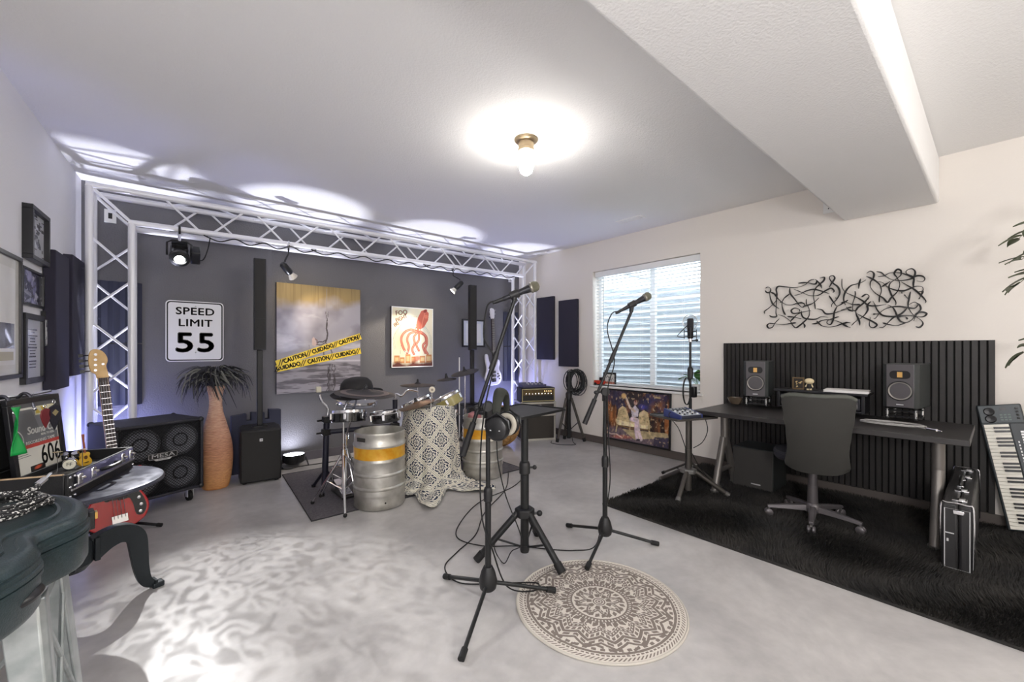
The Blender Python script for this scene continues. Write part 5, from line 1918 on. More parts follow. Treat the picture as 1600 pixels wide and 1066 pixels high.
flight_case(0, .362, 'tall dark flight case with silver edging, lowest in the corner stack', False)
flight_case(.372, .156, 'shallow flight case with butterfly latch, middle of the corner stack', True)
ah = thing('amplifier_head', 'black guitar amplifier head with gold piping atop the flight cases', 'amplifier', (FC[0], FC[1], .529), rzc)
MB().span((-.245, .012, 0), (.245, .27, .200)).build('cabinet', M_TOLEX, ah, bevel=.010)
M_PIP = mat('gold_piping', S(196, 182, 130), .4)
for a_, b_ in (((-.235, .004, .012), (.235, .013, .020)), ((-.235, .004, .176), (.235, .013, .184)), ((-.235, .004, .020), (-.227, .013, .176)), ((.227, .004, .020), (.235, .013, .176))):
    MB().span(a_, b_).build('piping', M_PIP, ah)
MB().span((-.22, .006, .095), (.22, .012, .165)).build('control_panel', mat('gold_brown_panel', S(96, 78, 44), .4, .4), ah)
kb0 = MB().lathe([(.012, 0), (.011, .018), (.001, .020)], 12).build('knob', M_CHROME, ah)
kb0.rotation_euler = (PI / 2, 0, 0)
kb0.location = (-.18, .006, .115)
for i in range(1, 9):
    share(kb0, ah, (-.18 + i * .045, .006, .115))
ld0 = MB().ball((0, 0, 0), .006, 8, 6).build('indicator', glow('amber_led', (1, .6, .2), 3.0), ah)
ld0.location = (.09, .005, .150)
for i in range(1, 4):
    share(ld0, ah, (.09 + i * .03, .005, .150))
MB().span((-.22, .006, .025), (.22, .012, .09)).build('grille', M_GRIL, ah)
mxr = thing('effects_unit', 'dark blue effects pedalboard lying on the amplifier head', 'effects unit', (FC[0] - .03, FC[1], .7295), rzc)
MB().prism([(0.02, 0), (.25, 0), (.25, .06), (.02, .03)], -.20, .14, R=frame((0, 1, 0), (0, 0, 1))).build('chassis', mat('dark_blue_enamel', S(52, 50, 82), .4), mxr, bevel=.004)
for i in range(5):
    for j in range(2):
        MB().lathe([(.010, 0), (.009, .014), (.001, .016)], 10, (-.10 + i * .055, .08 + j * .08, .040 + j * .010)).build('knob', M_STEEL, mxr)
fp = thing('foot_pedal', 'small dark pedal on the right end of the amplifier head', 'effects unit', (FC[0] + .165, FC[1] + .10, .7295), rzc)
MB().box((0, 0, .02), (.085, .13, .036)).build('housing', mat('dark_blue_enamel', S(52, 50, 82), .4), fp, bevel=.006)
MB().cyl((0, -.04, .036), (0, -.04, .05), .010, n=12).build('foot_switch', M_CHROME, fp)
# ------------------------------------------------------------ round mandala rug
rr_ = thing('round_rug', 'round beige rug with brown mandala pattern under the microphone stands', 'rug', (1.650, 1.275, 0))
rm = bpy.data.materials.new('mandala_weave')
rm.use_nodes = True
nt = rm.node_tree
L = nt.links.new
b = nt.nodes['Principled BSDF']
b.inputs['Roughness'].default_value = .95
tc = N('ShaderNodeTexCoord')
sep = N('ShaderNodeSeparateXYZ')
L(tc.outputs['Object'], sep.inputs[0])
X_, Y_ = sep.outputs[0], sep.outputs[1]
RR = .408
r_ = math_('DIVIDE', math_('SQRT', math_('ADD', math_('MULTIPLY', X_, X_), math_('MULTIPLY', Y_, Y_))), RR)
th = math_('ARCTAN2', Y_, X_)


def band(lo, hi, val=None):
    m = math_('MULTIPLY', math_('GREATER_THAN', val or r_, lo), math_('LESS_THAN', val or r_, hi))
    return m


def tri(n_):                                   # zigzag of n_ points, -1..1
    return math_('MULTIPLY', math_('ARCSINE', math_('SINE', math_('MULTIPLY', th, n_))), 2 / PI)


def orm(*a_):
    o = a_[0]
    for q in a_[1:]:
        o = math_('MAXIMUM', o, q)
    return o


def andm(a_, b_):
    return math_('MULTIPLY', a_, b_)


noise_ = N('ShaderNodeTexNoise')
noise_.inputs['Scale'].default_value = 46
L(tc.outputs['Object'], noise_.inputs['Vector'])
rz_ = math_('ADD', r_, math_('MULTIPLY', math_('SUBTRACT', noise_.outputs['Fac'], .5), .012))
z16, z8, z24, z32 = tri(16), tri(8), tri(12), tri(40)
dots = lambda n_, thr: math_('GREATER_THAN', math_('SINE', math_('MULTIPLY', th, n_)), thr)
zig = math_('SUBTRACT', rz_, math_('MULTIPLY', z16, .045))
zig8 = math_('SUBTRACT', rz_, math_('MULTIPLY', z8, .06))
brown = orm(
    band(.0, .016, rz_), band(.030, .046, rz_), band(.060, .076, rz_), andm(band(.09, .150, rz_), dots(9, -.45)),
    andm(band(.155, .195, zig8), dots(40, -.7)), band(.205, .240, zig8), andm(band(.250, .305, math_('ADD', rz_, math_('MULTIPLY', math_('ABSOLUTE', z24), .02))), dots(24, -.5)),
    band(.325, .390, rz_),
    andm(band(.405, .475, math_('ADD', rz_, math_('MULTIPLY', math_('ABSOLUTE', z24), .04))), dots(36, -.8)), andm(band(.480, .506, zig), dots(60, -.5)),
    band(.515, .572, zig), andm(band(.585, .632, zig), dots(72, -.45)), band(.643, .685, zig), andm(band(.697, .735, zig), dots(48, -.4)),
    band(.748, .782, zig), andm(band(.790, .825, zig8), dots(40, -.4)), andm(band(.80, .836, rz_), dots(56, -.1)),
    band(.846, .876, rz_), andm(band(.886, .906, rz_), dots(110, -.5)), andm(band(.925, .965, rz_), math_('GREATER_THAN', math_('SINE', math_('ADD', math_('MULTIPLY', th, 130), math_('MULTIPLY', r_, 160))), .2)))
white_dots = andm(band(.345, .375, rz_), dots(60, .35))
white2 = andm(band(.530, .552, zig), dots(96, .1))
brown = andm(brown, math_('SUBTRACT', 1.0, orm(white_dots, white2)))
brown = math_('MULTIPLY', brown, .86)
mixr = N('ShaderNodeMixRGB')
mixr.inputs[1].default_value = (*S(208, 201, 191), 1)
mixr.inputs[2].default_value = (*S(100, 87, 81), 1)
L(brown, mixr.inputs[0])
L(mixr.outputs[0], b.inputs['Base Color'])
n3 = N('ShaderNodeTexVoronoi')
n3.inputs['Scale'].default_value = 190
bp = N('ShaderNodeBump')
bp.inputs['Strength'].default_value = .5
bp.inputs['Distance'].default_value = .004
L(tc.outputs['Object'], n3.inputs['Vector'])
L(n3.outputs['Distance'], bp.inputs['Height'])
L(bp.outputs[0], b.inputs['Normal'])
MB().lathe([(.001, .008), (RR - .012, .008), (RR - .004, .006), (RR - .002, 0), (.001, 0)], 96).build('woven_disc', rm, rr_)
MB().torus((0, 0, .005), RR - .003, .0055, 96, 8).build('rolled_edge', mat('cream_binding', S(190, 184, 174), .95), rr_)
# flat black shaded pieces of the microphone kit
M_STAND = mat('black_stand_powder', S(34, 35, 36), .42, .3)
M_GRIP = mat('black_grip_plastic', S(24, 24, 26), .5)
M_MESHB = mat('grey_mic_mesh', S(122, 120, 104), .45, .7, bump=(700, .6))
M_RINGB = mat('mic_ring', S(150, 146, 136), .35, .8)
Rv = Vector((.7614, -.6483, 0))


def mic_stand(loc, feet, zp, low, high, label, rug=0.0, knob=1):
    """tripod boom stand: feet in room coordinates, boom ends given as (along the view-parallel axis, height)"""
    t = thing('microphone_stand', label, 'stand', loc)
    hub = MB().lathe([(.001, .075), (.030, .075), (.040, .085), (.046, .12), (.034, .165), (.022, .19), (.001, .19)], 20).build('tripod_hub', M_GRIP, t)
    for f in feet:
        e = Vector((f[0] - loc[0], f[1] - loc[1], .014 + f[2]))
        lg = MB().cyl(e.normalized() * .03 + Vector((0, 0, .105)), e, .0095, n=12).build('leg', M_STAND, t)
        d_ = (e - Vector((0, 0, .1))).normalized()
        MB().cyl(e - d_ * .035, e + d_ * .012, .0145, .015, n=12).build('rubber_foot', M_RUBBER, lg)
    MB().cyl((0, 0, .17), (0, 0, .53), .0155, n=14).build('lower_tube', M_STAND, t)
    MB().lathe([(.016, .505), (.021, .51), (.022, .56), (.018, .575), (.012, .58)], 16).build('height_clutch', M_GRIP, t)
    MB().cyl((0, 0, .56), (0, 0, zp - .01), .0115, n=12).build('upper_tube', M_STAND, t)
    cl = MB().cyl(Vector((0, 0, zp)) - Vector((.6483, .7614, 0)) * .022, Vector((0, 0, zp)) + Vector((.6483, .7614, 0)) * .022, .026, n=18)
    cl.box((0, 0, zp - .035), (.028, .028, .05))
    cl = cl.build('boom_clutch', M_GRIP, t, bevel=.003)
    kp = Vector((0, 0, zp)) - Rv * .055 * knob + Vector((0, 0, -.005))
    MB().cyl(Vector((0, 0, zp)), kp, .006, n=8).ball(kp, .017, 12, 8, (1, 1, .8)).build('wing_knob', M_GRIP, cl)
    a_ = Rv * low[0] + Vector((0, 0, low[1]))
    c_ = Rv * high[0] + Vector((0, 0, high[1]))
    bm_ = MB().cyl(a_, c_, .0095, n=12).build('boom', M_STAND, t)
    dd = (c_ - a_).normalized()
    MB().cyl(a_ - dd * .01, a_ + dd * .16, .0165, .015, n=12).build('counter_grip', M_GRIP, bm_)
    m_ = a_ + dd * ((c_ - a_).length * .55)
    MB().cyl(m_, m_ + dd * .09, .0145, .012, n=12).build('boom_sleeve', M_GRIP, bm_)
    return t


def hand_mic(loc, tail, head, label, boom_top):
    t = thing('microphone', label, 'microphone', loc)
    a_, c_ = Vector(tail), Vector(head)
    d_ = (c_ - a_).normalized()
    R = frame(d_.orthogonal(), d_) @ RM(-PI / 2)
    Lm = (c_ - a_).length
    MB().lathe([(.001, 0), (.010, 0), (.0115, .004), (.0125, .03), (.0155, Lm * .55), (.0195, Lm * .74), (.0205, Lm * .78), (.001, Lm * .78)], 22, a_, R).build('handle', mat('mic_grey_black', S(42, 42, 48), .4, .4), t)
    MB().lathe([(.0205, Lm * .77), (.0262, Lm * .80), (.0265, Lm * .835), (.0255, Lm * .845)], 24, a_, R).build('ring', M_RINGB, t)
    hc = a_ + d_ * (Lm * .855)
    MB().lathe([(.0255, 0), (.0270, .010), (.0262, .020), (.0215, .030), (.012, .037), (.001, .0385)], 24, hc - d_ * .004, R).build('grille_ball', M_MESHB, t)
    MB().lathe([(.001, -.055), (.007, -.055), (.0095, -.045), (.0098, .002), (.001, .002)], 14, a_, R).build('plug', M_GRIP, t)
    cp = MB().lathe([(.0150, Lm * .20), (.0195, Lm * .21), (.0205, Lm * .45), (.018, Lm * .46)], 18, a_, R)
    bt_ = Vector(boom_top) - Vector(loc)
    mid = a_ + d_ * Lm * .33
    cp.cyl(bt_, mid, .013, .016, n=12)
    cp.build('mic_clip', M_GRIP, t)
    return t


H1, H2 = Vector((1.225, 1.620, 0)), Vector((2.150, 1.615, 0))
ms1 = mic_stand(H1, [(1.188, 1.951, 0), (1.526, 1.470, .012), (.926, 1.398, 0)], .973, (-.122, .742), (.128, 1.492), 'nearest black boom microphone stand left of the round rug')
ms2 = mic_stand(H2, [(2.192, 1.962, 0), (2.414, 1.411, 0), (1.838, 1.501, .010)], .985, (-.126, .79), (.166, 1.49), 'black boom microphone stand in front of the window')
hand_mic(H1 + Rv * .128 + Vector((0, 0, 1.492)), Rv * -.055 + Vector((0, 0, .008)), Rv * .115 + Vector((0, 0, .075)), 'dynamic microphone with round grey grille on the nearest stand', H1 + Rv * .128 + Vector((0, 0, 1.492)))
hand_mic(H2 + Rv * .166 + Vector((0, 0, 1.49)), Rv * -.05 + Vector((0, 0, .018)), Rv * .118 + Vector((0, 0, .108)), 'dynamic microphone with dark grille seen against the window blind', H2 + Rv * .166 + Vector((0, 0, 1.49)))


def cable(name, pts, r, label, n=7, m_=None):
    o = MB().tube(spline(pts, n), r, 6).build(name, m_ or M_RUBBER)
    return tag(o, label, 'cable')


p0 = H1 + Rv * .03 + Vector((0, 0, 1.49))
fw = Vector((.6483, .7614, 0))
cable('microphone_cable', [p0, p0 - Rv * .035 - Vector((0, 0, .03)), p0 - Rv * .05 - Vector((0, 0, .18)), H1 + Rv * .03 + Vector((0, 0, 1.20)), H1 + Rv * -.012 - fw * .02 + Vector((0, 0, .98)), H1 - Rv * .035 - fw * .02 + Vector((0, 0, .75)), H1 - Rv * .030 - fw * .02 + Vector((0, 0, .45)), H1 + Rv * .022 - fw * .02 + Vector((0, 0, .28)),
                            (1.33, 1.60, .06), (1.45, 1.54, .018), (1.52, 1.58, .016), (1.40, 1.70, .008), (1.22, 1.86, .006), (1.24, 2.05, .006), (1.40, 2.16, .006), (1.62, 2.28, .006), (1.90, 2.55, .006), (2.35, 2.85, .006), (2.72, 3.25, .009)], .0038, 'black microphone cable running down the nearest stand and across the floor')
p0 = H2 + Rv * .075 + Vector((0, 0, 1.495))
cable('microphone_cable', [p0, p0 - Rv * .035 - Vector((0, 0, .02)), p0 - Rv * .06 - Vector((0, 0, .12)), H2 + Rv * .06 + Vector((0, 0, 1.18)), H2 + Rv * .012 - fw * .02 + Vector((0, 0, 1.0)), H2 + Rv * .018 - fw * .02 + Vector((0, 0, .7)), H2 + Rv * .026 - fw * .02 + Vector((0, 0, .40)), H2 - Rv * .03 - fw * .04 + Vector((0, 0, .16)),
                            (2.05, 1.62, .03), (1.96, 1.70, .006), (1.86, 1.80, .006), (1.72, 1.98, .006), (1.56, 2.12, .006), (1.50, 2.32, .006), (1.66, 2.52, .006), (2.0, 2.75, .006), (2.45, 2.86, .006), (2.86, 3.10, .006)], .0038, 'black microphone cable running from the window side stand over the floor')

# tray stand with cables lying on it
TS = Vector((1.680, 1.855, 0))
ts = thing('tray_stand', 'black tripod stand with flat equipment tray between the microphone stands', 'stand', TS)
MB().cyl((0, 0, .03), (0, 0, .57), .0255, n=16).build('lower_tube', M_STAND, ts)
MB().cyl((0, 0, .52), (0, 0, .862), .0220, n=16).build('upper_tube', M_STAND, ts)
MB().lathe([(.026, .50), (.033, .505), (.033, .56), (.027, .575), (.022, .578)], 16).build('height_collar', M_GRIP, ts)
kn = MB().cyl((0, 0, .54), Rv * .055 + Vector((0, 0, .54)), .006, n=8).ball(Rv * .06 + Vector((0, 0, .54)), .014, 10, 6).build('locking_knob', M_GRIP, ts)
hb = MB().prism([(.062 * math.cos(i * PI / 3 + .3), .062 * math.sin(i * PI / 3 + .3)) for i in range(6)], .245, .295).build('leg_bracket', M_GRIP, ts, bevel=.008)
MB().cyl(Vector((0, 0, .26)), Rv * .085 + Vector((0, 0, .262)), .008, n=8).ball(Rv * .09 + Vector((0, 0, .262)), .018, 10, 6).build('locking_knob', M_GRIP, hb)
for f in ((1.423, 1.992, 0), (1.693, 1.563, .010), (1.935, 2.01, 0)):
    e = Vector((f[0], f[1], .012 + f[2])) - TS
    h_ = Vector((e.x, e.y, 0)).normalized() * .045 + Vector((0, 0, .268))
    d_ = (e - h_).normalized()
    lg = MB().cyl(h_, e, .0195, n=14).build('leg', M_STAND, ts)
    MB().cyl(e - d_ * .05, e + d_ * .005, .024, n=14).build('rubber_foot', M_RUBBER, lg)
    MB().cyl((0, 0, .055), h_.lerp(e, .55), .006, n=8).build('leg_brace', M_STAND, ts)
MB().lathe([(.021, .035), (.028, .04), (.028, .07), (.021, .075)], 14).build('brace_collar', M_GRIP, ts)
tx = Vector((.775, -.632, 0)).normalized()
TC = Vector((.02, .055, .868))
RTy = frame((.70, .12, 0), (-.12, .7, 0))
RTy = frame(Vector((1.0, .18, 0)), (0, 1, 0))
MB(Matrix.Translation(TC) @ RTy.to_4x4()).prism(rrect(.47, .36, .02), 0, .006).build('tray', mat('black_tray', S(48, 48, 48), .55, bump=(300, .1)), ts)
fl = rrect(.476, .366, .022)
rs = ring_strip(fl, rrect(.462, .352, .018), -.002, .013)
MB(Matrix.Translation(TC) @ RTy.to_4x4()).add(rs.v, rs.f).build('tray_rim', M_STAND, ts)
pts = []
for i in range(90):
    t_ = i / 89 * 2 * PI * 4.2
    pts.append((.085 * math.cos(t_) * (1 + .08 * math.sin(t_ * .4)), .055 * math.sin(t_), .006 + .0065 * (i / 89 * 4.2) * .6))
cc = tag(MB().tube(pts, .004, 6).build('cable_coil', M_RUBBER), 'small black cable coil with metal plug lying on the tray', 'cable')
cc.location = TS + TC + RTy @ Vector((-.16, .06, .007))

# headphones hung from the knob of the nearest microphone stand
hpn = thing('headphones', 'closed headphones with pale velour pads hung on the nearest microphone stand', 'headphones', (1.258, 1.578, .905))
sx = (Rv * .75 + fw * .66).normalized()
face = (Rv * .66 - fw * .75).normalized()
face = (-fw * .93 - Rv * .36).normalized()
side = Vector((0, 0, 1)).cross(face).normalized()
o_ = Rv * .012
bp_ = []
for i in range(17):
    a_ = PI * i / 16
    bp_.append(o_ + face * (.052 * math.cos(a_)) + Vector((0, 0, .030 + .085 * math.sin(a_))))
MB().tube(bp_, [.007 + .006 * math.sin(PI * i / 16) for i in range(17)], 10, flat=1.9).build('headband', mat('dark_headband_pad', S(40, 42, 36), .75), hpn)
for k, s in enumerate((1, -1)):
    c_ = o_ + face * (.052 * s) + Vector((0, 0, -.02)) + side * .006
    R = frame(side, Vector((0, 0, 1)))
    R = frame(Vector((0, 0, 1)).cross(face * s), Vector((0, 0, 1)))
    cp = MB().lathe([(.001, .030), (.030, .029), (.042, .024), (.047, .012), (.048, -.004), (.045, -.008), (.001, -.008)], 28, c_, R).build('ear_cup', M_BLACKS, hpn)
    MB().torus(c_ - (face * s) * .018, .033, .0105, 28, 10, R, sc=(1, 1.08, 1)).build('ear_pad', mat('pale_velour', S(176, 170, 158), .9), cp)
    yk = MB().tube([c_ + R @ Vector((-.050, 0, .006)), c_ + R @ Vector((-.046, .03, .008)), c_ + R @ Vector((0, .058, .008)), c_ + R @ Vector((.046, .03, .008)), c_ + R @ Vector((.050, 0, .006))], .0045, 6).build('yoke', M_BLACKS, hpn)
    if k == 0:
        MB(Matrix.Translation(c_) @ R.to_4x4()).box((0, -.004, .0285), (.042, .004, .002)).build('maker_line', M_SILV, cp)
hpn.scale = (1.25, 1.25, 1.25)
c_ = o_ + face * .055 + Vector((0, 0, -.075))
cable('headphone_cord', [hpn.location + c_, hpn.location + c_ + Vector((.01, .0, -.12)), hpn.location + Rv * .05 + Vector((0, .02, -.38)), hpn.location + Rv * .11 + Vector((.05, .05, -.62)), (1.46, 1.72, .15), (1.52, 1.86, .01), (1.60, 2.05, .006), (1.75, 2.20, .006)], .003, 'thin black headphone cord hanging from the ear cup to the floor')

# ------------------------------------------------------------ speaker tripod with cable coils by the right wall
tp = thing('speaker_tripod', 'black tripod speaker stand hung with cable coils by the window wall', 'stand', (4.20, 3.75, 0))
MB().cyl((0, 0, .06), (0, 0, .96), .026, n=14).build('pole', M_STAND, tp)
MB().lathe([(.026, .58), (.042, .585), (.044, .66), (.032, .68), (.026, .685)], 14).build('collar', M_GRIP, tp)
for e in ((-.135, .09, .012), (.19, -.115, .012), (.10, .17, .012)):
    e = Vector(e)
    h_ = Vector((e.x, e.y, 0)).normalized() * .035 + Vector((0, 0, .60))
    lg = MB().cyl(h_, e, .0185, n=12).build('leg', mat('worn_grey_stand', S(84, 80, 76), .42, .5), tp)
    MB().cyl(e + (h_ - e).normalized() * .05, e, .023, n=12).build('rubber_foot', M_RUBBER, lg)
    MB().cyl((0, 0, .16), h_.lerp(e, .55), .006, n=6).build('leg_brace', M_STAND, tp)
rg = random.Random(3)
for k, (ox, zz, rr, lab) in enumerate(((.07, .83, .135, 'black cable coil hung nearest the pole of the speaker tripod'), (.13, .81, .155, 'grey black cable coil hung over the speaker tripod, outermost'))):
    pts = []
    for i in range(160):
        t_ = i / 159 * 2 * PI * 9
        q = 1 + .16 * math.sin(t_ * .31 + k)
        pts.append((ox + .035 * math.sin(t_ * .17 + k * 2) + rr * .55 * q * math.cos(t_), -.03 + .03 * math.sin(t_ * .23 + 1) - rr * .42 * q * math.cos(t_) * .9, zz + rr * q * math.sin(t_) + .0))
    o = tag(MB().tube(pts, .0062, 6).build('cable_coil', M_RUBBER if k == 0 else mat('grey_cable', S(54, 54, 58), .55)), lab, 'cable')
    o.location = (4.20, 3.75, 0)
cable('floor_cable', [(4.20, 3.72, .55), (4.18, 3.70, .25), (4.21, 3.69, .03), (4.16, 3.60, .006), (4.02, 3.70, .006), (3.98, 3.86, .006), (4.08, 3.95, .006)], .004, 'black cable end trailing on the floor below the speaker tripod')
cable('floor_cable', [(.90, 4.93, .006), (1.02, 4.80, .006), (1.15, 4.83, .006), (1.5, 4.80, .008), (2.0, 4.86, .009), (2.6, 4.82, .008)], .005, 'black cable along the baseboard beside the glowing uplight')

# ------------------------------------------------------------ vocal corner: mixer tray stand and condenser microphone
vs_ = Vector((3.45, 1.72, 0))
vt_ = thing('mixer_stand', 'grey black tripod stand holding the small mixer tray beside the desk', 'stand', vs_)
M_STG = mat('worn_grey_stand', S(84, 80, 76), .42, .5)
MB().cyl((0, 0, .05), (0, 0, .40), .026, n=16).build('lower_tube', M_STG, vt_)
MB().cyl((0, 0, .38), (0, 0, .68), .0215, n=16).build('upper_tube', M_STG, vt_)
MB().prism([(.07 * math.cos(i * PI / 3 + .1), .07 * math.sin(i * PI / 3 + .1)) for i in range(6)], .195, .235).build('leg_bracket', M_GREYM, vt_, bevel=.008)
for f in ((3.169, 1.667, 0), (3.60, 2.06, 0), (3.62, 1.46, 0)):
    e = Vector((f[0], f[1], .035)) - vs_
    h_ = Vector((e.x, e.y, 0)).normalized() * .05 + Vector((0, 0, .215))
    lg = MB().cyl(h_, e, .0185, n=14).build('leg', M_STG, vt_)
    MB().cyl(e + (h_ - e).normalized() * .03, e - (h_ - e).normalized() * .004, .021, n=14).build('end_cap', M_GREYM, lg)
ta = Vector((3.152, 1.647, .685))
ux = (Vector((3.565, 1.504, 0)) - Vector((3.152, 1.647, 0))).normalized()
uy = Vector((-ux.y, ux.x, 0))
RTM = frame(ux, uy)
ctr = Vector((3.152, 1.647, 0)) + ux * .20 + uy * .165 - vs_ + Vector((0, 0, .68))
MB(Matrix.Translation(ctr) @ RTM.to_4x4()).prism(rrect(.43, .34, .02), 0, .008).build('tray', mat('black_tray', S(48, 48, 48), .55), vt_)
rs = ring_strip(rrect(.438, .348, .022), rrect(.424, .334, .018), -.002, .014)
MB(Matrix.Translation(ctr) @ RTM.to_4x4()).add(rs.v, rs.f).build('tray_rim', M_STG, vt_)
mxl = vs_ + ctr + RTM @ Vector((-.045, -.045, .0085))
mx_ = thing('audio_mixer', 'small blue sided audio mixer with knobs on the mixer stand tray', 'mixer', mxl, math.atan2(ux.y, ux.x))
MB().prism([(-.095, 0), (.095, 0), (.095, .062), (.02, .052), (-.095, .026)], -.105, .105, R=frame((0, 1, 0), (0, 0, 1))).build('body', mat('mixer_dark', S(44, 46, 58), .45), mx_, bevel=.002)
for s in (-1, 1):
    MB().prism([(-.097, -.001), (.097, -.001), (.097, .066), (.02, .056), (-.097, .030)], s * .105, s * .116, R=frame((0, 1, 0), (0, 0, 1))).build('side_cheek', mat('mixer_blue', S(58, 68, 122), .35), mx_)
RSl = frame((1, 0, 0), (0, .115, .026))
MB(Matrix.Translation((0, -.035, .0395)) @ RSl.to_4x4()).box((0, 0, .001), (.20, .112, .002)).build('face_plate', mat('mixer_grey_face', S(176, 182, 190), .4), mx_)
kcol = [mat('knob_white', S(226, 226, 224), .4), M_BLACKS, mat('knob_grey', S(150, 152, 158), .4)]
for i in range(7):
    for j in range(4):
        kb = MB(Matrix.Translation((-.082 + i * .027, -.075 + j * .026, .032 + j * .0058)) @ RSl.to_4x4()).lathe([(.0075, 0), (.0065, .010), (.001, .011)], 10).build('knob', kcol[(i + j) % 3], mx_)
for i in range(5):
    MB().lathe([(.011, 0), (.011, .004), (.006, .004), (.006, .001)], 12, (-.075 + i * .037, .060, .059), RM(.13, 0, 0)).build('jack', M_STEEL, mx_)
cable('mixer_cable', [mxl + Vector((-.06, .04, .06)), mxl + Vector((-.12, .06, .02)), vs_ + Vector((-.14, .02, .60)), vs_ + Vector((-.10, 0, .50)), vs_ + Vector((-.035, .0, .38)), vs_ + Vector((-.03, .01, .25))], .0035, 'black cable drooping below the left of the mixer tray')
cable('mixer_cable', [vs_ + Vector((.10, -.10, .66)), vs_ + Vector((.12, -.11, .56)), vs_ + Vector((.09, -.08, .46)), vs_ + Vector((.03, -.03, .41))], .0035, 'black cable drooping below the right of the mixer tray')
cable('mixer_cable', [vs_ + Vector((.03, -.02, .36)), vs_ + Vector((.12, -.05, .22)), (3.75, 1.66, .08), (3.98, 1.70, .05), (4.10, 1.85, .05)], .0038, 'black cable running from the mixer stand down to the shag rug')

cs = Vector((3.75, 1.85, 0))
cst = thing('vocal_stand', 'slim black tripod stand carrying the condenser microphone by the window', 'stand', cs)
for f in ((3.773, 2.144), (3.719, 1.527), (4.05, 1.86)):
    e = Vector((f[0], f[1], .038)) - cs
    lg = MB().cyl((0, 0, .21), e, .010, n=10).build('leg', M_STG, cst)
    MB().cyl(e + (Vector((0, 0, .21)) - e).normalized() * .03, e, .0145, n=10).build('rubber_foot', M_RUBBER, lg)
    MB().cyl((0, 0, .09), Vector((0, 0, .21)).lerp(e, .5), .005, n=6).build('leg_brace', M_STG, cst)
MB().cyl((0, 0, .06), (0, 0, .80), .014, n=12).build('lower_tube', M_STAND, cst)
MB().cyl((0, 0, .78), (0, 0, 1.34), .0105, n=12).build('upper_tube', M_STAND, cst)
MB().lathe([(.015, .98), (.024, .985), (.026, 1.07), (.018, 1.09), (.011, 1.095)], 14).build('height_clutch', M_GRIP, cst)
MB().box(Rv * .03 + Vector((0, 0, .86)), (.055, .045, .10)).build('preamp_clip', M_BLACKS, cst, bevel=.006)
cmk = thing('condenser_microphone', 'large black condenser microphone in a shock mount with round pop shield', 'microphone', cs + Vector((0, 0, 1.345)))
MB().lathe([(.001, 0), (.020, 0), (.026, .01), (.026, .10), (.001, .10)], 22, (0, 0, .01)).build('body', mat('mic_black_body', S(34, 34, 38), .35, .4), cmk)
MB().lathe([(.026, .11), (.029, .115), (.029, .185), (.024, .197), (.001, .20)], 22).build('grille_head', mat('dark_mic_mesh', S(58, 58, 62), .4, .6, bump=(700, .5)), cmk)
MB().cyl((0, 0, -.02), (0, 0, .01), .016, n=12).build('base_nut', M_CHROME, cmk)
for z_ in (.03, .075):
    MB().torus((0, 0, z_), .052, .0035, 28, 8).build('shock_ring', M_BLACKS, cmk)
for k in range(4):
    a_ = k * PI / 2 + .5
    MB().cyl((.052 * math.cos(a_), .052 * math.sin(a_), .01), (.052 * math.cos(a_), .052 * math.sin(a_), .095), .004, n=8).build('shock_post', M_BLACKS, cmk)
MB().cyl((0, 0, -.01), Rv * .055 + Vector((0, 0, -.005)), .006, n=8).ball(Rv * .06 + Vector((0, 0, -.005)), .014, 10, 6).build('tilt_knob', M_BLACKS, cmk)
RPf = frame(Rv, Vector((0, 0, 1)))
pc_ = Rv * .042 + fw * .10 + Vector((0, 0, .17))
MB().torus(pc_, .070, .004, 36, 8, RPf).build('pop_shield_hoop', M_STEEL, cmk)
gmesh = bpy.data.materials.new('pop_shield_gauze')
gmesh.use_nodes = True
nt = gmesh.node_tree
bb_ = nt.nodes['Principled BSDF']
bb_.inputs['Base Color'].default_value = (*S(120, 126, 130), 1)
bb_.inputs['Alpha'].default_value = .42
MB().disc(pc_, .069, 32, RPf).build('pop_shield_gauze', gmesh, cmk)
MB().tube(spline([Rv * -.02 + Vector((0, 0, .14)), Rv * -.10 + Vector((0, 0, .06)), Rv * -.115 + Vector((0, 0, .03)), Rv * -.05 + Vector((0, 0, .02))], 5), .004, 8).build('gooseneck', M_BLACKS, cmk)
pts = []
for i in range(60):
    t_ = i / 59 * 2 * PI * 3
    pts.append(cs + Rv * (-.045 + .035 * math.cos(t_)) - fw * .03 + Vector((0, 0, .87 + .125 * math.sin(t_))) + fw * (.01 * math.sin(t_ * .3)))
tag(MB().tube(pts, .0036, 6).build('cable_coil', M_RUBBER), 'black cable loop hanging on the slim vocal stand', 'cable')

# ------------------------------------------------------------ window sill and leaning picture
rb = thing('toy_truck', 'small red toy truck on the left end of the window sill', 'toy', (4.51, 3.475, .776), PI / 2)
M_TR = mat('toy_red', S(196, 58, 40), .3)
MB().box((0, 0, .040), (.15, .055, .05)).build('truck_bed', M_TR, rb, bevel=.006)
MB().box((-.035, 0, .085), (.055, .05, .045)).build('cab', M_BLACKS, rb, bevel=.008)
for x_ in (-.05, .05):
    for y_ in (-.03, .03):
        MB().cyl((x_, y_ - .006, .018), (x_, y_ + .006, .018), .018, n=14).build('wheel', M_RUBBER, rb)
wf = thing('ornate_photo_frame', 'small black and white ornate frame standing on the window sill', 'picture', (4.555, 3.34, .776))
for nm, c_, s_ in (('frame_bar', (0, .165), (.20, .025)), ('frame_bar', (0, .012), (.20, .025)), ('frame_bar', (-.09, .09), (.022, .13)), ('frame_bar', (.09, .09), (.022, .13))):
    on(MB().box((c_[0], c_[1], .008), (s_[0], s_[1], .016)).build(nm, M_FRAME, wf, bevel=.003), R_RIGHT)
P = Pic(.158, .13, 50)
P.c[:] = S(226, 226, 222)
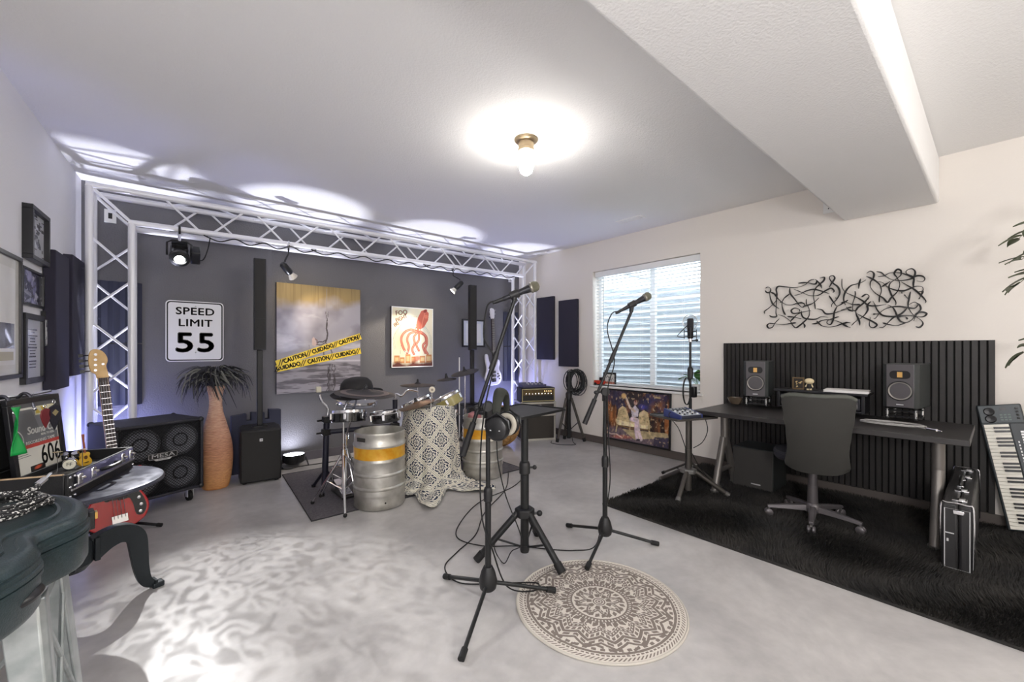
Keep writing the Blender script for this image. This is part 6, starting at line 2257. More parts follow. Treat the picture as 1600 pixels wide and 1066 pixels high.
for k, q in enumerate(([(.3, .2), (.45, .7), (.6, .5), (.5, .3)], [(.6, .2), (.75, .6), (.85, .4)], [(.15, .6), (.3, .8), (.4, .6)])):
    P.stroke(q, .03, S(70, 70, 74))
P.rect(0, 0, 1, .22, S(190, 110, 84))
P.build('print', wf, R_RIGHT @ Vector((0, .09, .006)), R_RIGHT, .4)
ppt = thing('potted_plant', 'small green leafy plant in a white pot on the window sill', 'plant', (4.56, 2.172, .776))
MB().lathe([(.001, 0), (.04, 0), (.052, .09), (.056, .095), (.050, .095), (.046, .08), (.001, .08)], 24).build('pot', M_WHITEP, ppt)
M_LEAF = mat('leaf_green', S(74, 128, 62), .4, noise=(20, S(52, 96, 46), 3))


def leaf(base, tip, wd, droop, parent, m_, nm='leaf'):
    base, tip = Vector(base), Vector(tip)
    ax = (tip - base)
    s_ = ax.cross(Vector((0, 0, 1)))
    s_ = s_.normalized() if s_.length > 1e-5 else Vector((1, 0, 0))
    up_ = s_.cross(ax).normalized()

    def f(u, v):
        wv = wd * math.sin(PI * min(1, v ** .8 * .97 + .02)) ** .8
        return base + ax * v + s_ * ((u - .5) * 2 * wv) + up_ * (abs(u - .5) * wd * .5 - droop * v * v)
    return MB().grid(f, 4, 7).build(nm, m_, parent)


for (a_, b_, w_) in (((0, .10, .17), (-.02, .21, .15), .045), ((0, .02, .20), (-.01, -.06, .25), .05), ((0, -.03, .17), (-.03, -.07, .12), .038), ((0, .05, .16), (-.05, .12, .21), .035), ((.0, .0, .15), (.03, .0, .26), .04)):
    MB().tube([(0, 0, .07), (a_[0], a_[1] * .5, a_[2] * .8), a_], .0025, 5).build('stem', M_LEAF, ppt)
    leaf(a_, b_, w_, .02, ppt, M_LEAF)

lpz = thing('leaning_picture', 'large black framed colour print leaning on the baseboard under the window', 'picture', (RW, 2.90, .094))
lw_, lh_ = .945, .655
RLp = frame((0, -1, 0), (.035, 0, 1))
for nm, c_, s_ in (('frame_bar', (0, lh_ - .010), (lw_, .020)), ('frame_bar', (0, .010), (lw_, .020)), ('frame_bar', (-lw_ / 2 + .01, lh_ / 2), (.020, lh_ - .04)), ('frame_bar', (lw_ / 2 - .01, lh_ / 2), (.020, lh_ - .04))):
    on(MB().box((c_[0], c_[1], .010), (s_[0], s_[1], .022)).build(nm, M_FRAME, lpz, bevel=.002), RLp, (-.030, 0, 0))
P = Pic(lw_ - .04, lh_ - .04, 170)
nA, nB, nC = P.noise(7, 5, 41), P.noise(22, 5, 42, 4), P.noise(5, 9, 43)
P.c[:] = S(58, 46, 44)
P.mix(np.clip((nB - .5) * 6, 0, 1) * .8, S(140, 92, 60))
P.mix(np.clip(.28 - P.X, 0, .28) / .28 * np.clip((P.noise(16, 2, 44, 3) - .4) * 5, 0, 1), S(206, 130, 76))
P.mix(np.clip(P.X - .78, 0, .2) / .2 * np.clip((P.noise(22, 2, 45, 3) - .45) * 5, 0, 1) * (P.Y > .2), S(176, 112, 66))
P.mix((P.Y > .62) * np.clip((nA - .42) * 5, 0, 1) * .75, S(60, 58, 86))
P.mix(np.clip((.28 - P.Y) * 12, 0, 1), S(112, 96, 104))
P.poly([(.3, .22), (.98, .28), (1, .2), (.5, .05)], S(196, 176, 132), .8)
P.poly([(.78, .0), (1, .0), (1, .20), (.80, .17)], S(62, 56, 78), .9)
P.ell(.30, .06, .22, .05, S(186, 98, 80), .1, .6, .7)
P.stroke([(.03, .12), (.12, .08), (.20, .10), (.30, .05)], .012, S(226, 196, 180), .7)
P.ell(.62, .72, .09, .07, S(70, 68, 150), 0, .8)
P.ell(.70, .84, .16, .10, S(50, 50, 86), 0, .9)
P.ell(.84, .93, .05, .02, S(240, 214, 150), 0, .8)
cream, dcream = S(206, 184, 140), S(128, 102, 70)
P.poly([(.20, .34), (.24, .62), (.30, .70), (.36, .66), (.42, .44), (.55, .40), (.57, .60), (.64, .66), (.70, .62), (.74, .34), (.70, .30), (.22, .30)], cream)
P.poly([(.22, .30), (.70, .30), (.70, .37), (.22, .39)], S(238, 220, 180))
for k in range(18):
    rr = random.Random(k + 50)
    x_ = (.25 + .12 * rr.random()) if k % 2 else (.58 + .12 * rr.random())
    P.ell(x_, .42 + .18 * rr.random(), .012, .016, dcream, 0, .7, .7)
P.stroke([(.20, .40), (.22, .30), (.20, .15)], .012, cream)
P.stroke([(.73, .38), (.72, .28), (.74, .14)], .012, cream)
P.stroke([(.22, .29), (.46, .26), (.72, .29)], .010, dcream)
skin, white = S(200, 160, 144), S(206, 196, 204)
P.poly([(.44, .64), (.50, .74), (.56, .66), (.55, .52), (.46, .48)], white)
P.stroke([(.36, .86), (.42, .68), (.50, .62)], .020, S(214, 190, 170))
P.ell(.32, .90, .05, .07, S(214, 176, 120), .4, .4)
P.ell(.51, .79, .030, .05, skin)
P.ell(.52, .82, .038, .04, S(110, 60, 50), 0, .6)
P.stroke([(.46, .46), (.54, .45), (.56, .24), (.60, .08)], .032, S(236, 214, 220))
P.stroke([(.44, .44), (.52, .42), (.52, .22), (.54, .08)], .026, S(228, 204, 214))
P.ell(.56, .06, .035, .02, S(60, 50, 60), .2)
P.c *= (.45 + 1.1 * P.noise(26, 18, 47, 3))[..., None]
P.mix(np.clip((P.noise(40, 22, 48, 2) - .68) * 8, 0, 1) * .6, S(220, 190, 150))
P.build('print', lpz, Vector((-.030, 0, 0)) + RLp @ Vector((0, lh_ / 2, .012)), RLp, .18, .5)
# ------------------------------------------------------------ black shag rug
sr = thing('shag_rug', 'large black shag rug under the desk and office chair', 'rug', (2.72, -1.3, 0))
RX0, RX1, RY0, RY1 = 2.72, 4.455, -1.30, 2.07
M_SHAG = mat('black_shag', S(24, 23, 23), .8, noise=(3.2, S(44, 41, 38), 3))  # brownish noise paints the patchy sheen of the pile into the colour
at((2.72, -1.3, 0)).span((RX0, RY0, 0), (RX1, RY1, .014)).build('rug_backing', M_SHAG, sr)
rs_ = np.random.RandomState(4)
NB = 110000
bx = RX0 + .002 + rs_.rand(NB) * (RX1 - RX0 - .004)
by = RY0 + rs_.rand(NB) * (RY1 - RY0)
hd_ = rs_.rand(NB) * 2 * PI
# the pile lies in soft swirls
sw = 1.8 * np.sin(bx * 5.1 + 1.3 * np.sin(by * 3.7)) + 1.6 * np.cos(by * 4.3 + bx * 2.1)
lean = .016 + .010 * rs_.rand(NB)
hh = .024 + .012 * rs_.rand(NB)
wv = .0035
base = np.stack([bx, by, np.full(NB, .012)], 1) - np.array([2.72, -1.3, 0])
wd_ = np.stack([np.cos(hd_), np.sin(hd_), np.zeros(NB)], 1) * wv
tipv = np.stack([np.cos(sw + .5 * hd_ / PI) * lean, np.sin(sw + .5 * hd_ / PI) * lean, hh], 1)
V = np.empty((NB * 3, 3))
V[0::3], V[1::3], V[2::3] = base - wd_, base + wd_, base + tipv
me = bpy.data.meshes.new('pile')
me.vertices.add(NB * 3)
me.vertices.foreach_set('co', V.ravel())
me.loops.add(NB * 3)
me.loops.foreach_set('vertex_index', np.arange(NB * 3, dtype=np.int32))
me.polygons.add(NB)
me.polygons.foreach_set('loop_start', np.arange(NB, dtype=np.int32) * 3)
me.update()
link('pile', me, M_SHAG, sr, kind='stuff')
RT_ = .022                                             # height of the flattened pile under furniture

# ------------------------------------------------------------ slatted acoustic wall panel
sp0 = thing('slat_wall_panel', 'wide black slatted acoustic panel on the wall behind the desk', 'wall panel', (RW, .93, .094))
M_SLAT = mat('black_slat_wood', S(42, 39, 37), .5, noise=(8, S(34, 32, 31), 4))
PW, PH = 1.838, 1.226
MB().span((-.010, -PW / 2, 0), (-.001, PW / 2, PH)).build('felt_backing', mat('black_felt_backing', S(18, 17, 17), .95), sp0)
nsl = 46
s0_ = MB().span((-.022, -.0155, 0), (-.010, .0155, PH)).build('slat', M_SLAT, sp0, bevel=.0015, seg=1)
for i in range(nsl):
    o = s0_ if i == 0 else share(s0_, sp0)
    o.location = (0, -PW / 2 + .0155 + i * (PW - .031) / (nsl - 1), 0)

# ------------------------------------------------------------ desk
DX0, DX1, DY0, DY1, DZ = 3.465, 4.240, .10, 1.69, .738
dk = thing('studio_desk', 'long black wood topped desk on grey splayed tubular legs', 'desk', (3.85, .90, RT_))
BD = lambda: at((3.85, .90, RT_))
M_DESK = mat('black_brown_woodgrain', S(50, 47, 47), .38, noise=(6, S(40, 38, 38), 6))
nt = M_DESK.node_tree
nn_ = [n for n in nt.nodes if n.type == 'TEX_NOISE'][0]
mpg = nt.nodes.new('ShaderNodeMapping')
mpg.inputs['Scale'].default_value = (14, .8, 8)
tcg = [n for n in nt.nodes if n.type == 'TEX_COORD'][0]
nt.links.new(tcg.outputs['Object'], mpg.inputs[0])
nt.links.new(mpg.outputs[0], nn_.inputs['Vector'])
BD().span((DX0, DY0, DZ - .036), (DX1, DY1, DZ)).build('desktop', M_DESK, dk, bevel=.004)
M_TUBE = mat('grey_tube', S(122, 118, 114), .38, .6)
for y in (.25, 1.585):
    po = BD().cyl((3.85, y, .40), (3.85, y, DZ - .04), .033, n=18).build('post', M_TUBE, dk)
    BD().cyl((3.85, y, DZ - .052), (3.85, y, DZ - .036), .075, n=20).build('mounting_plate', M_TUBE, po)
    for x1 in (3.65, 4.06):
        lg = BD().cyl((3.85 + (x1 - 3.85) * .12, y, .47), (x1, y, RT_ + .008), .029, n=16).build('leg', M_TUBE, dk)
        BD().cyl((x1, y, RT_), (x1, y, RT_ + .018), .036, n=16).build('glide', M_GREYM, lg)
    BD().cyl((3.72, y, .19), (3.98, y, .19), .019, n=12).build('stretcher', M_TUBE, dk)
BD().span((3.95, .28, DZ - .10), (3.97, 1.55, DZ - .036)).build('cross_rail', M_BLACKS, dk)

# ------------------------------------------------------------ monitors
M_BAF = mat('dark_grey_baffle', S(84, 81, 84), .30)
M_GOLDR = mat('gold_ribbon', S(222, 176, 104), .35, .5)


def monitor(loc, rz, label):
    t = thing('studio_monitor', label, 'speaker', loc, rz)           # faces local -x
    w_, h_, d_ = .192, .308, .31
    c_ = MB().prism([(0, -w_ / 2 + .022), (0, w_ / 2 - .022), (.022, w_ / 2), (d_, w_ / 2), (d_, -w_ / 2), (.022, -w_ / 2)], 0, h_).build('cabinet', mat('black_vinyl_cabinet', S(46, 50, 50), .45), t, bevel=.004)
    MB().span((-.005, -w_ / 2 + .024, .003), (.001, w_ / 2 - .024, h_ - .003)).build('baffle', M_BAF, c_, bevel=.002)
    RN = frame((0, -1, 0), (0, 0, 1))
    MB().lathe([(.001, -.012), (.018, -.014), (.022, -.020), (.050, -.006), (.056, .001), (.061, .004), (.066, .003), (.069, -.002)], 32, (-.005, 0, .118), RN).build('woofer', mat('woofer_grey', S(156, 151, 145), .35, .35), t)
    MB().torus((-.0065, 0, .118), .066, .004, 32, 8, RN).build('woofer_trim', M_BLACKS, t)
    wg = MB(Matrix.Translation((-.005, 0, .232)) @ RN.to_4x4()).prism(rrect(.110, .056, .024), -.002, .003).build('waveguide', M_BLACKS, t, bevel=.002)
    MB(Matrix.Translation((-.005, 0, .232)) @ RN.to_4x4()).box((0, 0, .004), (.028, .038, .003)).build('ribbon', M_GOLDR, wg)
    MB(Matrix.Translation((-.005, 0, .022)) @ RN.to_4x4()).box((0, 0, .0008), (.038, .006, .001)).build('maker_line', M_SILV, t)
    return t


def iso_stand(loc, rz, label):
    t = thing('speaker_riser', label, 'riser', loc, rz)
    for x_ in (.03, .21):
        for y_ in (-.075, .075):
            po = MB().cyl((x_, y_, 0), (x_, y_, .082), .009, n=12).build('post', M_STEEL, t)
            MB().cyl((x_, y_, 0), (x_, y_, .012), .013, n=12).build('isolator', M_RUBBER, po)
            MB().cyl((x_, y_, .068), (x_, y_, .0828), .013, n=12).build('isolator', M_RUBBER, po)
    for z_ in (.020, .060):
        MB().span((.022, -.083, z_ - .005), (.038, .083, z_ + .005)).span((.202, -.083, z_ - .005), (.218, .083, z_ + .005)).span((.03, -.083, z_ - .005), (.21, -.067, z_ + .005)).span((.03, .067, z_ - .005), (.21, .083, z_ + .005)).build('frame', mat('black_gloss_frame', S(36, 36, 38), .2), t)


for loc, rz, side in (((3.955, 1.37, DZ + RT_ - RT_), .16, 'left'), ((3.965, .445, DZ + RT_ - RT_), -.10, 'right')):
    loc = (loc[0], loc[1], DZ + RT_)
    iso_stand(loc, rz, f'chrome and black riser under the {side} monitor speaker')
    monitor((loc[0], loc[1], loc[2] + .0835), rz, {'left': 'grey studio monitor at the bowl end of the desk, facing the camera', 'right': 'grey studio monitor beside the silver cable coil, showing its black side'}[side])

DT = DZ + RT_
# rack box with open shelf
rk = thing('desk_rack', 'low black rack box standing on the desk behind the office chair', 'rack', (4.02, .935, DT))
M_RK = mat('black_rack_laminate', S(38, 38, 42), .35)
for nm, a_, b_ in (('top_board', (-.02, -.31, .142), (.205, .31, .160)), ('side_board', (0, -.29, .008), (.20, -.268, .142)), ('side_board', (0, .268, .008), (.20, .29, .142)), ('bottom_board', (0, -.268, .008), (.20, .268, .022)), ('back_board', (.19, -.268, .022), (.20, .268, .142))):
    MB().span(a_, b_).build(nm, M_RK, rk, bevel=.003)
ru = MB().span((.005, -.262, .028), (.18, .262, .118)).build('rack_unit', mat('rack_unit_face', S(58, 58, 64), .35, .4), rk, bevel=.003)
for y_ in (-.245, .245):
    MB().tube([(.004, y_, .045), (-.018, y_, .045), (-.018, y_, .105), (.004, y_, .105)], .005, 8).build('rack_handle', M_CHROME, ru)
for y_ in (-.15, -.09, -.03, .05, .12):
    MB().lathe([(.012, 0), (.011, .014), (.001, .016)], 14, (.005, y_, .075), frame((0, -1, 0), (0, 0, 1))).build('knob', M_CHROME, ru)
for x_ in (.02, .18):
    for y_ in (-.27, .27):
        MB().cyl((x_, y_, 0), (x_, y_, .009), .012, n=10).build('foot', M_RUBBER, rk)
tz = DT + .1605
pps = thing('paper_stack', 'white stack of papers on the right of the rack box', 'paper', (4.09, .765, tz), .10)
M_PAP = mat('white_paper', S(232, 230, 228), .7)
for i in range(5):
    MB().box((0, 0, .0018 + i * .0036), (.205, .27, .0034), RM(0, 0, (-.03, .02, 0, .035, -.015)[i])).build('sheet', M_PAP, pps)
fg = thing('small_framed_print', 'tiny gold and black framed print standing on the rack box', 'picture', (4.09, 1.085, tz))
for nm, c_, s_ in (('frame_bar', (0, .095), (.085, .010)), ('frame_bar', (0, .005), (.085, .010)), ('frame_bar', (-.0375, .05), (.010, .08)), ('frame_bar', (.0375, .05), (.010, .08))):
    on(MB().box((c_[0], c_[1], .006), (s_[0], s_[1], .014)).build(nm, mat('bronze_frame', S(120, 100, 72), .4, .5), fg), R_RIGHT)
P = Pic(.066, .082, 30)
P.c[:] = S(44, 38, 34)
for k in range(9):
    rr = random.Random(k)
    P.ell(.15 + .7 * rr.random(), .1 + .6 * rr.random(), .12, .06, S(214, 188, 130), rr.random() * 3, .3)
P.build('print', fg, R_RIGHT @ Vector((0, .05, .004)), R_RIGHT, .4)
fig = thing('figurine', 'small cream figurine with round head beside the tiny framed print', 'figurine', (4.07, 1.005, tz))
M_CRM = mat('cream_figure', S(226, 208, 168), .5)
MB().ball((0, 0, .072), .030, 16, 10, (.85, 1.15, .82)).build('head', M_CRM, fig)
MB().lathe([(.001, .012), (.016, .012), (.019, .025), (.014, .050), (.001, .052)], 14).build('torso', mat('black_figure', S(30, 28, 28), .6), fig)
for s in (-1, 1):
    MB().cyl((-.002, s * .010, 0), (0, s * .009, .014), .008, n=10).build('foot', M_CRM, fig)
    MB().cyl((0, s * .016, .046), (-.004, s * .026, .024), .005, n=8).build('arm', M_CRM, fig)
bwl = thing('smoked_glass_bowl', 'small smoked glass bowl on the left end of the desk', 'bowl', (3.98, 1.545, DT))
MB().lathe([(.001, 0), (.036, 0), (.040, .004), (.060, .045), (.062, .060), (.058, .060), (.055, .045), (.034, .010), (.001, .010)], 28).build('glass', mat('smoked_glass', S(82, 70, 58), .12, coat=.5), bwl)
pts = []
for i in range(110):
    t_ = i / 109 * 2 * PI * 3.2
    pts.append((.062 * math.cos(t_) * (1 + .10 * math.sin(t_ * .37)), .155 * math.sin(t_) * (1 + .05 * math.cos(t_ * .5)), .004 + .003 * (i / 109 * 3.2)))
pts += [(-.05, -.13, .008), (-.09, -.175, .006)]
lc_ = thing('patch_cable', 'silver grey patch cable with jack plug coiled on the desk', 'cable', (3.66, .45, DT))
MB().tube(pts, .0034, 6).build('coil', mat('silver_grey_cable', S(150, 148, 146), .4), lc_)
MB().cyl((-.085, -.170, .009), (-.125, -.215, .009), .0075, n=12).build('plug_barrel', M_CHROME, lc_)
MB().cyl((-.125, -.215, .009), (-.143, -.236, .009), .003, n=8).build('plug_tip', M_CHROME, lc_)

# subwoofer under the desk
sbw = thing('floor_subwoofer', 'black cube subwoofer on the shag rug under the desk', 'speaker', (4.0, 1.41, RT_))
MB().span((0, -.165, 0), (.34, .165, .355)).build('cabinet', mat('black_vinyl_cabinet', S(46, 50, 50), .45), sbw, bevel=.006)
MB().span((-.008, -.160, .006), (0, .160, .349)).build('front_grille', mat('charcoal_grille_cloth', S(62, 60, 58), .7, bump=(500, .2)), sbw, bevel=.003)
MB().box((-.0095, -.03, .045), (.002, .075, .010)).build('maker_line', M_SILV, sbw)

# ------------------------------------------------------------ office chair
oc2 = thing('office_chair', 'black office chair with curved mesh back facing the desk', 'chair', (3.585, .865, RT_), .33)
M_CHF = mat('black_chair_fabric', S(46, 45, 42), .8, bump=(420, .25))
M_CHG = mat('grey_chair_base', S(96, 92, 94), .35, .45)
bwp = [(.0, .176), (.10, .180), (.30, .166), (.52, .176), (.72, .190), (.90, .200), (1.0, .196)]


def backf(side):
    def f(u, v):
        # half-width along the height
        for (v0, w0), (v1, w1) in zip(bwp[:-1], bwp[1:]):
            if v <= v1 + 1e-9:
                t = (v - v0) / (v1 - v0)
                t = t * t * (3 - 2 * t)
                hw = w0 * (1 - t) + w1 * t
                break
        y = (u * 2 - 1) * hw
        z = .398 + .535 * v
        if v > .9:
            z -= .030 * ((abs(u * 2 - 1)) ** 6) * (v - .9) / .1
            z -= .012 * (1 - (u * 2 - 1) ** 2) * (v - .9) / .1
        if v < .1:
            z += .035 * (abs(u * 2 - 1) ** 4) * (.1 - v) / .1
        x = -.255 - .045 * math.sin(v * PI * .9) + .10 * (1 - v) ** 2 * 0 - .05 * v + .05 * (u * 2 - 1) ** 2
        return Vector((x + side * .016, y, z))
    return f


m = MB()
f1, f2 = backf(1), backf(-1)
nu_, nv_ = 20, 24
m.grid(f1, nu_, nv_)
m.grid(f2, nu_, nv_)
off = (nu_ + 1) * (nv_ + 1)
ring_ = [i for i in range(nu_ + 1)] + [j * (nu_ + 1) + nu_ for j in range(1, nv_ + 1)] + [nv_ * (nu_ + 1) + i for i in range(nu_ - 1, -1, -1)] + [j * (nu_ + 1) for j in range(nv_ - 1, 0, -1)]
for i in range(len(ring_)):
    a_, c_ = ring_[i], ring_[(i + 1) % len(ring_)]
    m.f.append((a_, c_, c_ + off, a_ + off))
bk_ = m.build('backrest', M_CHF, oc2)
rimp = [Vector((f2(i / 20, 1.0).x + .014, f2(i / 20, 1.0).y, f2(i / 20, 1.0).z)) for i in range(21)]
MB().tube(rimp, .017, 10).build('top_roll', mat('grey_green_piping', S(72, 74, 68), .6), bk_)
sc_ = MB()
n_ = 36
lv = [(.16, .425), (.215, .430), (.232, .45), (.232, .475), (.215, .492), (.12, .500)]
vs = []
for r__, z_ in lv:
    for i in range(n_):
        a_ = 2 * PI * i / n_
        ca, sa = math.cos(a_), math.sin(a_)
        e = 2.6
        q = (abs(ca) ** e + abs(sa) ** e) ** (-1 / e)
        vs.append((.035 + r__ * q * ca * .90, .03 + r__ * q * sa * .90, z_))
fs = [(k * n_ + i, k * n_ + (i + 1) % n_, (k + 1) * n_ + (i + 1) % n_, (k + 1) * n_ + i) for k in range(len(lv) - 1) for i in range(n_)]
fs += [tuple(range(n_ - 1, -1, -1)), tuple((len(lv) - 1) * n_ + i for i in range(n_))]
sc_.add(vs, fs).build('seat', mat('navy_black_seat', S(34, 34, 42), .8, bump=(420, .2)), oc2)
MB().tube(spline([(-.04, 0, .412), (-.15, 0, .408), (-.205, 0, .425), (-.228, 0, .47)], 6), .018, 10, flat=1.8).build('back_bar', M_BLACKS, oc2)
MB().box((-.02, 0, .412), (.20, .15, .03)).build('tilt_mechanism', M_BLACKS, oc2, bevel=.008)
cl_ = MB().cyl((0, 0, .09), (0, 0, .25), .034, .030, n=20).build('gas_column', M_CHG, oc2)
MB().cyl((0, 0, .24), (0, 0, .34), .027, n=20).cyl((0, 0, .33), (0, 0, .41), .022, n=20).build('column_sleeve', M_CHG, cl_)
MB().lathe([(.001, .062), (.045, .062), (.052, .075), (.048, .11), (.036, .125), (.001, .125)], 24).build('base_hub', M_CHG, oc2)
casters = [(3.438, 1.105), (3.291, .793), (3.595, .60), (3.875, .80), (3.80, 1.10)]
for k in range(5):
    wx, wy = casters[k][0] - 3.585, casters[k][1] - .865
    a_ = math.atan2(wy, wx) - .33
    a_ = math.radians(29 + 72 * k)
    Rz = Matrix.Rotation(a_, 4, 'Z')
    vs = []
    for r__, w__, z0_, z1_ in ((.035, .026, .070, .112), (.17, .022, .066, .098), (.285, .016, .060, .080)):
        vs += [(r__, -w__, z0_), (r__, w__, z0_), (r__, w__ * .7, z1_), (r__, -w__ * .7, z1_)]
    fs = [(i * 4 + j, i * 4 + (j + 1) % 4, i * 4 + 4 + (j + 1) % 4, i * 4 + 4 + j) for i in range(2) for j in range(4)] + [(3, 2, 1, 0), (8, 9, 10, 11)]
    sp__ = MB(Rz).add(vs, fs).build('base_arm', M_CHG, oc2, bevel=.004)
    cs_ = MB(Rz)
    cs_.cyl((.275, 0, .045), (.275, 0, .072), .008, n=10)
    cs_.build('caster_stem', M_STEEL, sp__)
    for s in (-1, 1):
        MB(Rz).lathe([(.001, -.010), (.020, -.010), (.026, -.004), (.026, .006), (.020, .011), (.001, .012)], 18, (.275, s * .013, .0265), RM(PI / 2 * -s, 0, 0)).build('caster_wheel', M_CHG, sp__)

# ------------------------------------------------------------ long hard case
lc2 = thing('instrument_case', 'long black hard case with silver trim standing on edge on the shag rug', 'case', (3.365, .146, RT_))
M_HC = mat('black_hard_case', S(40, 39, 40), .42, bump=(260, .15))
CL_, CW_, CH_ = 1.07, .124, .372
MB().span((0, -CW_ / 2, 0), (CL_, -.006, CH_)).build('lid_half', M_HC, lc2, bevel=.012)
MB().span((0, -.005, 0), (CL_, CW_ / 2, CH_)).build('body_half', M_HC, lc2, bevel=.012)
for x_ in (-.001, CL_ + .001):
    pts = [(x_, -CW_ / 2 - .001, .03), (x_, -CW_ / 2 - .001, CH_ - .03), (x_, -CW_ / 2 + .025, CH_ + .001), (x_, CW_ / 2 - .025, CH_ + .001), (x_, CW_ / 2 + .001, CH_ - .03), (x_, CW_ / 2 + .001, .03)]
    MB().tube(spline(pts, 4), .004, 6).build('edge_trim', M_CHROME, lc2)
MB().tube([(-.003, -CW_ / 2 + .014, .012), (-.003, -CW_ / 2 + .014, CH_ - .03), (-.003, CW_ / 2 - .014, CH_ - .03), (-.003, CW_ / 2 - .014, .012)], .0022, 6, closed=True).build('end_piping', M_SILV, lc2)
for x_ in (.09, .33, .74, .98):
    lt = MB().box((x_, -.006, CH_ + .003), (.055, .060, .010)).build('latch', M_CHROME, lc2, bevel=.003)
    MB().box((x_, -.016, CH_ + .011), (.034, .024, .008)).build('latch_lever', M_STEEL, lt, bevel=.002)
MB().tube(spline([(.44, .004, CH_), (.445, .004, CH_ + .028), (.535, .004, CH_ + .036), (.625, .004, CH_ + .028), (.63, .004, CH_)], 6), .009, 10).build('handle', M_BLACKS, lc2)
for x_ in (.435, .635):
    MB().box((x_, .004, CH_ + .004), (.028, .03, .012)).build('handle_mount', M_CHROME, lc2, bevel=.003)
MB().box((-.004, -.006, CH_ - .045), (.010, .044, .022)).build('end_latch', M_CHROME, lc2, bevel=.003)
MB().box((-.002, .028, .205), (.004, .034, .005)).build('end_mark', M_SILV, lc2)
MB().box((-.002, .036, .165), (.004, .008, .016)).build('end_mark', M_SILV, lc2)

# ------------------------------------------------------------ keyboard leaning on the wall
kl = Vector((4.345, -.045, RT_ + .012))
Ld = (Vector((4.425, .100, .845)) - kl).normalized()
Wd = Vector((0.02, -1, .14))
RK = frame(Ld, Wd)                                        # x along the length (up), y to the camera's right, z = outward?
if RK.col[2].x > 0:
    RK = frame(Ld, Wd)
    RK = Matrix((RK.col[0], RK.col[1], RK.col[2])).transposed()
kb = thing('midi_keyboard', 'black piano keyboard leaning upright on the wall beside the slatted panel', 'keyboard', kl)
zn = RK.col[2]
flip = 1 if zn.x < 0 else -1
TK = RK.to_4x4()


def kbox(x0, x1, y0, y1, z0_, z1_):
    z0_, z1_ = z0_ * flip, z1_ * flip
    return MB(TK).span((x0, y0, min(z0_, z1_)), (x1, y1, max(z0_, z1_)))


KL, KW = .835, .205
kbox(0, KL, 0, KW, -.045, 0).build('chassis', mat('keyboard_charcoal', S(48, 54, 58), .4), kb, bevel=.008)
kbox(KL - .125, KL - .004, .006, KW - .006, 0, .006).build('control_panel', mat('keyboard_slate', S(66, 74, 78), .4), kb, bevel=.003)
kbox(.01, KL - .13, .132, KW - .008, 0, .008).build('top_strip', mat('keyboard_charcoal', S(48, 54, 58), .4), kb, bevel=.003)
nw, kp_ = 29, (KL - .145) / 29
w0_ = kbox(0, kp_ - .0012, .014, .128, 0, .010).build('white_key', mat('ivory_key', S(236, 232, 220), .3), kb, bevel=.001, seg=1)
for i in range(nw):
    o = w0_ if i == 0 else share(w0_, kb)
    o.location = RK @ Vector((.012 + i * kp_, 0, 0))
b0_ = kbox(-.0065, .0065, .056, .128, .009, .020).build('black_key', mat('black_key_plastic', S(30, 30, 32), .25), kb, bevel=.0015, seg=1)
first = True
for i in range(nw - 1):
    deg = (nw - 1 - i) % 7                              # counted from the top end
    if deg in (3, 0) and False:
        continue
    if (nw - 1 - i) % 7 in (3, 0):
        continue
    o = b0_ if first else share(b0_, kb)
    first = False
    o.location = RK @ Vector((.012 + (i + 1) * kp_ - .0006, 0, 0))
for xx in (KL - .045, KL - .095):
    MB(TK).lathe([(.001, .007 * flip), (.024, .007 * flip), (.027, .012 * flip), (.022, .016 * flip), (.001, .013 * flip)], 24, (xx, .055, 0)).build('thumb_wheel', M_BLACKS, kb)
kbox(KL - .040, KL - .022, .105, .135, .006, .008).build('display', M_BLACKS, kb)
for i in range(3):
    for j in range(3):
        kbox(KL - .075 - i * .017, KL - .066 - i * .017, .100 + j * .018, .112 + j * .018, .006, .010).build('button', mat('teal_button', S(94, 112, 108), .4), kb)
for i in range(4):
    MB(TK).lathe([(.008, .006 * flip), (.007, .018 * flip), (.001, .019 * flip)], 12, (KL - .030 - i * .022, .180, 0)).build('knob', M_BLACKS, kb)
MT = Matrix.Translation(RK @ Vector((KL - .22, .158, .0086 * flip)))
tr_ = frame(RK @ Vector((-1, 0, 0)), Vector((0, 0, 1)).cross(RK @ Vector((-1, 0, 0))))
for i in range(26):
    kbox(.05 + i * .021, .05 + i * .021 + .012, .150, .156, .008, .0085).build('scale_mark', M_SILV, kb)
for i in range(7):
    kbox(KL - .30 + i * .018, KL - .30 + i * .018 + .012, .172, .186, .008, .0085).build('maker_mark', M_SILV, kb)

# ------------------------------------------------------------ curled metal wall sculpture
ws = thing('wire_wall_art', 'long black curled metal ribbon sculpture on the wall above the desk', 'wall art', (RW, .912, 1.652))
M_WIRE = mat('black_ribbon_steel', S(26, 24, 24), .4, .3)
rg = random.Random(11)
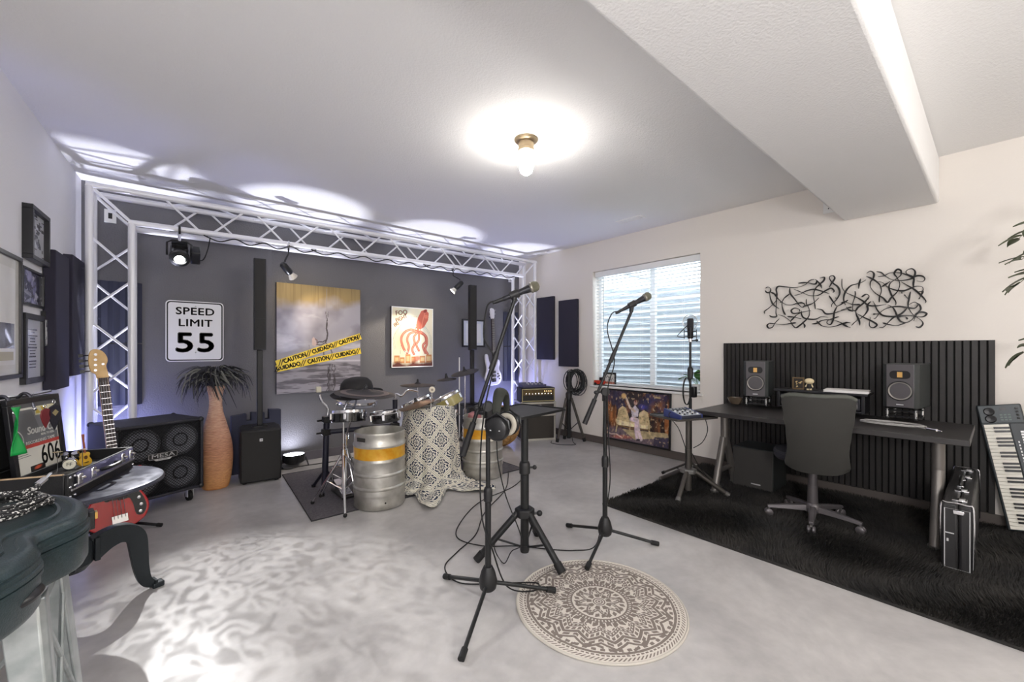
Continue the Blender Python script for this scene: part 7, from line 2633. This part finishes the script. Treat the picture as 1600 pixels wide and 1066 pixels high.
# centre lines of the ribbons on the wall: millimetres along the wall and in height from the middle of the piece
ART = [[(552,177),(533,153),(507,158),(504,186),(526,207),(549,198)],
       [(507,158),(469,132),(440,86),(388,32),(333,17),(280,30),(242,27)],
       [(549,-49),(552,-27),(507,10),(456,67),(447,123),(453,173),(434,200),(375,189),(297,173),(227,189),(188,225),(154,231)],
       [(450,137),(450,45),(456,-41),(450,-84),(488,-85),(507,-69)],
       [(507,158),(500,92),(475,32),(425,-14)],
       [(188,198),(143,186),(129,211),(143,229)],
       [(280,212),(216,211),(154,187)],
       [(342,175),(339,126),(303,67),(268,8),(242,-14),(227,12),(251,31),(286,23)],
       [(342,119),(388,81),(406,34),(397,-31),(378,-74)],
       [(303,157),(245,123),(188,90),(121,86),(72,118),(29,136),(8,111),(18,95)],
       [(303,101),(256,110),(210,133),(154,140),(99,120),(39,88)],
       [(132,221),(104,174),(93,140)],
       [(115,239),(82,241),(85,212),(115,182),(148,146),(162,87),(154,19),(148,-35)],
       [(45,147),(24,187),(5,221),(18,246),(42,242),(42,219),(18,180),(-18,140),(-29,87),(-8,37),(24,1),(29,-25)],
       [(45,75),(13,13),(-11,-21),(-44,-5),(-85,24)],
       [(210,58),(210,17),(193,-25),(190,-86),(216,-132),(262,-178),(291,-197),(315,-175),(339,-132),(388,-88),(437,-67)],
       [(115,62),(159,19),(199,3),(239,-8)],
       [(268,-61),(262,-33),(297,-17),(324,-36),(309,-65),(256,-61),(188,-49),(176,-53)],
       [(256,-41),(245,-96),(210,-119),(143,-126),(99,-105),(55,-115)],
       [(363,-89),(303,-100),(251,-117)],
       [(333,-133),(286,-80),(256,-61)],
       [(513,-145),(469,-150),(400,-164),(327,-154),(291,-152)],
       [(425,-107),(462,-147),(481,-182),(513,-192),(526,-166),(507,-145)],
       [(239,-145),(222,-180),(225,-203)],
       [(137,-33),(99,-46),(72,-81),(24,-84),(-34,-65),(-85,-50)],
       [(-11,-21),(8,-72),(16,-137),(34,-178),(61,-167),(55,-141),(13,-124),(-23,-113)],
       [(171,-168),(132,-164),(99,-142),(45,-135),(-8,-151),(-49,-176),(-86,-206)],
       [(132,-143),(99,-185),(55,-200),(3,-196),(-49,-176),(-86,-168)],
       [(-47,208),(-48,137),(-73,89),(-128,52),(-182,9),(-220,-32),(-272,-42),(-332,-35)],
       [(-206,178),(-163,155),(-108,142),(-73,95),(-60,33),(-73,-20)],
       [(-167,198),(-158,155),(-155,112)],
       [(-206,234),(-230,249),(-253,227),(-249,187),(-232,159),(-232,115),(-263,63),(-309,21),(-336,-17),(-359,17),(-394,61),(-409,119),(-394,171),(-376,210),(-394,240),(-416,225),(-414,189),(-385,161),(-354,137),(-345,96),(-361,35),(-385,-16),(-385,-46)],
       [(-206,209),(-253,175),(-291,127),(-300,77),(-288,30),(-286,-13)],
       [(-272,237),(-300,226),(-327,192),(-367,160),(-420,147),(-472,152),(-505,171),(-538,164),(-551,142),(-538,123),(-505,133)],
       [(-281,195),(-318,197),(-354,216),(-411,208),(-455,184),(-488,162),(-499,201),(-480,230),(-450,220),(-450,196),(-488,162),(-488,109),(-488,74)],
       [(-272,157),(-309,143),(-341,103),(-385,74),(-433,63),(-472,76),(-505,90),(-538,80),(-540,51),(-518,48)],
       [(-416,139),(-450,108),(-493,68),(-530,18),(-555,-25),(-551,-42)],
       [(-300,111),(-332,134),(-354,150)],
       [(-542,51),(-530,18),(-518,-10)],
       [(-472,53),(-463,-5),(-459,-63),(-484,-124),(-530,-173),(-540,-202),(-522,-228),(-501,-221)],
       [(-437,33),(-455,5),(-467,0)],
       [(-459,-52),(-493,-31),(-514,-50),(-497,-78),(-459,-72),(-407,-59),(-354,-61),(-304,-88),(-267,-140),(-253,-146)],
       [(-244,3),(-258,-29),(-272,-73),(-304,-118),(-354,-133),(-407,-131),(-463,-131),(-505,-143),(-542,-145),(-559,-123),(-530,-109),(-505,-125),(-488,-177)],
       [(-336,-36),(-372,-68),(-392,-124),(-411,-172),(-446,-186),(-480,-164),(-497,-125),(-526,-92),(-522,-57),(-505,-38)],
       [(-455,-69),(-420,-114),(-376,-141),(-341,-181),(-313,-216),(-286,-218)],
       [(-309,-182),(-350,-199),(-398,-207),(-446,-186)],
       [(-403,-142),(-442,-142),(-455,-163)],
       [(-113,-195),(-138,-164),(-187,-123),(-216,-75),(-216,-32),(-239,-3)],
       [(-136,-63),(-138,-101),(-158,-159),(-163,-197)],
       [(-143,-95),(-187,-129),(-239,-163),(-272,-196),(-249,-219),(-225,-200),(-230,-132)],
       [(-216,30),(-196,-5),(-153,-45),(-138,-69),(-118,-62),(-118,-5),(-133,57),(-133,95)],
       [(-177,40),(-206,59),(-225,42),(-211,12)],
       [(-43,2),(-73,6),(-118,-17),(-167,-21)],
       [(-43,-62),(-83,-46),(-113,-39)],
       [(-73,-33),(-88,-59),(-118,-74)],
       [(-43,-179),(-73,-167),(-103,-172)],
       [(-43,-172),(-73,-199),(-103,-210)],
       [(-249,-108),(-286,-108)]]
for k, row in enumerate(ART):
    dep = .012 + .028 * ((k * 7) % 6) / 5
    sp2 = spline([(-dep - .005 * math.sin(i * .9 + k), p[0] / 1000, p[1] / 1000) for i, p in enumerate(row)], 7)
    vs, fs = [], []
    nn2 = len(sp2)
    for i, p in enumerate(sp2):
        tg = (sp2[min(i + 1, nn2 - 1)] - sp2[max(i - 1, 0)])
        sd = Vector((0, -tg.z, tg.y)).normalized()
        u_ = i / (nn2 - 1)
        wdt = (.0021 + .0042 * (.5 + .5 * math.sin(u_ * 2.1 * PI * max(1, nn2 / 45) + k))) * min(1, .35 + 6 * u_, .35 + 6 * (1 - u_))
        for ox in (-.0045, .0045):
            vs += [p + sd * wdt + Vector((ox, 0, 0)), p - sd * wdt + Vector((ox, 0, 0))]
    for i in range(nn2 - 1):
        a_ = i * 4
        fs += [(a_, a_ + 4, a_ + 5, a_ + 1), (a_ + 3, a_ + 7, a_ + 6, a_ + 2), (a_ + 2, a_ + 6, a_ + 4, a_), (a_ + 1, a_ + 5, a_ + 7, a_ + 3)]
    fs += [(0, 1, 3, 2), tuple((nn2 - 1) * 4 + j for j in (2, 3, 1, 0))]
    MB().add(vs, fs).build('curled_ribbon', M_WIRE, ws)
for y_ in (-.42, 0, .42):
    MB().cyl((-.020, y_, .05), (0, y_, .05), .004, n=8).build('wall_standoff', M_WIRE, ws)

# ------------------------------------------------------------ leafy tree just past the right edge
tr2 = thing('indoor_tree', 'tall leafy indoor tree whose twigs reach in at the right edge', 'plant', (3.72, -.62, RT_))
M_BARK = mat('grey_brown_bark', S(96, 84, 70), .8)
M_LF = mat('muted_olive_leaf', S(92, 98, 74), .45, noise=(12, S(66, 76, 54), 3))
MB().lathe([(.001, 0), (.13, 0), (.17, .26), (.18, .28), (.165, .28), (.15, .24), (.001, .24)], 28).build('pot', mat('grey_planter', S(120, 118, 116), .6), tr2)
MB().tube(spline([(0, 0, .2), (.02, .03, .7), (-.01, .0, 1.2), (.02, .04, 1.9)], 8), [.020 - .012 * i / 24 for i in range(25)], 8).build('trunk', M_BARK, tr2)


def lf(u, v):
    wv = .023 * math.sin(PI * min(1, v ** .75 * .97 + .02))
    return Vector(((u - .5) * 2 * wv, v * .095, abs(u - .5) * .012 - .022 * v * v))


l0 = MB().grid(lf, 2, 5).build('leaf', M_LF, tr2)
l0first = True
for k in range(26):
    a_ = k * 2.4
    z_ = .95 + 1.15 * ((k * .618) % 1)
    ln = .40 + .14 * rg.random()
    if k in (3, 8, 13, 18):
        a_, ln = PI / 2 + rg.uniform(-.15, .25), .52 + .04 * rg.random()
        z_ = {3: 1.74, 8: 1.86, 13: 1.20, 18: 1.60}[k]
    elif math.sin(a_) > .4:
        ln = .34
    dx, dy = math.cos(a_), math.sin(a_)
    if dx > .6:
        ln = .34
    br = spline([(0, 0, z_), (dx * ln * .4, dy * ln * .4, z_ + .12), (dx * ln * .8, dy * ln * .8, z_ + .10), (dx * ln, dy * ln, z_ + .0)], 5)
    MB().tube(br, [.005 - .0035 * i / (len(br) - 1) for i in range(len(br))], 5).build('twig', M_BARK, tr2)
    for j in range(4, len(br)):
        if j % 2 and j < len(br) - 1 and rg.random() < .3:
            continue
        o = l0 if l0first else share(l0, tr2)
        l0first = False
        o.location = br[j]
        o.rotation_euler = (rg.uniform(-.9, .1), rg.uniform(-.4, .4), a_ - PI / 2 + rg.choice((-.9, .9, .2, -.2)) + rg.uniform(-.3, .3))
        s_ = .8 + .5 * rg.random()
        o.scale = (s_, s_, s_)

# ------------------------------------------------------------ phrases shared by things of a kind
GROUPS = {'microphone_stand': 'boom microphone stands', 'microphone': 'dynamic microphones on the boom stands', 'microphone_cable': 'microphone cables on the floor',
          'beer_keg': 'steel kegs of the drum kit', 'cymbal': 'cymbals of the drum kit', 'cymbal_stand': 'chrome stands of the drum kit', 'drum_pad': 'tom pads of the drum kit',
          'studio_monitor': 'monitors on the desk', 'speaker_riser': 'risers under the monitors', 'acoustic_panel': 'fabric acoustic panels on the walls',
          'framed_picture': 'framed pictures on the left wall', 'truss_spotlight': 'small spotlights on the truss', 'flight_case': 'flight cases in the corner stack',
          'column_speaker': 'column speakers along the stage wall', 'power_cable': 'cables along the truss beam', 'mixer_cable': 'cables at the mixer stand',
          'floor_cable': 'loose cables on the floor', 'wall_plate': 'white wall plates', 'cable_coil': 'black cable coils', 'added_fill_lamp': 'added fill lamps behind the camera'}
for o in COL.objects:
    k_ = o.name.split('.')[0]
    if o.parent is None and k_ in GROUPS and 'group' not in o:
        o['group'] = GROUPS[k_]
